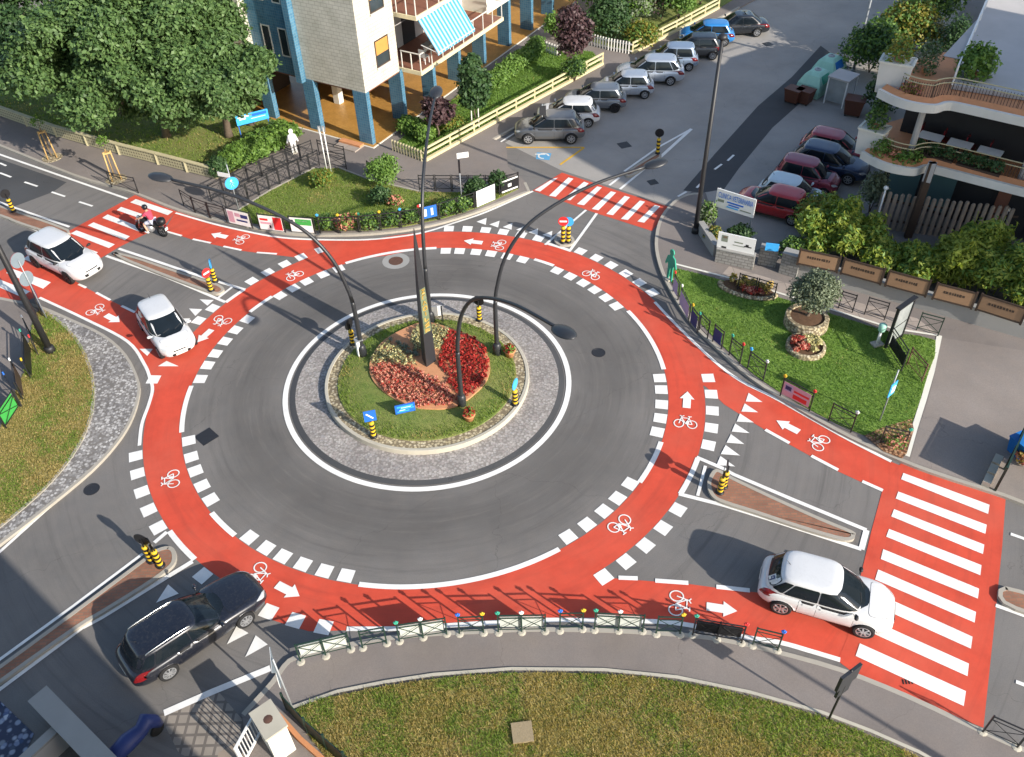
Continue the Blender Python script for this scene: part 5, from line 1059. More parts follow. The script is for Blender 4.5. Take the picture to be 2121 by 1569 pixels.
def car(label, kind, paint, pos, heading, group, rim='alloy', rails=False, visor=None, blacktrim=False, tint=None, spokes=7, name='car', cat='car', ornaments=None, pillar=True, badge=None):
    sp_ = SPEC[kind]; L, W, H, wb = sp_['L'], sp_['W'], sp_['H'], sp_['wb']; hw = W / 2; zb = sp_['belt']
    t = thing('parked_car' if 'parked' in label else 'car', label, cat, (pos[0], pos[1], pos[2] if len(pos) > 2 else 0.016), heading, group)
    v, f, mi = car_shell(sp_, paint); body = link_mesh('body', v, f, ['paint_' + paint, 'trim_black'], t, mi, True)
    bvh = BVHTree.FromPolygons(v, f)
    def pt(name, outline, axis, off, mat, parent=t, rings=4, **kw):
        a, b = patch(bvh, outline, axis, off, rings); o = link_mesh(name, a, b, mat, parent, None, True); return o
    zt = H - .105; zl = zb + .022; xw, xf, xr, xb = sp_['xwb'], sp_['xrf'], sp_['xrr'], sp_['xrb']
    xa = lambda z: xw + (xf - xw) * ((z - zb) / (H - .055 - zb)) ** 1.05; xc = lambda z: xb + (xr - xb) * ((z - zb) / (H - .055 - zb)) ** 1.05
    gl = tint or 'car_glass'
    pt('windshield', rnd([(-hw * .835, zb + .0), (hw * .835, zb + .0), (hw * .69, H - .085), (-hw * .69, H - .085)], .10), 'x+', .008, gl, rings=5)
    pt('rear_window', rnd([(-hw * .76, zl + .05), (hw * .76, zl + .05), (hw * .67, H - .13), (-hw * .67, H - .13)], .10), 'x-', .008, gl)
    mid = (xw + xb) / 2 * .35 - .12
    three = kind in ('estate', 'mpv', 'suv', 'cross')
    for s_ in '+-':
        ax = 'y' + s_; bp = .018
        pt('side_window', rnd([(mid + bp, zl), (xa(zl) - .16, zl), (xa(zt) - .15, zt), (mid + bp, zt)], .06), ax, .008, gl)
        xq = xc(zl) + (.62 if three else .30); xqt = xc(zt) + (.50 if three else .24)
        pt('side_window', rnd([(xq, zl), (mid - bp, zl), (mid - bp, zt), (xqt, zt)], .07), ax, .008, gl)
        if three: pt('side_window', rnd([(xc(zl) + .24, zl + .06), (xq - .04, zl), (xqt - .04, zt), (xc(zt) + .19, zt - .02)], .06), ax, .008, gl)
        # doors with handles, drawn over a dark seam
        zd = sp_['gc'] + .10; xd0, xd1 = -wb / 2 + sp_['wr'] + .12, min(xw - .12, wb / 2 - sp_['wr'] - .06)
        for a, b in ((mid + .006, xd1), (xd0, mid - .006)):
            ol = [(a, zd), (b, zd), (b, zb - .05), (a, zb - .05)]
            c = ((a + b) / 2, (zd + zb) / 2); big = [(q[0] + (.012 if q[0] > c[0] else -.012), q[1] + (.012 if q[1] > c[1] else -.012)) for q in ol]
            dr = pt('door', rnd(ol, .07), ax, .007, 'paint_' + paint); pt('seam', rnd(big, .075), ax, .0035, 'trim_black', dr)
            hx = a + .12 if a > mid - .1 else a + .12; pt('handle', rnd([(hx, zb - .17), (hx + .2, zb - .17), (hx + .2, zb - .125), (hx, zb - .125)], .02), ax, .022, 'paint_' + paint, dr, rings=2)
        if blacktrim or kind in ('suv', 'cross'):
            pt('sill', rnd([(-wb / 2 + sp_['wr'] + .06, sp_['gc'] + .02), (wb / 2 - sp_['wr'] - .06, sp_['gc'] + .02), (wb / 2 - sp_['wr'] - .06, sp_['gc'] + .095), (-wb / 2 + sp_['wr'] + .06, sp_['gc'] + .095)], .02), ax, .012, 'trim_black')
        sg = 1 if s_ == '+' else -1
        pt('headlight', rnd([(sg * hw * .42, sp_['hf'] - .20), (sg * hw * .80, sp_['hf'] - .13), (sg * hw * .86, sp_['hf'] + .00), (sg * hw * .60, sp_['hf'] - .045)], .05), 'x+', .010, 'lamp_clear')
        pt('taillight', rnd([(sg * hw * .72, zb - .30), (sg * hw * .93, zb - .26), (sg * hw * .90, zb - .02), (sg * hw * .74, zb - .06)], .05), 'x-', .012, 'tail_red')
        m_ = MB(); m_.lathe([(.02, -.09), (.075, -.06), (.085, 0), (.075, .06), (.02, .09)], 10, mt=Matrix.Rotation(R(90), 3, 'X')); m_.v = [Vector((p_.x * .8, p_.y * 1.15, p_.z * .75)) + Vector((xa(zb) - .22, sg * (hw * .965 + .08), zb + .07)) for p_ in m_.v]
        m_.bar((xa(zb) - .24, sg * hw * .9, zb + .03), (xa(zb) - .22, sg * (hw + .02), zb + .04), .05); m_.build('mirror', 'trim_black' if blacktrim else 'paint_' + paint, t, True)
        for sx in (-1, 1): wheel(t, sx * wb / 2, sg * (hw - .105), sp_['wr'], sg, rim, spokes)
        if rails:
            m_ = MB(); ys = sg * hw * .67; m_.tube(smooth_line([(xf - .25, ys, H - .055), (xf - .38, ys, H - .005), ((xf + xr) / 2, ys, H + .012), (xr + .30, ys, H - .01), (xr + .18, ys, H - .06)], 4), .018, 6); m_.build('roof_rail', 'chrome', t, True)
    zg = sp_['hf'] - .30
    pt('grille', rnd([(-hw * .45, zg - .12), (hw * .45, zg - .12), (hw * .50, zg + .02), (-hw * .50, zg + .02)], .04), 'x+', .008, 'trim_black')
    pt('grille', rnd([(-hw * .36, zg + .10), (hw * .36, zg + .10), (hw * .40, zg + .15), (-hw * .40, zg + .15)], .02), 'x+', .008, 'trim_black')
    pt('number_plate', rnd([(-.26, zg - .10), (.26, zg - .10), (.26, zg + .005), (-.26, zg + .005)], .01), 'x+', .016, 'plate_white', rings=2)
    zp = zb - .34; pt('number_plate', rnd([(-.26, zp), (.26, zp), (.26, zp + .11), (-.26, zp + .11)], .01), 'x-', .014, 'plate_white', rings=2)
    for y in (-.3, .25): 
        q = pt('wiper', [(y - .02, zl + .03), (y + .30, zl + .09), (y + .30, zl + .105), (y - .02, zl + .045)], 'x+', .016, 'trim_black', rings=2)
    pt('bonnet_seam', rnd([(xw + .13, -hw * .80), (L / 2 - .22, -hw * .58), (L / 2 - .22, hw * .58), (xw + .13, hw * .80)], .2), 'z+', .0035, 'trim_black', rings=4); pt('bonnet', rnd([(xw + .14, -hw * .79), (L / 2 - .23, -hw * .57), (L / 2 - .23, hw * .57), (xw + .14, hw * .79)], .2), 'z+', .007, 'paint_' + paint, rings=6)
    m_ = MB(); m_.tube([(xr + .18, 0, H - .01), (xr + .02, 0, H + .16)], [.012, .004], 5); m_.build('aerial', 'trim_black', t)
    if visor: visor(t, pt, sp_)
    return t
def by_wheels(pr, pf, side, kind):
    """car position from the ground contacts of the rear and front wheel on the seen side (side +1 = its left)"""
    a, b = P(*pr), P(*pf); h = (b - a).normalized(); n = Vector((-h.y, h.x, 0)); c = (a + b) / 2 - n * side * (SPEC[kind]['W'] / 2 - .1); return (c.x, c.y, .016), math.atan2(h.y, h.x)
def by_rear(pr, head, side, kind):
    a = P(*pr); h = Vector((math.cos(head), math.sin(head), 0)); n = Vector((-h.y, h.x, 0)); c = a + h * SPEC[kind]['wb'] / 2 - n * side * (SPEC[kind]['W'] / 2 - .1); return (c.x, c.y, .016), head
GT = 'cars driving on the roundabout'
def pbadge(t, pt, sp_):
    zl = sp_['belt'] + .09; hw = sp_['W'] / 2
    q = pt('sticker', [(-hw * .62, zl), (-hw * .36, zl), (-hw * .36, zl + .24), (-hw * .62, zl + .24)], 'x-', .014, 'plate_white', rings=2); 
    for a, b, c, d in ((-.56, .03, -.52, .21), (-.52, .17, -.42, .21), (-.52, .10, -.42, .13), (-.45, .13, -.42, .17)): pt('letter', [(hw * a, zl + b), (hw * c, zl + b), (hw * c, zl + d), (hw * a, zl + d)], 'x-', .02, 'navy', q, rings=2)
p_, a = by_wheels((1608, 1268), (1788, 1320), -1, 'cross'); car('white compact crossover with an L-plate style sticker on its rear window, entering the big zebra', 'cross', 'white', p_, a, GT, visor=pbadge, blacktrim=True)
p_, a = by_wheels((354, 1404), (514, 1294), -1, 'estate'); car('black estate car with chrome roof rails entering from the bottom left', 'estate', 'black', p_, a, GT, rails=True, spokes=9)
p_, a = by_wheels((77, 553), (151, 590), -1, 'suv'); car('white SUV crossing the left zebra towards the roundabout', 'suv', 'white', p_, a, GT, blacktrim=True, rim='black_plastic')
p_, a = by_wheels((296, 681), (338, 744), -1, 'hatch'); car('white hatchback turning right over the red lane at the left entry', 'hatch', 'white', p_, a, GT)
GP_ = 'cars parked nose-in along the yellow fence'
p_, hA = by_wheels((1181, 299), (1096, 299.5), 1, 'cross'); car('dark grey SUV parked nearest the yellow reserved bay', 'cross', 'grey', p_, hA, GP_, blacktrim=True)
for px, kind, pnt, lab, dh, kw in (((1218, 264.5), 'hatch', 'white', 'small white hatchback parked between the dark grey SUV and a grey hatchback', -2, {}), ((1273.5, 234), 'hatch', 'steel', 'mid grey hatchback parked third from the reserved bay', -2, {'rim': 'black_plastic'}), ((1334.5, 205.5), 'city', 'silver', 'silver small hatchback parked fourth from the reserved bay', -3, {}),
                                   ((1387.5, 178), 'mpv', 'silver', 'silver people carrier parked in the middle of the row', -3, {}), ((1426, 148), 'kei', 'bluegrey', 'boxy blue grey hatchback parked behind the silver people carrier', -4, {}), ((1474.5, 125), 'hatch', 'dark', 'black hatchback with red tail lights parked before the bright blue car', -4, {}),
                                   ((1499, 97), 'hatch', 'azure', 'bright blue hatchback parked next to the far black car', -4, {}), ((1566, 77), 'saloon', 'dark', 'black saloon parked last in the row, far end by the fence tip', 2, {})):
    p_, a = by_rear(px, hA + R(dh), 1, kind); car(lab, kind, pnt, p_, a, GP_, **kw)
GR = 'cars parked beside the bamboo hedge'
p_, hR = by_wheels((1624, 464), (1556, 446), 1, 'hatch'); car('bright red hatchback parked behind the white veterinary billboard', 'hatch', 'red', p_, hR, GR)
def by_roof(px, head, kind, dz=0): c = P(*px, SPEC[kind]['H']); return (c.x, c.y, .016), head
for px, kind, pnt, lab, dh in (((1645, 372), 'city', 'paleblue', 'pale blue small car parked between the red hatchback and the maroon car', 180), ((1680, 333), 'kei', 'maroon', 'maroon boxy car parked between the pale blue and the dark blue car', 180), ((1727, 305), 'cross', 'darkblue', 'dark blue car parked next to the far crimson car', 180), ((1738, 277), 'hatch', 'crimson', 'crimson car parked farthest, partly behind the white balcony end', 180)):
    p_, a = by_roof(px, hR + R(dh), kind); car(lab, kind, pnt, p_, a, GR)
# ---- motorcycle and rider
f_, r_ = P(299, 482), P(336, 490.5); hd = math.atan2(f_.y - r_.y, f_.x - r_.x); mid = (f_ + r_) / 2; k_ = (f_ - r_).length / 1.42
mo = thing('motorcycle', 'black motorcycle with a top case crossing the left zebra', 'motorcycle', (mid.x, mid.y, .016), hd)
def mwheel(x):
    t = bpy.data.objects.new('wheel', None); COL.objects.link(t); adopt(t, mo); t.location = (x, 0, .31); mt = Matrix.Rotation(R(90), 3, 'X')
    q = MB(); q.lathe([(.22, -.06), (.29, -.05), (.31, 0), (.29, .05), (.22, .06)], 24, mt=mt, cap=False); q.build('tyre', 'rubber', t, True)
    q = MB(); q.lathe([(.23, -.03), (.21, -.03), (.21, .03), (.23, .03)], 20, mt=mt, cap=False)
    for i in range(6): a = i * math.pi / 3; q.bar((0, 0, 0), (math.cos(a) * .22, 0, math.sin(a) * .22), .025, .03)
    q.build('rim', 'pole_grey', t)
mwheel(.71); mwheel(-.71)
q = MB(); q.tube([(-.55, 0, .62), (-.25, 0, .70), (.1, 0, .74), (.34, 0, .86), (.46, 0, .82)], [.10, .15, .16, .19, .12], 10); q.build('tank', 'trim_black', mo, True)
q = MB(); q.lathe([(.05, -.22), (.2, -.16), (.24, 0), (.2, .16), (.05, .22)], 10, (0, 0, .42), mt=Matrix.Rotation(R(90), 3, 'Y')); q.build('engine', 'alloy', mo, True)
for s_ in (-1, 1): q = MB(); q.tube([(.71, s_ * .1, .31), (.50, s_ * .1, .95)], .028, 7); q.build('fork', 'chrome', mo, True)
q = MB(); q.tube([(.38, -.36, 1.06), (.46, -.15, 1.03), (.47, 0, 1.0), (.46, .15, 1.03), (.38, .36, 1.06)], .018, 6); q.build('handlebar', 'trim_black', mo, True)
q = MB(); q.tube([(-.85, 0, .74), (-.55, 0, .76), (-.2, 0, .78), (.1, 0, .84)], [.06, .13, .15, .1], 9); q.build('seat', 'trim_black', mo, True)
q = MB(); q.lathe([(.02, -.06), (.11, -.04), (.12, .03), (.03, .08)], 12, (.62, 0, .92), mt=Matrix.Rotation(R(90), 3, 'Y')); q.build('headlight', 'lamp_clear', mo, True)
q = MB(); q.tube([(-.05, -.18, .30), (-.45, -.2, .34), (-.9, -.21, .48)], [.04, .055, .06], 8); q.build('exhaust', 'chrome', mo, True)
q = MB(); q.lathe([(.04, -.16), (.22, -.14), (.25, 0), (.22, .13), (.06, .17)], 12, (-.86, 0, 1.0)); q.v = [Vector((p_.x, p_.y * .95, p_.z)) for p_ in q.v]; q.build('top_case', 'black_plastic', mo, True)
q = MB(); q.box((-1.04, 0, .74), (.05, .16, .07)); q.build('taillight', 'tail_red', mo); q = MB(); q.box((-1.06, 0, .56), (.02, .2, .15)); q.build('number_plate', 'plate_white', mo)
q = MB(); q.tube([(.98, 0, .52), (.86, 0, .63), (.66, 0, .66), (.5, 0, .6)], .06, 7); q.build('mudguard', 'tail_red', mo, True)
def skin(name, verts, edges, radii, mat, parent, root=0, sub=2):
    me = bpy.data.meshes.new(name); me.from_pydata(verts, edges, []); me.materials.append(MATS[mat]); o = bpy.data.objects.new(name, me); COL.objects.link(o)
    s_ = o.modifiers.new('k', 'SKIN'); 
    for i, r_ in enumerate(radii): me.skin_vertices[0].data[i].radius = r_ if isinstance(r_, tuple) else (r_, r_)
    me.skin_vertices[0].data[root].use_root = True; o.modifiers.new('s', 'SUBSURF').levels = sub
    e = evaluate(o); bpy.data.objects.remove(o); e.name = name
    for p__ in e.polygons: p__.use_smooth = True
    if not e.materials: e.materials.append(MATS[mat])
    n = bpy.data.objects.new(name, e); COL.objects.link(n); adopt(n, parent); return n
rd = thing('person', 'person riding the black motorcycle in a red shirt, pale shorts and black helmet', 'person', (mid.x, mid.y, .016), hd)
def rider():
    V = [(-.28, 0, .90), (-.22, 0, 1.10), (-.14, 0, 1.34), (-.11, 0, 1.45), (-.09, 0, 1.56), (-.08, 0, 1.66)]; E_ = [(0, 1), (1, 2), (2, 3), (3, 4), (4, 5)]; Q = [(.15, .13), (.13, .11), (.15, .10), (.06, .06), (.075, .085), (.07, .08)]
    def ch(root, pts, rad):
        i = len(V); V.extend(pts); Q.extend(rad); E_.append((root, i)); E_.extend((i + j, i + j + 1) for j in range(len(pts) - 1)); return len(V) - 1
    for s_ in (-1, 1):
        hnd = ch(2, [(-.11, s_ * .18, 1.39), (.05, s_ * .30, 1.20), (.29, s_ * .34, 1.10), (.36, s_ * .34, 1.085)], [.065, .048, .034, .038])
        for q_ in range(4): y = s_ * (.30 + .027 * q_); ch(hnd, [(.405, y, 1.10), (.43, y, 1.075), (.42, y, 1.04), (.395, y, 1.03)], [.011, .0105, .0095, .008])
        ch(hnd, [(.37, s_ * .285, 1.065), (.395, s_ * .275, 1.035)], [.012, .010])
        ch(0, [(-.22, s_ * .12, .87), (.15, s_ * .25, .77), (.03, s_ * .27, .43), (-.01, s_ * .27, .35), (.13, s_ * .29, .31)], [.10, .072, .05, .036, (.045, .03)])
    b = skin('body', V, E_, Q, 'skin', rd)
    skin('shirt', [(-.28, 0, .95), (-.22, 0, 1.10), (-.14, 0, 1.33), (-.12, 0, 1.43)] + [(-.11, -.18, 1.385), (.0, -.265, 1.26), (-.11, .18, 1.385), (.0, .265, 1.26)], [(0, 1), (1, 2), (2, 3), (2, 4), (4, 5), (2, 6), (6, 7)], [(.18, .155), (.165, .14), (.185, .125), (.085, .085), .095, .08, .095, .08], 'shirt_red', rd)
    skin('shorts', [(-.28, 0, .92), (-.22, -.12, .875), (.10, -.235, .785), (-.22, .12, .875), (.10, .235, .785)], [(0, 1), (1, 2), (0, 3), (3, 4)], [(.175, .14), .125, .10, .125, .10], 'shorts_pale', rd)
    for s_ in (-1, 1): q = MB(); q.lathe([(.02, -.13), (.05, -.11), (.055, .05), (.04, .13), (.015, .15)], 10, mt=Matrix.Rotation(R(90), 3, 'Y')); q.v = [p_ + Vector((.07, s_ * .28, .29)) for p_ in q.v]; q.build('shoe', 'white_plastic', rd, True)
    q = MB(); q.lathe([(.05, -.13), (.115, -.10), (.138, -.02), (.135, .05), (.10, .11), (.04, .14), (.005, .145)], 18, (-.07, 0, 1.68)); q.v = [Vector((-.07 + (p_.x + .07) * 1.12, p_.y, p_.z)) for p_ in q.v]; hl = q.build('helmet', 'helmet', rd, True)
    q = MB(); q.lathe([(.142, -.02), (.145, .03), (.138, .065)], 18, (-.058, 0, 1.675), cap=False); q.f = [g_ for g_ in q.f if all(q.v[i].x > -.02 for i in g_)]; q.mi = [0] * len(q.f); q.build('visor', 'car_glass', hl, True)
    # face behind the visor
    q = MB(); q.lathe([(.02, -.02), (.018, .01), (.004, .03)], 8, (.052, 0, 1.655), mt=Matrix.Rotation(R(70), 3, 'Y')); q.build('nose', 'skin', rd, True)
    for s_ in (-1, 1): q = MB(); q.lathe([(.002, -.011), (.011, 0), (.002, .011)], 8, (.042, s_ * .032, 1.685)); q.build('eye', 'white_plastic', rd, True)
rider()
# ------------------------------------------------------------------ apartment block on pillars
C0 = P(773, 305); ang_b = R(58.95); ub, vb = Vector((math.cos(ang_b), math.sin(ang_b), 0)), Vector((-math.sin(ang_b), math.cos(ang_b), 0))
ap = thing('apartment_block', 'cream and blue tiled apartment block standing on blue mosaic pillars over an amber floor', 'building', (C0.x, C0.y, 0), ang_b)
# local frame: x along the street, y into the block
def bx(name, mat, *boxes, parent=None):
    m_ = MB()
    for (x0, x1, y0, y1, z0, z1) in boxes: m_.box(((x0 + x1) / 2, (y0 + y1) / 2, (z0 + z1) / 2), (x1 - x0, y1 - y0, z1 - z0))
    return m_.build(name, mat, parent or ap)
Z1 = 3.42; TOP = 13.0
bx('floor', 'amber_floor', (-.25, 45, -.22, 11.5, 0, .16)); bx('floor_edge', 'pale_render', (-.33, 45, -.31, -.22, -.02, .15), (-.33, -.25, -.22, 11.5, -.02, .15))
bx('ceiling', 'brown_floor', (.05, 13.8, .05, 11, Z1 - .10, Z1 - .004))
wall1 = bx('wall', 'facade_white', (0, 3.42, 0, 4.42, Z1, TOP)); bx('wall', 'mosaic_blue', (-.42, -.004, 4.424, 4.85, Z1 - .15, TOP), (0, 3.4, 4.854, 8.2, Z1, TOP)); bx('wall', 'facade_white', (-.5, 3.4, 8.204, 11.5, Z1, TOP)); bx('wall', 'grey_render', (3.424, 13.6, 1.9, 11.5, Z1, TOP))
bx('wall', 'pale_render', (13.604, 17.0, -.05, 11.5, Z1, TOP)); bx('wall', 'grey_render', (17.004, 45, 1.8, 11.5, Z1, TOP))
for x in (0, 3.45, 6.85, 9.9, 13.1, 16.6, 19.9, 23.2): bx('pillar', 'mosaic_blue', (x - .02, x + .30, .0, .95, .16, Z1 - .002) if x else (-.02, .30, -.02, .95, .16, Z1 - .002))
for y in (3.9, 7.6): bx('pillar', 'mosaic_blue', (-.06, .30, y, y + .85, .16, Z1 - .004))
for x, y in ((3.4, 5.2), (9, 5), (15, 5), (21, 5)): bx('pillar', 'pale_render', (x, x + .45, y, y + .45, .16, Z1 - .11))
bx('inner_wall', 'dark_brown', (4.5, 12, 8.4, 8.6, .16, Z1 - .11), (-.1, 4.4, 10.2, 10.4, .16, Z1 - .11))
def window(x0, x1, y0, y1, z0, z1, shut, axis, frame_m='dark_brown'):
    """axis 'x': on a face looking along -x (y range), 'y': on a face looking along -y (x range)"""
    f = .07; m_ = MB()
    if axis == 'y':
        a = (y0 - .035); w_ = bx('window', frame_m, (x0 - f, x1 + f, a, a + .05, z0 - f, z0), (x0 - f, x1 + f, a, a + .05, z1, z1 + f), (x0 - f, x0, a, a + .05, z0, z1), (x1, x1 + f, a, a + .05, z0, z1))
        bx('pane', 'window_glass', (x0, x1, a + .02, a + .03, z0, z1), parent=w_); bx('shutter', shut, (x0, x1, a + .008, a + .018, z0 + (z1 - z0) * .45, z1), parent=w_); bx('sill', 'pale_render', (x0 - .12, x1 + .12, a - .10, a + .03, z0 - f - .07, z0 - f - .003), parent=w_)
    else:
        a = x0 - .035; w_ = bx('window', frame_m, (a, a + .05, y0 - f, y1 + f, z0 - f, z0), (a, a + .05, y0 - f, y1 + f, z1, z1 + f), (a, a + .05, y0 - f, y0, z0, z1), (a, a + .05, y1, y1 + f, z0, z1))
        bx('pane', 'window_glass', (a + .02, a + .03, y0, y1, z0, z1), parent=w_)
for z in (4.45, 7.55, 10.6): window(1.42, 2.58, 0, 0, z, z + 1.42, 'orange_trim', 'y')
for z in (4.6, 7.7, 10.8):
    for y in (5.35, 6.65): window(0, 0, y, y + .52, z, z + 1.55, '', 'x', 'pale_render')
for z in (Z1 - .14, 6.55, 9.65):
    bx('balcony_slab', 'cream_wall', (3.68, 13.5, -1.42, 1.9, z, z + .24)); bx('balcony_floor', 'brown_floor', (3.76, 13.42, -1.34, 1.9, z + .243, z + .25))
    rl = MB(); 
    for x in np.arange(3.76, 13.45, 1.20): rl.box((x, -1.36, z + .75), (.05, .05, 1.02))
    for y in (-.7, 0): rl.box((3.76, y, z + .75), (.05, .05, 1.02))
    rl.box((8.6, -1.36, z + 1.27), (9.75, .06, .05)); rl.box((3.76, -.65, z + 1.27), (.05, 1.4, .05)); rl.box((13.45, -.65, z + 1.27), (.05, 1.4, .05)); r_ = rl.build('balcony_railing', 'white_render', ap)
    gl = MB()
    for x in np.arange(3.80, 13.3, 1.20): gl.box((x + .57, -1.36, z + .75), (1.08, .012, .86))
    g = gl.build('glass_panel', 'pale_glass', r_) if z > 9 else None
    bx('balcony_door', 'dark_interior', (4.3, 5.6, 1.86, 1.93, z + .25, z + 2.4)); bx('balcony_door', 'dark_interior', (6.6, 7.9, 1.86, 1.93, z + .25, z + 2.4)); window(10.6, 11.5, 1.9, 1.9, z + 1.1, z + 2.2, 'orange_trim', 'y', 'orange_trim')
aw = MB(); a0, a1 = 4.05, 8.2
aw.add([(a0, -1.30, 6.45), (a1, -1.30, 6.45), (a1, -2.5, 4.75), (a0, -2.5, 4.75), (a0, -1.27, 6.42), (a1, -1.27, 6.42), (a1, -2.47, 4.72), (a0, -2.47, 4.72)], [(3, 2, 1, 0), (4, 5, 6, 7), (0, 4, 7, 3), (1, 2, 6, 5)]); aw.add([(a0, -2.5, 4.748), (a1, -2.5, 4.748), (a1, -2.5, 4.58), (a0, -2.5, 4.58)], [(3, 2, 1, 0)])
aw_o = aw.build('awning', 'awning_stripe', ap)
m_ = MB(); m_.tube([(a0 + .03, -1.3, 5.0), (a0 + .03, -2.48, 4.73)], .02, 6); m_.tube([(a1 - .03, -1.3, 5.0), (a1 - .03, -2.48, 4.73)], .02, 6); m_.tube([(a0, -2.49, 4.745), (a1, -2.49, 4.745)], .028, 6); m_.build('awning_frame', 'white_plastic', aw_o)
def onap(x, y, z): return C0 + ub * x + vb * y + Vector((0, 0, z))
def chair(pos, rz, label):
    t = thing('chair', label, 'chair', pos, rz, 'white chairs on the balcony'); m_ = MB(); m_.box((0, 0, .43), (.46, .46, .04)); m_.build('seat', 'white_plastic', t); m_ = MB(); m_.box((-.22, 0, .66), (.04, .46, .44)); m_.build('backrest', 'white_plastic', t)
    for a in (-.2, .2):
        for b in (-.2, .2): m_ = MB(); m_.box((a, b, .2), (.04, .04, .42)); m_.build('leg', 'white_plastic', t)
zb_ = Z1 + .11
chair(onap(4.9, -.85, zb_), 1, 'white balcony chair nearest the lit corner wall'); chair(onap(7.2, -.9, zb_), 2.2, 'white balcony chair under the far half of the awning')
t = thing('drying_rack', 'drying rack with pale laundry at the near end of the balcony', 'drying rack', onap(5.75, -.7, zb_), ang_b)
m_ = MB(); m_.box((0, 0, .9), (1.0, .5, .03)); m_.build('frame', 'galvanised', t); m_ = MB(); m_.box((.1, 0, .70), (.6, .02, .4)); m_.box((-.2, .15, .66), (.4, .02, .46)); m_.build('laundry', 'white_plastic', t)
for s_ in (-.45, .45): m_ = MB(); m_.bar((s_, -.25, 0), (s_, .25, .9), .02); m_.bar((s_, .25, 0), (s_, -.25, .9), .02); m_.build('leg', 'galvanised', t)
t = thing('entrance_step', 'low pinkish steps by the corner pillar of the apartment block', 'steps', onap(.0, 1.2, 0) - ub * .8, ang_b); m_ = MB(); m_.box((0, 0, .1), (.9, 1.6, .2)); m_.build('tread', 'pavers_pale', t); m_ = MB(); m_.box((.25, 0, .25), (.4, 1.6, .12)); m_.build('tread', 'terracotta', t)
# ------------------------------------------------------------------ restaurant with terraces on the right
rs = thing('terraced_building', 'restaurant building with two curved terracotta terraces and white planter ends', 'building', (0, 0, 0))
def terrace(z, kind):
    e = smooth_line([Vector((17.9, 39.5, 0)), Vector((18.4, 38.55, 0)), Vector((19.05, 37.95, 0)), Vector((19.9, 37.65, 0)), Vector((20.6, 37.9, 0)), Vector((21.3, 37.55, 0)), Vector((24.2, 35.5, 0)), Vector((30.0, 31.5, 0))], 6)
    back = [Vector((34, 37, 0)), Vector((24.5, 44.5, 0)), Vector((20.2, 42.6, 0))]
    poly = [(p_.x, p_.y) for p_ in e + back]; m_ = MB(); m_.prism(poly, z - .22, z, 0, bottom=True); m_.build('terrace_slab', 'white_render', rs)
    m_ = MB(); m_.prism([(p_.x, p_.y) for p_ in offset_line(e, .14) + back], z, z + .02); m_.build('terrace_floor', 'terracotta', rs)
    m_ = MB(); a, b = offset_line(e, -.05), offset_line(e, .12); k = len(e)
    for zz0, zz1, L1, L2 in ((z - .27, z + .13, a, b),):
        m_.add([(p_.x, p_.y, zz0) for p_ in L1] + [(p_.x, p_.y, zz1) for p_ in L1] + [(p_.x, p_.y, zz1) for p_ in L2] + [(p_.x, p_.y, zz0) for p_ in L2], [(q * k + i, q * k + i + 1, ((q + 1) % 4) * k + i + 1, ((q + 1) % 4) * k + i) for q in range(4) for i in range(k - 1)])
    m_.build('parapet', 'white_render', rs)
    m_ = MB(); L1, L2 = offset_line(e, .14), offset_line(e, .46)
    m_.add([(p_.x, p_.y, z + .10) for p_ in L1] + [(p_.x, p_.y, z + .26) for p_ in L2] + [(p_.x, p_.y, z + .02) for p_ in L2], [(q * k + i, q * k + i + 1, (q + 1) * k + i + 1, (q + 1) * k + i) for q in range(2) for i in range(k - 1)]); m_.build('tile_band', 'terracotta', rs)
    ln = offset_line(e, .62); m_ = MB()
    for hh in (1.0, .78): m_.tube([p_ + Vector((0, 0, z + hh)) for p_ in ln[4:]], .028, 6)
    m_.build('handrail', 'fence_cream', rs, True); m_ = MB(); 
    dd = 0; 
    for i in range(4, len(ln) - 1):
        seg = (ln[i + 1] - ln[i]).length
        for q in np.arange(0, seg, .14): p_ = ln[i].lerp(ln[i + 1], q / seg); m_.box((p_.x, p_.y, z + .45), (.018, .018, .85))
    m_.build('balusters', 'dark_brown', rs)['kind'] = 'stuff'
terrace(3.6, 0); terrace(6.85, 1)
def planter(px_bl, px_br, zbt, h, label):
    a, b = P(*px_bl, zbt), P(*px_br, zbt); d = (b - a).normalized(); n = Vector((-d.y, d.x, 0)); w_ = (b - a).length
    m_ = MB(); q = [a - d * .02, b + d * .02, b + n * .85 + d * .02, a + n * .85 - d * .02]; k_ = [p_ + (p_ - (a + b) / 2 - n * .4) * .18 for p_ in q]
    m_.add([(p_.x, p_.y, zbt) for p_ in q] + [(p_.x, p_.y, zbt + h) for p_ in k_], [(0, 3, 2, 1), (0, 1, 5, 4), (1, 2, 6, 5), (2, 3, 7, 6), (3, 0, 4, 7), (4, 5, 6, 7)])
    pl = m_.build('planter_box', 'white_render', rs); m_ = MB()
    for i in range(4): A, B = k_[i] + Vector((0, 0, h + zbt - k_[i].z)), k_[(i + 1) % 4] + Vector((0, 0, h + zbt - k_[i].z)); m_.bar(A, B, .12, .10)
    m_.build('rim', 'pale_render', pl); c = sum(k_, Vector()) / 4; return Vector((c.x, c.y, zbt + h))
pc1 = planter((1771, 317), (1812, 329), 3.35, 1.35, ''); pc2 = planter((1812, 191), (1866, 201), 6.6, 1.5, '')
def col(b, t_, r_, mat='grey_render'): m_ = MB(); m_.tube([b, t_], r_, 8); m_.build('column', mat, rs)
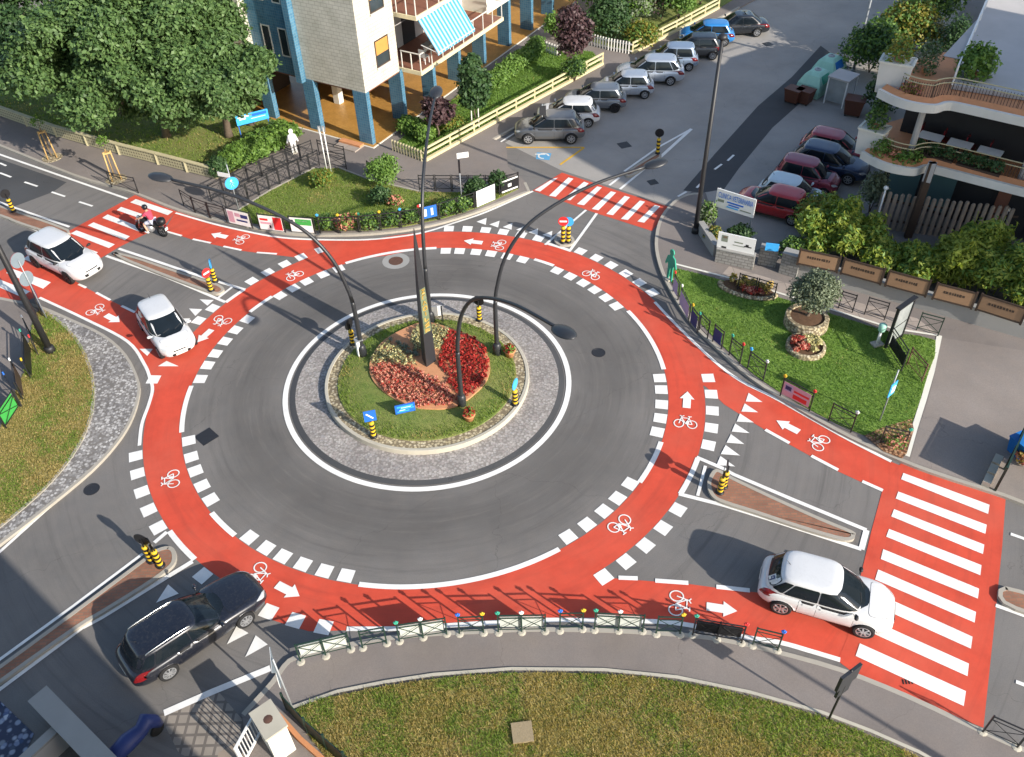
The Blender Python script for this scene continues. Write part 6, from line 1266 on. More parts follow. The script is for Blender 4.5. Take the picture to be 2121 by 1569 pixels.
col(Vector((20.1, 39.0, 3.6)), Vector((20.1, 39.0, 6.56)), .16); col(Vector((24.6, 36.6, 3.6)), Vector((24.6, 36.6, 6.56)), .17); col(Vector((29, 33.4, 3.6)), Vector((29, 33.4, 6.56)), .17)
m_ = MB(); q = P(1880, 492); m_.bar((q.x, q.y, 0), (q.x, q.y, up((1880, 492), (1935, 338))), .34, .22); m_.build('brick_post', 'dark_brown', rs); m_ = MB(); zz = up((1880, 492), (1935, 338)); m_.box((q.x, q.y, zz - .5), (.38, .26, 1.0), R(-35)); m_.build('post_cap', 'grey_render', rs)
# ground floor and first floor behind the terraces
e1r = Vector((.79, -.61, 0)).normalized(); n1r = Vector((.61, .79, 0)).normalized()
def rwall(o_, L_, z0, z1, mat, name='wall', th=.25): m_ = MB(); c = o_ + e1r * L_ / 2 + n1r * th / 2; m_.box((c.x, c.y, (z0 + z1) / 2), (L_, th, z1 - z0), math.atan2(e1r.y, e1r.x)); return m_.build(name, mat, rs)
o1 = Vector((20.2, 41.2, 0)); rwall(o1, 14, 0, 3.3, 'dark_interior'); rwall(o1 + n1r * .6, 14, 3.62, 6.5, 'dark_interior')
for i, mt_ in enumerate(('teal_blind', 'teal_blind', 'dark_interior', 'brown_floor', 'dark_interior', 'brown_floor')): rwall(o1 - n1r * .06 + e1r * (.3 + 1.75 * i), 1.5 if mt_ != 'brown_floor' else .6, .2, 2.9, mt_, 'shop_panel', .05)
# flat roof behind the upper terrace
ru = [(21.3, 39.4), (24.3, 37.9), (33.5, 31.9), (41, 44), (30, 51.6), (27.6, 50.2)]
m_ = MB(); m_.prism(ru, 6.9, 7.1, 0, bottom=True); m_.build('roof', 'grey_render', rs); m_ = MB(); m_.prism([(22.4, 43.2), (25, 41.4), (34.5, 35), (40.5, 44), (30, 51.2), (27.6, 49.8)], 0, 6.9); m_.build('wall', 'grey_render', rs)
m_ = MB()
for i in range(1, len(ru)):
    a, b = Vector((*ru[i], 7.1)), Vector((*ru[(i + 1) % len(ru)], 7.1)); L_ = (b - a).length; nn = int(L_ / 1.6)
    m_.bar(a + Vector((0, 0, .95)), b + Vector((0, 0, .95)), .07); m_.bar(a + Vector((0, 0, .5)), b + Vector((0, 0, .5)), .05)
    for j in range(nn + 1): p_ = a.lerp(b, j / nn); m_.box((p_.x, p_.y, 7.58), (.07, .07, .95))
m_.build('roof_railing', 'white_plastic', rs)
def on_terrace(lab, pos, size, mats, n=500, cat='plant', name='terrace_plant', s_=.09): t = thing(name, lab, cat, pos); leaf_cloud('foliage', [((0, 0, size[2] * .55), size)], n, s_, mats, t); m_ = MB(); m_.lathe([(.16, -.02), (.22, .25), (.2, .24)], 10); m_.build('pot', 'terracotta', t); return t
on_terrace('leafy green plant on the lower terrace beside the white planter', (18.75, 39.2, 3.62), (.55, .55, .6), ['leaf_bright']); on_terrace('bushy plant trailing over the lower terrace edge', (19.75, 38.35, 3.62), (.7, .5, .45), ['leaf_bright', 'leaf_hedge'])
on_terrace('small orange flowering plant between the terrace pots', (19.2, 38.6, 3.62), (.35, .35, .4), ['flower_pink', 'leaf_yellow'], 250); on_terrace('yellowing dry plant on the upper terrace by its planter', (19.2, 39.0, 6.87), (.55, .4, .4), ['leaf_yellow', 'flower_pink'], 350)
on_terrace('shrub growing in the lower white planter', pc1 - Vector((0, 0, .1)), (.5, .5, .9), ['leaf_dark', 'leaf_bright'], 700); on_terrace('yellow green shrub in the upper white planter', pc2 - Vector((0, 0, .1)), (.6, .6, .8), ['leaf_yellow', 'leaf_bright'], 700)
on_terrace('dark potted laurel on the upper roof edge', (22.6, 40.2, 7.1), (.85, .85, 1.0), ['leaf_hedge'], 1200, s_=.13); on_terrace('small blue green conifer in a pot on the upper terrace', (20.8, 41.4, 6.87), (.6, .6, 1.0), ['leaf_olive', 'leaf_dark'], 700); on_terrace('thin pale shrub on the upper terrace', (20.2, 42.4, 6.87), (.5, .4, .6), ['leaf_olive'], 350)
def dining(pos, rz, label):
    t = thing('dining_table', label, 'table', pos, rz, 'dining tables on the covered terrace'); m_ = MB(); m_.box((0, 0, .74), (1.1, .8, .03)); m_.build('tabletop', 'white_plastic', t); m_ = MB(); m_.box((0, 0, .36), (.1, .1, .72)); m_.build('leg', 'black_iron', t)
for i, lab in enumerate(('white dining table nearest the grey column on the covered terrace', 'white dining table in the middle of the covered terrace', 'white dining table at the right end of the covered terrace')): q = Vector((21.2, 39.6, 3.62)) + e1r * (1.4 * i); dining(q, -.65, lab)
for i, lab in enumerate(('dark red chair nearest the grey column on the covered terrace', 'dark red chair between the first two terrace tables', 'dark red chair behind the middle terrace table', 'dark red chair at the far end of the terrace tables')):
    q = Vector((21.3, 40.4, 3.62)) + e1r * (1.1 * i); t = thing('chair', lab, 'chair', q, .9, 'dark red chairs on the covered terrace'); m_ = MB(); m_.box((0, 0, .44), (.45, .45, .05)); m_.build('seat', 'tail_red', t); m_ = MB(); m_.box((0, .21, .7), (.45, .05, .5)); m_.build('backrest', 'tail_red', t); each('leg', 'black_iron', t, [lambda m, a=a, b=b: m.box((a, b, .21), (.04, .04, .42)) for a in (-.2, .2) for b in (-.2, .2)])
# flower boxes along the terrace
for i, lab in enumerate(('low green hedge box behind the lower terrace rail, near the grey column', 'low green hedge box behind the lower terrace rail, far end')): q = Vector((21.0, 38.55, 3.62)) + e1r * (2.2 * i); t = thing('hedge_box', lab, 'hedge', q, math.atan2(e1r.y, e1r.x), 'hedge boxes on the terrace'); leaf_cloud('foliage', [((x, 0, .55), (.4, .25, .35)) for x in (-.7, 0, .7)], 700, .09, ['leaf_dark'], t); m_ = MB(); m_.box((0, 0, .15), (2, .4, .3)); m_.build('box', 'dark_brown', t)
# lot fence of rounded wooden boards
fa, fb = P(1805, 472), P(2085, 508); d = (fb - fa).normalized(); L_ = (fb - fa).length; t = thing('wooden_fence', 'weathered fence of wide round topped wooden boards behind the bamboo', 'fence', fa, math.atan2(d.y, d.x))
m_ = MB(); n = int(L_ / .30)
for i in range(n):
    m_ = MB(); x = .3 * i; hh = 2.05 + .05 * math.sin(i * 2.1); m_.prism([(x + .1 + .10 * math.cos(q), .04 * math.sin(q)) for q in [k * math.pi / 4 for k in range(8)]], 0, hh); m_.lathe([(.10, hh), (.07, hh + .06), (.01, hh + .08)], 8, (x + .1, 0, 0)); m_.build('board', 'wood_slat', t)
each('crossbar', 'dark_brown', t, [lambda m, z=z: m.box((L_ / 2, .07, z), (L_, .05, .1)) for z in (.5, 1.6)])
t = thing('garden_lamp_post', 'short white post with a globe at the right end of the wooden fence', 'lamp post', P(2062, 497)); hz = up((2062, 497), (2096, 440)); m_ = MB(); m_.tube([(0, 0, 0), (0, 0, hz)], .045, 8); m_.build('post', 'white_plastic', t, True); m_ = MB(); m_.lathe([(.02, -.12), (.1, -.07), (.13, 0), (.1, .08), (.02, .12)], 12, (0, 0, hz + .08)); m_.build('globe', 'white_plastic', t, True)
t = thing('garden_lamp_post', 'short white post with a globe at the left end of the wooden fence', 'lamp post', P(1810, 474)); hz = up((1810, 474), (1830, 392)); m_ = MB(); m_.tube([(0, 0, 0), (0, 0, hz)], .045, 8); m_.build('post', 'white_plastic', t, True); m_ = MB(); m_.lathe([(.02, -.12), (.1, -.07), (.13, 0), (.1, .08), (.02, .12)], 12, (0, 0, hz + .08)); m_.build('globe', 'white_plastic', t, True)
# ------------------------------------------------------------------ walls, hoardings and billboards on the right
wl_ = [P(1650, 573, KZ), P(1850, 625, KZ), P(2125, 704, KZ), P(2500, 812, KZ)]
t = thing('retaining_wall', 'long smooth concrete retaining wall under the brown panels', 'wall', wl_[0]); m_ = MB(); ln = [p_ - wl_[0] for p_ in wl_]; a, b = offset_line(ln, 0), offset_line(ln, .35); k = len(ln)
hw_ = up((1850, 625), (1850, 596), KZ)
m_.add([(p_.x, p_.y, -.1) for p_ in a] + [(p_.x, p_.y, hw_) for p_ in a] + [(p_.x, p_.y, hw_) for p_ in b] + [(p_.x, p_.y, -.1) for p_ in b], [(q * k + i, q * k + i + 1, (q + 1) * k + i + 1, (q + 1) * k + i) for q in range(3) for i in range(k - 1)]); m_.build('face', 'concrete', t)
zw = KZ + hw_; n_ = 0
plab = ['brown printed panel nearest the stone gate pillar on the concrete wall', 'second brown printed panel from the stone gate pillar', 'third brown printed panel from the stone gate pillar', 'fourth brown printed panel from the stone gate pillar', 'brown printed panel at the right edge of the picture']
for (x0, y0, x1, y1), lab in zip(((1652, 548, 1732, 565), (1742, 568, 1822, 590), (1834, 593, 1915, 615), (1932, 620, 2010, 640), (2022, 643, 2112, 672)), plab):
    a, b = P(x0, y0, zw), P(x1, y1, zw); d = (b - a).normalized(); L_ = (b - a).length; t = thing('fence_panel', lab, 'panel', a, math.atan2(d.y, d.x), 'brown panels on the concrete wall')
    m_ = MB(); m_.box((L_ / 2, 0, .46), (L_, .04, .70)); m_.build('board', 'brown_panel', t); m_ = MB(); [m_.box((x, -.01, .46), (.09, .06, .96)) for x in (-.02, L_ + .02)]; m_.box((L_ / 2, -.01, .07), (L_, .05, .08)); m_.box((L_ / 2, -.01, .85), (L_, .05, .08)); m_.build('frame', 'dark_brown', t)
    m_ = MB(); random.seed(int(x0)); x = L_ * .22
    while x < L_ * .78: w_ = random.uniform(.05, .1); m_.box((x, -.024, .52), (w_, .006, random.uniform(.10, .15))); x += w_ + .04
    m_.build('print', 'dark_brown', t)
# stone pillars and low wall of the lot corner
def blockwall(pts, h, label, mat='stone_block', th=.3, cat='wall', name='stone_wall', side=1):
    L_ = [P(*q, KZ) for q in pts]; o_ = L_[0]; t = thing(name, label, cat, o_); ln = [p_ - o_ for p_ in L_]; m_ = MB(); a, b = ln, offset_line(ln, th * side); k = len(ln)
    m_.add([(p_.x, p_.y, -.1) for p_ in a] + [(p_.x, p_.y, h) for p_ in a] + [(p_.x, p_.y, h) for p_ in b] + [(p_.x, p_.y, -.1) for p_ in b], [(q * k + i, q * k + i + 1, (q + 1) * k + i + 1, (q + 1) * k + i) for q in range(3) for i in range(k - 1)] + [(0, k, 2 * k, 3 * k), (k - 1, 4 * k - 1, 3 * k - 1, 2 * k - 1)])
    m_.build('face', mat, t); m_ = MB(); [m_.bar(a[i].lerp(b[i], .5) + Vector((0, 0, h + .03)), a[i + 1].lerp(b[i + 1], .5) + Vector((0, 0, h + .03)), th + .06, .055) for i in range(k - 1)]; m_.build('coping', 'concrete', t); return t
blockwall([(1480, 543), (1558, 560)], .75, 'grey stone block wall under the white restaurant banner'); blockwall([(1444, 482), (1476, 532)], .62, 'smooth grey kerb wall along the dark pavement by the tall black column', 'concrete', .25)
blockwall([(1612, 566), (1648, 577)], 1.15, 'stone gate pillar with grey blocks beside the first brown panel', th=.5, name='gate_pillar', cat='pillar'); blockwall([(1568, 548), (1605, 556)], 1.0, 'low grey stone plinth with a light blue plate behind the gate pillar', th=.3)
def billboard(pl, pr, zb0, h, label, rows, postz=0, mats='white_plastic', txt=None):
    a, b = P(*pl, zb0), P(*pr, zb0); d = (b - a).normalized(); L_ = (b - a).length; t = thing('billboard', label, 'billboard', (a.x, a.y, postz), math.atan2(d.y, d.x)); z0 = zb0 - postz
    m_ = MB(); m_.box((L_ / 2, 0, z0 + h / 2), (L_, .06, h)); bd = m_.build('panel', mats, t)
    for x in (.12, L_ - .12): m_ = MB(); m_.box((x, .07, (z0 + h) / 2 - .05), (.07, .07, z0 + h + .1)); m_.build('leg', 'galvanised', t)
    for mt_, rr in rows:
        m_ = MB()
        for x0, y0, x1, y1 in rr: m_.box((L_ * (x0 + x1) / 2, -.033, z0 + h * (1 - (y0 + y1) / 2)), (L_ * (x1 - x0), .006, h * (y1 - y0)))
        m_.build('print', mt_, bd)
    if txt:
        for s_, mt_, fx, fy, sz, wmax in txt:
            m_ = MB(); text_mb(s_, sz, m_, Matrix.Identity(4)); xs = [p_.x for p_ in m_.v]; sc = L_ * wmax / (max(xs) - min(xs)); fm = frame((L_ * fx, -.036, z0 + h * fy), (1, 0, 0)); m_.v = [fm @ Vector((p_.x * sc, p_.y, p_.z)) for p_ in m_.v]; m_.build('lettering', mt_, bd)
zA = up((1484, 470), (1483, 424)); 
billboard((1481, 427), (1560, 452), 1.15, 1.05, 'white billboard with blue veterinary clinic lettering in front of the red car', [('blue_sign', [(.30, .52, .72, .60), (.34, .66, .62, .73)]), ('sky_sign', [(.30, .78, .60, .85)]), ('flower_silver', [(.05, .52, .22, .66), (.65, .76, .93, .82)]), ('white_plastic', [(.0, .0, .01, .01)])], 0, 'white_plastic', [('CLINICA VETERINARIA', 'blue_sign', .5, .70, .42, .90)])
billboard((1484, 514), (1560, 531), .82, .95, 'white restaurant banner with a dark bird-like emblem above the stone wall', [('flower_silver', [(.10, .12, .27, .5), (.45, .35, .68, .42), (.42, .55, .74, .6)]), ('brown_panel', [(.13, .18, .24, .28)]), ('black_plastic', [(.13, .78, .26, .88), (.72, .5, .92, .56), (.76, .4, .84, .5)])], KZ)
t = board('info_plate', 'light blue plate on the low stone plinth', 'sign', (1590, 556), KZ, .62, .42, 1.02, R(-105), 'sky_sign', legs=False)
# ------------------------------------------------------------------ fences along the gardens
def low_fence(pts, h, label, mat, th=.14, z0=KZ, cap='fence_cream'):
    L_ = [P(*q, z0) for q in pts] if len(pts[0]) == 2 else pts; t = thing('garden_fence', label, 'fence', L_[0]); ln = [p_ - L_[0] for p_ in L_]; m_ = MB()
    for i in range(len(ln) - 1): m_.bar(ln[i] + Vector((0, 0, h / 2)), ln[i + 1] + Vector((0, 0, h / 2)), th, h - .1)
    m_.build('panels', mat, t); m_ = MB()
    for i in range(len(ln) - 1): m_.bar(ln[i] + Vector((0, 0, h - .02)), ln[i + 1] + Vector((0, 0, h - .02)), th + .10, .07)
    m_.build('coping', cap, t)
    for i in range(len(ln) - 1):
        n = max(1, int((ln[i + 1] - ln[i]).length / 2.0))
        for j in range(n): m_ = MB(); p_ = ln[i].lerp(ln[i + 1], j / n); m_.box((p_.x, p_.y, h / 2), (th + .05, th + .05, h + .02)); m_.build('post', cap, t)
    return t
def rail_fence(pts, h, label, mat='fence_yellow', z0=KZ):
    L_ = [P(*q, z0) for q in pts] if len(pts[0]) == 2 else pts; t = thing('garden_fence', label, 'fence', L_[0]); ln = [p_ - L_[0] for p_ in L_]; m_ = MB(); q = MB()
    for i in range(len(ln) - 1):
        for z, w_ in ((h - .06, .10), (h - .36, .10), (.06, .2)): each('rail', mat, t, [lambda m: m.bar(ln[i] + Vector((0, 0, z)), ln[i + 1] + Vector((0, 0, z)), w_)])
        n = max(1, int((ln[i + 1] - ln[i]).length / 1.6))
        for j in range(n + (i == len(ln) - 2)): q = MB(); p_ = ln[i].lerp(ln[i + 1], j / n); q.box((p_.x, p_.y, h / 2), (.10, .10, h)); q.build('post', mat, t)
    return t
def picket(pts, h, label, mat='fence_cream', z0=KZ, step=.22):
    L_ = [P(*q, z0) for q in pts]; t = thing('picket_fence', label, 'fence', L_[0]); ln = [p_ - L_[0] for p_ in L_]; m_ = MB(); q = MB()
    for i in range(len(ln) - 1):
        for z in (h * .8, h * .25): each('rail', mat, t, [lambda m: m.bar(ln[i] + Vector((0, 0, z)), ln[i + 1] + Vector((0, 0, z)), .07, .08)])
        n = int((ln[i + 1] - ln[i]).length / step)
        for j in range(n): q = MB(); p_ = ln[i].lerp(ln[i + 1], j / n); q.box((p_.x, p_.y, h / 2), (.09, .09, h)); q.build('pale', mat, t)
    return t
low_fence([(-260, 140), (0, 240), (120, 283), (250, 320), (330, 340), (452, 372)], .72, 'long low cream concrete lattice fence along the left pavement', 'fence_lattice')
rail_fence([(882, 334), (1030, 252), (1248, 134)], .85, 'yellow two rail fence along the row of parked cars', z0=KZ); rail_fence([(1310, 112), (1400, 66), (1488, 18)], .85, 'yellow two rail fence by the far end of the parked cars'); 
picket([(815, 312), (880, 336)], .7, 'short cream picket fence at the corner of the apartment garden'); picket([(1127, 108), (1160, 120)], .8, 'short white picket fence on the near side of the garden path', 'white_render'); picket([(1215, 92), (1260, 104), (1308, 113)], .85, 'white picket fence on the far side of the garden path', 'white_render')
# ------------------------------------------------------------------ big trees, top left
def at(px, z=0): return P(px[0], px[1], z)
TG = 'big leafy trees behind the cream fence'
def bigtree(base, crownpx, label, h, cr_, n, mats=('leaf_tree',)):
    b = at(base, .1); c = P(*crownpx, h * .66); d = Vector((c.x - b.x, c.y - b.y, 0)); bl = []
    for i in range(26):
        a = 2.4 * i; q = .78 * math.sqrt((i + .4) / 26); z = h * .66 + h * .26 * (random.random() * 2 - 1) * (1 - .35 * q) - (q ** 2) * h * .10; rr = cr_ * random.uniform(.22, .38); bl.append(((d.x + math.cos(a) * q * cr_, d.y + math.sin(a) * q * cr_, z), (rr, rr, rr * .72)))
    t = thing('broadleaf_tree', label, 'tree', b, 0, TG); trunk(t, h * .5, .24, .13, 7, cr_ * .55, h * .28, lean=(d.x * .6, d.y * .6)); leaf_cloud('crown', bl, int(n * 3.2), .145, list(mats), t, shell=.4, droop=.35, lean=.45, rough_=.34); return t
bigtree((175, 215), (175, 110), 'big leafy tree at the left, its dark crown reaching the top edge', 9.5, 4.6, 15000); bigtree((255, 240), (300, 60), 'tall leafy tree in the middle of the clump at top left', 10.5, 4.8, 16000)
bigtree((345, 285), (345, 170), 'leafy tree standing nearest the cream fence', 7.6, 3.5, 12000); bigtree((474, 285), (462, 170), 'leafy tree right in front of the blue tiled wall', 7.8, 3.0, 13000); bigtree((520, 260), (440, 60), 'leafy tree beside the white wall of the apartment block', 8.5, 3.2, 10000)
bigtree((60, 180), (20, 40), 'dark tree in the top left corner', 9.0, 4.5, 10000, ('leaf_dark',))
t = tree('young_tree', 'slim blue green conifer tied to two white stakes in front of the pillars', 'tree', at((985, 262), .16), 4.3, 1.25, 3800, .16, 'leaf_dark', 1.3, .05, blobs=[((0, 0, 1.9), (.85, .85, .8)), ((.1, 0, 2.7), (.95, .9, .9)), ((-.1, .1, 3.5), (.75, .75, .8)), ((0, 0, 4.1), (.35, .35, .5))], limbs=4)
for q, lab in (((978, 268), 'white wooden stake left of the young conifer'), ((992, 264), 'white wooden stake right of the young conifer')): p_ = at(q, .16); s_ = thing('stake', lab, 'stake', p_); m_ = MB(); m_.tube([(0, 0, -.05), (0, 0, 1.7)], .04, 7); m_.build('pole', 'white_render', s_)
PLG = 'purple leaved plum trees'
def plum(base, h, cr_, n, label): t = tree('plum_tree', label, 'tree', at(base, .16), h, cr_, n, .14, 'leaf_plum', 1.1, .07, PLG, blobs=[((0, 0, h * .48), (cr_ * .7, cr_ * .7, h * .2)), ((.2, .1, h * .64), (cr_, cr_ * .95, h * .22)), ((-.15, 0, h * .82), (cr_ * .75, cr_ * .75, h * .2)), ((.3, -.2, h * .55), (cr_ * .6, cr_ * .6, h * .15))], limbs=5); return t
plum((1182, 160), 4.6, 1.25, 4200, 'tall purple leaved plum tree by the garden path'); plum((908, 285), 2.6, .95, 2000, 'small purple leaved plum beside the far arched lamp')
# hedges and shrubs
def hedge(pts, w_, h, label, mats, n, z0=.15, size=.10, cat='hedge', name='hedge', group=None):
    L_ = [P(*q, z0) for q in pts] if len(pts[0]) == 2 else pts; o_ = L_[0]; t = thing(name, label, cat, o_, 0, group); bl = []
    for i in range(len(L_) - 1):
        a, b = L_[i] - o_, L_[i + 1] - o_; k_ = max(1, int((b - a).length / (w_ * .6)))
        for j in range(k_): p_ = a.lerp(b, (j + .5) / k_); bl.append(((p_.x + random.uniform(-.1, .1), p_.y + random.uniform(-.1, .1), h * .5), (w_ * .62, w_ * .62, h * random.uniform(.48, .60))))
    leaf_cloud('foliage', bl, int(n * 1.5), size, list(mats), t, shell=.6); m_ = MB()
    for b_ in bl[::1]: m_.tube([(b_[0][0], b_[0][1], -.05), (b_[0][0] + .05, b_[0][1], h * .5)], [.04, .02], 5)
    m_.build('stems', 'bark', t); return t
hedge([(470, 352), (545, 318), (610, 280)], 1.5, .95, 'broad clipped hedge between the trees and the diagonal footpath', ('leaf_hedge',), 9000)
hedge([(490, 330), (590, 278)], 1.0, .9, 'second row of the clipped hedge beside the white cut-out figure', ('leaf_hedge', 'leaf_bright'), 4000); hedge([(440, 368), (474, 362)], .9, 1.0, 'dark ivy hedge at the end of the cream fence', ('leaf_dark',), 1800)
hedge([(838, 268), (875, 285), (885, 300)], 1.0, 1.0, 'bushy hedge behind the corner picket fence', ('leaf_hedge',), 3000); hedge([(1010, 190), (1060, 155), (1105, 120)], 1.2, 1.1, 'green hedge along the apartment block platform', ('leaf_hedge', 'leaf_bright'), 5200)
hedge([(1100, 125), (1118, 108)], .9, 1.3, 'clipped hedge corner by the white picket fence', ('leaf_bright',), 1600)
for q, rx, rz, n, mats, lab in (((800, 385), 1.0, 1.4, 2200, ('leaf_bright', 'leaf_hedge'), 'round bright green bush at the corner of the small lawn'), ((672, 388), .75, .8, 900, ('leaf_yellow', 'leaf_hedge'), 'thin yellowish shrub in the middle of the small lawn'), ((822, 425), .5, .5, 500, ('flower_pink', 'leaf_hedge'), 'reddish brown shrub on the small lawn'),
    ((790, 422), .7, .8, 800, ('leaf_dark',), 'dark leafy shrub left of the reddish shrub on the lawn'), ((940, 272), .8, .8, 900, ('leaf_bright', 'leaf_yellow'), 'low light green shrub beside the small purple plum'), ((1190, 168), 1.0, 1.2, 1500, ('leaf_dark', 'leaf_hedge'), 'dark bush at the foot of the tall plum tree')):
    bush('shrub', lab, 'shrub', at(q, .15), rx, rx, rz, int(n * 1.7), .085, list(mats))
BGp = 'border plants behind the ornaments'
for i, (q, lab) in enumerate((((680, 476), 'low border plant right of the green banner'), ((715, 477), 'low border plant with some red under the ornaments'), ((765, 474), 'low border plant in the middle of the ornament row'), ((810, 470), 'low border plant left of the obelisk tip'), ((850, 464), 'low border plant beside the obelisk tip'), ((925, 448), 'low border plant right of the blue railing sign'), ((955, 440), 'low border plant at the foot of the thin sign post'), ((985, 415), 'dark clipped border plant behind the blank white panel'), ((1030, 398), 'dark clipped border plant beside the black and white banner'))):
    bush('border_plant', lab, 'plant', at(q, .15), .75, .45, .75 if i < 7 else 1.1, 620 if i < 7 else 1100, .10, ['leaf_hedge', 'flower_pink'] if i == 1 else ['leaf_dark'] if i > 6 else ['leaf_hedge', 'leaf_dark'], BGp, nb=4)
FG = 'shrubs and trees in the far garden'
for q, rx, rz, n, mat, lab in (((1265, 78), 2.0, 2.4, 2600, ['leaf_dark'], 'dark evergreen bush behind the white picket fence'), ((1310, 55), 1.8, 3.4, 2600, ['leaf_olive', 'leaf_hedge'], 'pale green feathery shrub in the far garden'), ((1370, 40), 1.6, 3.2, 2200, ['leaf_plum', 'leaf_dark'], 'dusky purple shrub in the far garden'), ((1405, 42), 1.5, 2.4, 1800, ['leaf_bright'], 'bright green shrub behind the far yellow fence'), ((1330, 92), 1.4, 1.2, 1500, ['leaf_bright', 'leaf_yellow'], 'low light green bush by the corner of the far yellow fence'), ((1450, 10), 2.0, 3.0, 2200, ['leaf_dark', 'leaf_hedge'], 'dark green tree at the far tip of the yellow fence'), ((1230, 30), 2.2, 4.0, 2600, ['leaf_hedge'], 'tall shrub at the top edge right of the pillars'), ((1150, 82), .9, 1.6, 900, ['leaf_bright'], 'narrow light bush behind the first picket fence'), ((1290, 10), 2.4, 5, 2600, ['leaf_dark', 'leaf_tree'], 'tall dark tree at the top edge above the far garden')):
    bush('garden_shrub', lab, 'shrub', at(q, .16), rx, rx, rz, int(n * 1.7), .135, mat, FG)
# right side greenery
BB = 'bamboo clumps behind the brown panels'
for q, rx, ry, rz, n, lab in (((1690, 520), 1.5, 1.3, 2.6, 3600, 'bamboo clump right behind the first brown panel'), ((1755, 532), 1.5, 1.2, 2.7, 4200, 'tall bamboo clump in front of the parked cars'), ((1830, 560), 1.5, 1.1, 1.7, 3400, 'bamboo clump below the left end of the wooden fence'), ((1900, 584), 1.5, 1.1, 1.8, 3400, 'bamboo clump behind the third brown panel'), ((1970, 590), 1.6, 1.3, 2.8, 4200, 'bright yellow green bamboo clump beside the dark post'), ((2040, 610), 1.6, 1.3, 2.6, 4000, 'bamboo clump behind the fifth brown panel'), ((2110, 640), 1.6, 1.3, 2.7, 4000, 'bamboo clump at the right edge of the picture'), ((2010, 555), 1.4, 1.2, 3.4, 3200, 'tallest bamboo clump in front of the wooden fence'), ((1720, 492), 1.2, 1.0, 2.4, 2200, 'thin bamboo clump nearest the red hatchback'), ((2170, 650), 1.6, 1.3, 2.7, 2500, 'bamboo clump half outside the right edge')):
    t = thing('bamboo_clump', lab, 'bamboo', at(q, .1), 0, BB); bl = []
    for i in range(9): a = 2.4 * i; k_ = math.sqrt(i / 9); bl.append(((math.cos(a) * k_ * rx * .75, math.sin(a) * k_ * ry * .75, rz * random.uniform(.3, .78)), (rx * .42, ry * .42, rz * .27)))
    leaf_cloud('foliage', bl, int(n * 1.7), .10, ['leaf_bamboo', 'leaf_bamboo', 'leaf_bright'] if 'bright' not in lab else ['leaf_bamboo'], t, shell=.25, droop=.9, lean=.3, aspect=2.8, rough_=.38); m_ = MB()
    for i in range(10): a = i * 2.1; m_.tube([(math.cos(a) * .4, math.sin(a) * .4, -.05), (math.cos(a) * rx * .5, math.sin(a) * ry * .5, rz * .85)], [.02, .01], 5)
    m_.build('culms', 'leaf_bamboo', t)
for q, rx, rz, n, mat, lab in (((1462, 470), .55, 1.2, 900, ['leaf_olive', 'leaf_hedge'], 'spiky grey green plant at the foot of the tall black column'), ((1476, 500), .5, .7, 700, ['leaf_yellow', 'leaf_dark'], 'dry grassy plant in the corner bed by the tall column'), ((1530, 500), .9, .6, 900, ['leaf_dark'], 'low dark hedge behind the restaurant banner'), ((1690, 470), 1.2, 1.6, 1600, ['leaf_hedge', 'leaf_yellow'], 'flowering shrub with orange tips beside the pale blue car'), ((1640, 535), .8, .9, 900, ['leaf_dark', 'leaf_hedge'], 'dark bush behind the stone gate pillar'), ((1800, 440), .8, 1.9, 900, ['leaf_olive'], 'grey leaved shrub at the left end of the wooden fence'), ((1800, 150), 2.2, 2.8, 2600, ['leaf_dark', 'leaf_hedge'], 'dark bush beside the slender grey column at the top right'), ((1865, 120), 2.2, 3.2, 3200, ['leaf_yellow', 'leaf_bright'], 'large yellow green shrub above the upper white planter'), ((1925, 70), 2.0, 4.2, 2600, ['leaf_hedge', 'leaf_dark'], 'dark tree at the top right above the yellow green shrub'), ((1920, 130), 1.2, 2.6, 1200, ['leaf_olive', 'leaf_yellow'], 'pale dry shrub between the roof terrace and the yellow green shrub'), ((1960, 150), 1.2, 3.0, 1400, ['leaf_dark'], 'dark blue green conifer beside the roof terrace'), ((1830, 235), 1.3, 2.6, 1800, ['leaf_dark'], 'dark green bush under the upper white planter'), ((1960, 20), 2.2, 4, 2200, ['leaf_dark', 'leaf_hedge'], 'dark tree at the top edge beside the roof railing')):
    bush('shrub', lab, 'shrub', at(q, .1), rx, rx, rz, int(n * 1.7), .095 if rx < 1.3 else .14, mat)
# olive tree in its stone ring, flower beds of the garden
oc = at((1668, 672), .15); t = thing('stone_planter', 'round yellow stone planter ring holding the olive tree', 'planter', oc); q = MB(); q.lathe([(.98, -.05), (.96, .46), (.93, .50), (.76, .50), (.74, .40)], 28, cap=False); q.build('ring', 'pebble_cream', t); q = MB(); q.lathe([(.75, .42), (.4, .46), (.01, .48)], 24, cap=False); q.build('soil', 'soil', t)
t = tree('olive_tree', 'round grey green olive tree in the stone ring of the corner garden', 'tree', (oc.x, oc.y, .58), 2.3, 1.15, 11000, .065, 'leaf_olive', .75, .09, blobs=[((.15, .1, 1.15), (.85, .85, .65)), ((.55, .2, 1.3), (.7, .7, .6)), ((-.35, .2, 1.25), (.7, .7, .6)), ((.1, -.3, 1.2), (.7, .65, .55)), ((.15, .1, 1.75), (.75, .75, .55)), ((.3, .55, 1.4), (.6, .6, .55))], droop=-.5)
fc = at((1668, 722), .15); q = MB(); q.lathe([(.86, -.03), (.85, .20), (.80, .23), (.72, .23), (.70, .14)], 26, cap=False); t = thing('stone_planter', 'low half ring of yellow stone round the pink and cream flowers', 'planter', fc); q.build('ring', 'pebble_cream', t); q = MB(); q.lathe([(.71, .15), (.01, .17)], 20, cap=False); q.build('soil', 'soil', t)
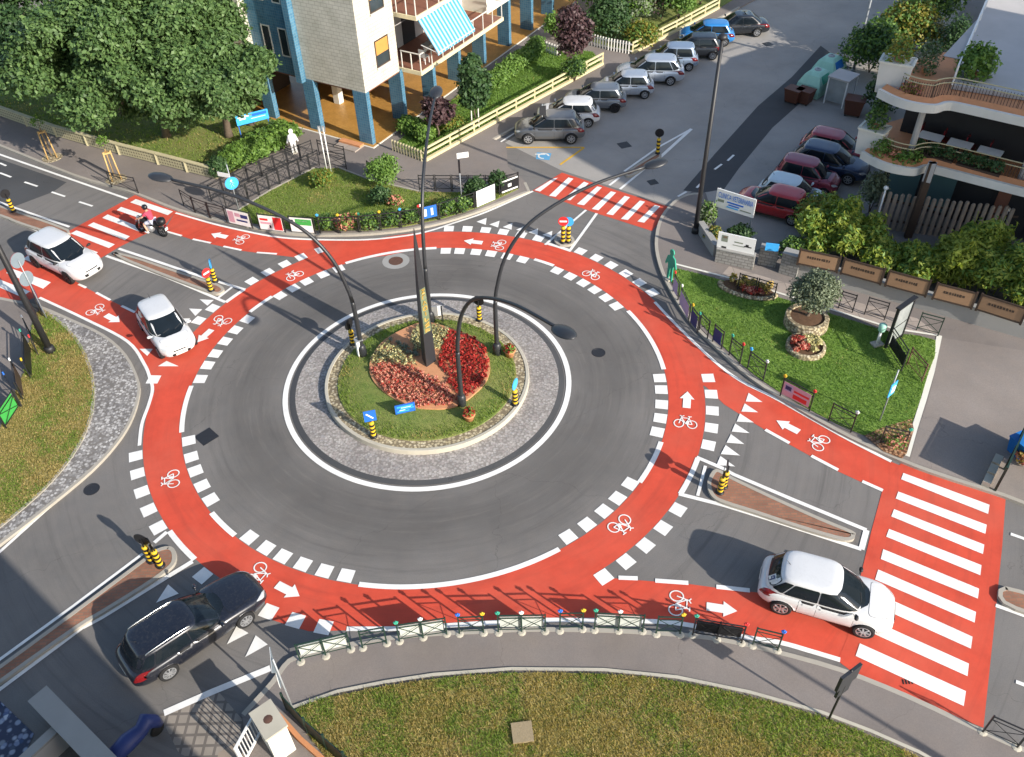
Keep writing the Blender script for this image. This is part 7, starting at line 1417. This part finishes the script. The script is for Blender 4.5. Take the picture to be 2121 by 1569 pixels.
for off, mats, lab in (((-.3, 0), ['flower_pink', 'flower_red'], 'pink flowers in the left half of the low stone ring'), ((.32, 0), ['flower_cream'], 'cream flowers in the right half of the low stone ring')):
    bl = [((off[0] + random.uniform(-.3, .3), random.uniform(-.45, .45), .18), (.13, .13, .11)) for i in range(14)]; tt = thing('flower_cluster', lab, 'flowers', (fc.x, fc.y, .30)); leaf_cloud('flowers', bl, 700, .085, mats, tt, droop=-.2, lean=.6)
gc_ = at((1548, 600), .15); t = thing('flower_bed', 'small garden bed of yellow and dark red flowers with pale stones', 'flower bed', gc_, -.45); q = MB(); 
for i in range(22): a = math.pi * (1 + i / 21); q.lathe([(.02, -.05), (.14, -.02), (.15, .05), (.08, .12), (.01, .13)], 7, (1.3 * math.cos(a), .62 * math.sin(a), 0))
q.build('stones', 'pebble_cream', t, True); q = MB(); q.prism([(1.25 * math.cos(a), .58 * math.sin(a)) for a in np.linspace(0, 6.28, 20)[:-1]], -.02, .05); q.build('soil', 'soil', t)
leaf_cloud('flowers', [((random.uniform(-.95, .95), random.uniform(.0, .4), .25), (.2, .2, .2)) for i in range(14)], 900, .1, ['flower_yellow', 'leaf_yellow'], t, droop=-.2, lean=.5); leaf_cloud('flowers', [((random.uniform(-.2, .8), random.uniform(-.35, 0), .2), (.15, .15, .15)) for i in range(9)], 420, .1, ['flower_red', 'flower_pink'], t, droop=-.2, lean=.5)
# glass shelter and other garden objects
a = at((1824, 715), .15); b = at((1858, 740), .15); d = at((1880, 660), .15)
t = thing('glass_shelter', 'slanted grey glass and steel board beside the corner garden path', 'shelter', at((1835, 720), .15), R(38)); hh = up((1835, 720), (1852, 643), .15)
m_ = MB(); m_.box((.55, 0, hh / 2 + .05), (1.15, .03, hh - .2)); m_.build('pane', 'pale_glass', t); m_ = MB(); [m_.box((x, 0, hh / 2), (.08, .12, hh)) for x in (-.04, 1.16)]; m_.box((.56, 0, hh + .02), (1.35, .22, .06)); m_.box((.56, 0, .12), (1.12, .06, .08)); m_.box((.56, 0, 1.0), (1.12, .05, .05)); m_.build('frame', 'black_iron', t)
t = thing('water_fountain', 'small white rounded post with a light blue top on the garden grass', 'fountain', at((1816, 714), .15), .3); hh = up((1816, 714), (1824, 676), .15); m_ = MB(); m_.tube([(0, 0, 0), (0, 0, hh * .7)], .07, 10); m_.build('post', 'white_plastic', t, True); m_ = MB(); m_.lathe([(.08, hh * .62), (.16, hh * .7), (.17, hh * .95), (.1, hh), (.01, hh + .01)], 14); m_.build('top', 'mint_plastic', t, True); m_ = MB(); m_.box((0, 0, .04), (.5, .35, .08)); m_.build('base', 'concrete_pale', t)
def cutout(name, label, px, z0, outline, mat, h, face, cat):
    t = thing(name, label, cat, at(px, z0), face); m_ = MB(); pts = [(x * h, y * h) for x, y in outline]; k = len(pts); m_.add([(-.03, x, z) for x, z in pts] + [(.03, x, z) for x, z in pts], [tuple(range(k))[::-1], tuple(k + i for i in range(k))] + [(i, (i + 1) % k, k + (i + 1) % k, k + i) for i in range(k)]); m_.build('figure', mat, t); m_ = MB(); m_.box((0, 0, .03), (.3, .25, .08)); m_.build('base', 'concrete_pale', t); return t
HUM = [(-.10, 0), (-.04, 0), (-.02, .40), (.02, .40), (.05, 0), (.11, 0), (.10, .45), (.13, .55), (.20, .44), (.23, .48), (.15, .75), (.06, .80), (.06, .84), (.09, .90), (.06, .98), (0, 1), (-.06, .98), (-.09, .90), (-.06, .84), (-.06, .80), (-.15, .75), (-.23, .48), (-.20, .44), (-.13, .55), (-.10, .45)]
cutout('figure_board', 'white cut-out human silhouette standing at the end of the hedge', (611, 317), KZ, HUM, 'white_plastic', 1.55, R(-70), 'cut-out figure'); cutout('figure_board', 'green cut-out child figure on the kerb of the corner garden', (1386, 580), KZ, HUM, 'teal_plastic', 1.75, R(-150), 'cut-out figure')
board('info_board', 'blue information board under the trees by the apartment block', 'board', (532, 283), .16, 2.0, .62, .95, R(-62), 'sky_sign', lines=[('white_plastic', [(.06, .12, .4, .3), (.1, .36, .3, .5), (.45, .55, .9, .6)]), ('blue_sign', [(.5, .12, .95, .4)])], legmat='blue_sign')
# staked saplings
for q, tp, lab in (((108, 327), (80, 275), 'sapling guard of three yellow wooden stakes, left one by the cream fence'), ((241, 372), (215, 318), 'sapling guard of three yellow wooden stakes, right one by the black railing')):
    t = thing('tree_stakes', lab, 'tree guard', at(q, KZ), 0, 'wooden sapling guards'); hh = up(q, tp, KZ); m_ = MB(); m_.lathe([(.62, -.02), (.6, .012), (.01, .02)], 14); m_.build('sand_patch', 'pebble_cream', t)
    for i in range(3): a = i * 2.094; m_ = MB(); m_.tube([(math.cos(a) * .30, math.sin(a) * .30, -.05), (math.cos(a) * .22, math.sin(a) * .22, hh)], .045, 7); m_.build('stake', 'wood_post', t, True)
    m_ = MB(); pp = [Vector((math.cos(i * 2.094) * .22, math.sin(i * 2.094) * .22, hh - .12)) for i in range(3)]; [m_.bar(pp[i], pp[(i + 1) % 3], .05, .09) for i in range(3)]; m_.build('brace', 'wood_post', t); m_ = MB(); m_.tube([(0, 0, 0), (.02, 0, hh * .9), (0, .03, hh * 1.3)], [.025, .02, .008], 6); m_.build('sapling', 'bark', t)
    leaf_cloud('crown', [((0, 0, hh * 1.3), (.35, .35, .35))], 130, .09, ['leaf_hedge'], t)
# bins and kiosk at the top right
def igloo(px, label, mats, rz):
    t = thing('recycling_bin', label, 'recycling bin', at(px, 0), rz, 'recycling bins by the upper street'); m_ = MB(); w_, l_ = .75, .95
    sec = [(1.0, .05), (1.06, .5), (1.0, .85), (.70, 1.35), (.45, 1.52)]; vs = [Vector((sx * l_ * s_, sy * w_ * s_, z)) for s_, z in sec for sx, sy in ((-1, -1), (1, -1), (1, 1), (-1, 1))]
    m_.add(vs, [(i * 4 + j, i * 4 + (j + 1) % 4, i * 4 + 4 + (j + 1) % 4, i * 4 + 4 + j) for i in range(4) for j in range(4)] + [(16, 17, 18, 19)]); m_.build('body', mats[0], t); 
    for s_ in (-1, 1): m_ = MB(); m_.box((0, s_ * w_ * .86, 1.12), (.9, .05, .5), tilt=Matrix.Rotation(s_ * R(30), 3, 'X')); m_.build('flap', mats[1], t)
    m_ = MB(); m_.lathe([(.22, 1.52), (.2, 1.60), (.1, 1.62), (.1, 1.55)], 14, cap=False); m_.build('collar', 'galvanised', t, True)
dS = math.atan2(dF.y, dF.x)
igloo((1684, 192), 'pale green recycling bell bin nearest the two brown bins', ('mint_plastic', 'teal_plastic'), dS); igloo((1712, 163), 'bright blue recycling bell bin behind the pale green one', ('mint_plastic', 'blue_plastic'), dS)
def wbin(px, mat, label, s_=1., rz=0., lid=None):
    t = thing('wheeled_bin', label, 'bin', at(px, 0), rz, 'wheeled bins on the right'); m_ = MB(); vs = [Vector((x * k_ * .5 * s_, y * k_ * .58 * s_, z * s_)) for k_, z in ((.8, .12), (1, 1.02)) for x, y in ((-1, -1), (1, -1), (1, 1), (-1, 1))]; m_.add(vs, [(0, 3, 2, 1), (4, 5, 6, 7)] + [(i, (i + 1) % 4, 4 + (i + 1) % 4, 4 + i) for i in range(4)]); m_.build('body', mat, t)
    m_ = MB(); m_.box((0, 0, 1.06 * s_), (1.04 * s_, 1.22 * s_, .07)); m_.box((.42 * s_, 0, 1.0 * s_), (.1, 1.0 * s_, .06)); m_.build('lid', lid or mat, t)
    for a in (-1, 1): m_ = MB(); m_.lathe([(.12 * s_, -.03), (.12 * s_, .03)], 12, (-.3 * s_, a * .4 * s_, .12 * s_), mt=Matrix.Rotation(R(90), 3, 'X')); m_.build('wheel', 'rubber', t)
wbin((1641, 212), 'brown_plastic', 'brown wheeled bin, left one of the pair before the recycling bins', .85, dS); wbin((1664, 214), 'brown_plastic', 'brown wheeled bin, right one of the pair before the recycling bins', .85, dS); wbin((1765, 238), 'brown_plastic', 'brown wheeled bin beside the grey kiosk', 1.0, dS + .3)
wbin((2112, 945), 'blue_plastic', 'bright blue bin at the right edge behind the green screen', .8, .4)
t = thing('bin_shelter', 'small grey kiosk with a flat roof beside the brown bin', 'kiosk', at((1735, 212), 0), dS); hk = 1.75; m_ = MB(); m_.box((0, 0, hk), (1.5, 1.4, .1)); m_.build('roof', 'grey_render', t); m_ = MB(); m_.box((-.66, 0, hk / 2 + .1), (.04, 1.25, hk - .3)); m_.build('panel', 'pale_glass', t); each('post', 'white_plastic', t, [lambda m, x=x, y=y: m.box((x, y, hk / 2), (.07, .07, hk)) for x in (-.68, .68) for y in (-.62, .62)]); m_ = MB(); m_.box((.1, .63, hk / 2 + .1), (1.3, .04, hk - .3)); m_.build('panel', 'dark_brown', t)
# green screen at the right edge
a, b = at((2060, 1018), KZ), at((2100, 930), KZ); d = b - a; t = thing('green_screen', 'teal mesh screen on pale posts at the right edge by the big zebra', 'screen', a, math.atan2(d.y, d.x)); L_ = d.length; m_ = MB(); m_.box((L_ / 2, -.03, .75), (L_, .02, 1.0)); m_.build('mesh', 'green_iron', t); each('post', 'green_iron', t, [lambda m, k_=k_: m.box((L_ * k_, 0, .65), (.09, .09, 1.3)) for k_ in (.02, .5, .98)]); m_ = MB(); m_.box((L_ / 2, 0, 1.28), (L_, .05, .05)); m_.build('rail', 'green_iron', t)
each('base_block', 'concrete_pale', t, [lambda m, x=x: m.box((x, .35, .12), (.5, .28, .26)) for x in (.25, .85, 1.45)])
bush('border_plant', 'orange leaved plant behind the green screen', 'plant', at((2118, 960), KZ), .4, .4, .5, 260, .1, ['flower_yellow', 'flower_pink'], nb=3); bush('border_plant', 'small reddish plant at the corner of the bark chips', 'plant', at((1850, 925), .16), .5, .35, .45, 260, .09, ['leaf_hedge', 'flower_pink'], nb=3)
# ------------------------------------------------------------------ bottom left corner
q = at((545, 1520)); t = thing('gate_pillar', 'cream rendered gate pillar with a rusty stain in the bottom left', 'pillar', at((580, 1545), 0), R(38)); m_ = MB(); m_.box((0, 0, .8), (.62, .95, 1.6)); m_.build('shaft', 'pale_render', t); m_ = MB(); m_.box((0, 0, 1.64), (.7, 1.03, .08)); m_.build('cap', 'concrete_pale', t); m_ = MB(); m_.lathe([(.14, 1.68), (.05, 1.695)], 10); m_.build('stain', 'rust_iron', t)
a, b = at((520, 1580), .2), at((556, 1512), .2); d = b - a; t = thing('white_gate', 'white metal gate frame next to the cream pillar', 'gate', at((505, 1590), .05), math.atan2(d.y, d.x)); L_ = 1.25; m_ = MB(); m_.box((L_ / 2, 0, 1.15), (L_, .06, .07)); m_.box((L_ / 2, 0, .15), (L_, .06, .07)); [m_.box((x, 0, .65), (.07, .06, 1.0)) for x in (.03, L_ - .03)]; m_.build('frame', 'white_plastic', t); each('bar', 'white_plastic', t, [lambda m, i=i: m.box((.12 * i + .1, 0, .65), (.025, .025, .96)) for i in range(9)])
pts = [(595, 1470), (640, 1520), (720, 1590), (830, 1680)]; t = thing('mesh_fence', 'green mesh garden fence on a low brick edge along the bottom lawn', 'fence', at(pts[0], KZ)); o_ = at(pts[0], KZ); ln = [at(p_, KZ) - o_ for p_ in pts]; m_ = MB(); [m_.bar(ln[i] + Vector((0, 0, .45)), ln[i + 1] + Vector((0, 0, .45)), .03, .85) for i in range(3)]; m_.build('mesh', 'green_iron', t); m_ = MB(); l2 = offset_line(ln, -.30); [m_.bar(l2[i] + Vector((0, 0, .08)), l2[i + 1] + Vector((0, 0, .08)), .14, .2) for i in range(3)]; m_.build('edging', 'terracotta', t); each('post', 'green_iron', t, [lambda m, p_=p_: m.box((p_.x, p_.y, .5), (.06, .06, 1.05)) for p_ in ln + [ln[1].lerp(ln[2], .5)]])
m_ = MB(); m_.sheet(PL([(330, 1480), (452, 1432), (510, 1500), (430, 1590), (370, 1560)], .004)); struct('paved_ramp', m_, 'paving_grid')
m_ = MB(); m_.sheet(PL([(452, 1560), (520, 1520), (560, 1560), (560, 1640), (440, 1640)], .006)); struct('paved_ramp', m_, 'wood_slat')
for pts, lab, wd_, hh in (([(78, 1438), (235, 1600)], 'thick grey concrete coping wall in the bottom left corner', .62, 1.2), ([(115, 1512), (20, 1600)], 'short grey wall branching off the coping wall', .30, 1.0)):
    a, b = P(*pts[0], hh), P(*pts[1], hh); a, b = Vector((a.x, a.y, 0)), Vector((b.x, b.y, 0)); t = thing('parapet_wall', lab, 'wall', a); m_ = MB(); m_.bar((0, 0, hh / 2), b - a + Vector((0, 0, hh / 2)), wd_ * .7, hh - .1); m_.build('face', 'grey_render', t); m_ = MB(); m_.bar((0, 0, hh), b - a + Vector((0, 0, hh)), wd_, .1); m_.build('coping', 'concrete', t)
m_ = MB(); m_.sheet(PL([(0, 1452), (70, 1520), (20, 1640), (-150, 1640), (-150, 1440)], .02)); struct('pebble_bed', m_, 'mosaic_pebble'); m_ = MB(); m_.sheet(PL([(95, 1540), (140, 1580), (180, 1640), (20, 1640)], .02)); struct('pebble_bed', m_, 'mosaic_pebble')
t = thing('covered_scooter', 'dark covered scooter in the shade at the bottom left', 'scooter', at((290, 1558), 0), R(52)); m_ = MB(); m_.tube([(-.75, 0, .35), (-.6, 0, .78), (-.1, 0, .85), (.35, 0, .82), (.55, 0, 1.02), (.75, 0, .7), (.85, 0, .35)], [.16, .26, .28, .22, .26, .2, .1], 12); m_.build('cover', 'navy', t, True); each('wheel', 'rubber', t, [lambda m, x=x: m.lathe([(.2, -.05), (.24, 0), (.2, .05)], 14, (x, 0, .24), mt=Matrix.Rotation(R(90), 3, 'X')) for x in (-.55, .7)], True)
# ------------------------------------------------------------------ neighbouring buildings outside the frame that throw the long shadows
def block(name, label, k, d, L_, dep, h, mat='pale_render', z0=0):
    d = Vector((*d, 0)).normalized(); n = Vector((d.y, -d.x, 0)); t = thing(name, label, 'building', (*k, z0), math.atan2(d.y, d.x)); m_ = MB(); m_.box((L_ / 2, -dep / 2, h / 2), (L_, dep, h)); m_.build('wall', mat, t); m_ = MB(); m_.box((L_ / 2, -dep / 2, h + .1), (L_ + .6, dep + .6, .2)) ; m_.build('roof', 'grey_render', t)
    each('window', 'window_glass', t, [lambda m, x=x, z=z: m.box((x, .02, z), (1.2, .06, 1.4)) for x in np.arange(1.5, min(L_, 20) - 1, 4.2) for z in np.arange(2.2, h - 1, 3.1)]); return t
block('apartment_tower', 'tall plain tower to the right of the scene, throwing shade on the parking street', (34.5, 22.6), (.79, .61), 15.6, 10, 20.0)
block('apartment_tower', 'second plain tower farther up the street to the right', (49.6, 43.0), (.79, .61), 26, 10, 21.0)
block('photographer_block', 'plain apartment block behind the viewpoint', (4.8, -.6), (-1, 0), 44, -12, 30)
t = thing('billboard', 'unseen raised board on a post, added beyond the lower right corner for its shadow', 'billboard', (20.2, 3.8, 0), R(50)); m_ = MB(); m_.box((0, 0, 6.6), (.12, 2.2, 2.0)); m_.build('panel', 'white_plastic', t); m_ = MB(); m_.tube([(0, 0, 0), (0, 0, 5.7)], .12, 8); m_.build('post', 'galvanised', t)  # invented out-of-frame board, sized and placed to shade the lower right pavement
print('objects', len(bpy.data.objects), 'faces', sum(len(o.data.polygons) for o in bpy.data.objects if o.type == 'MESH'))
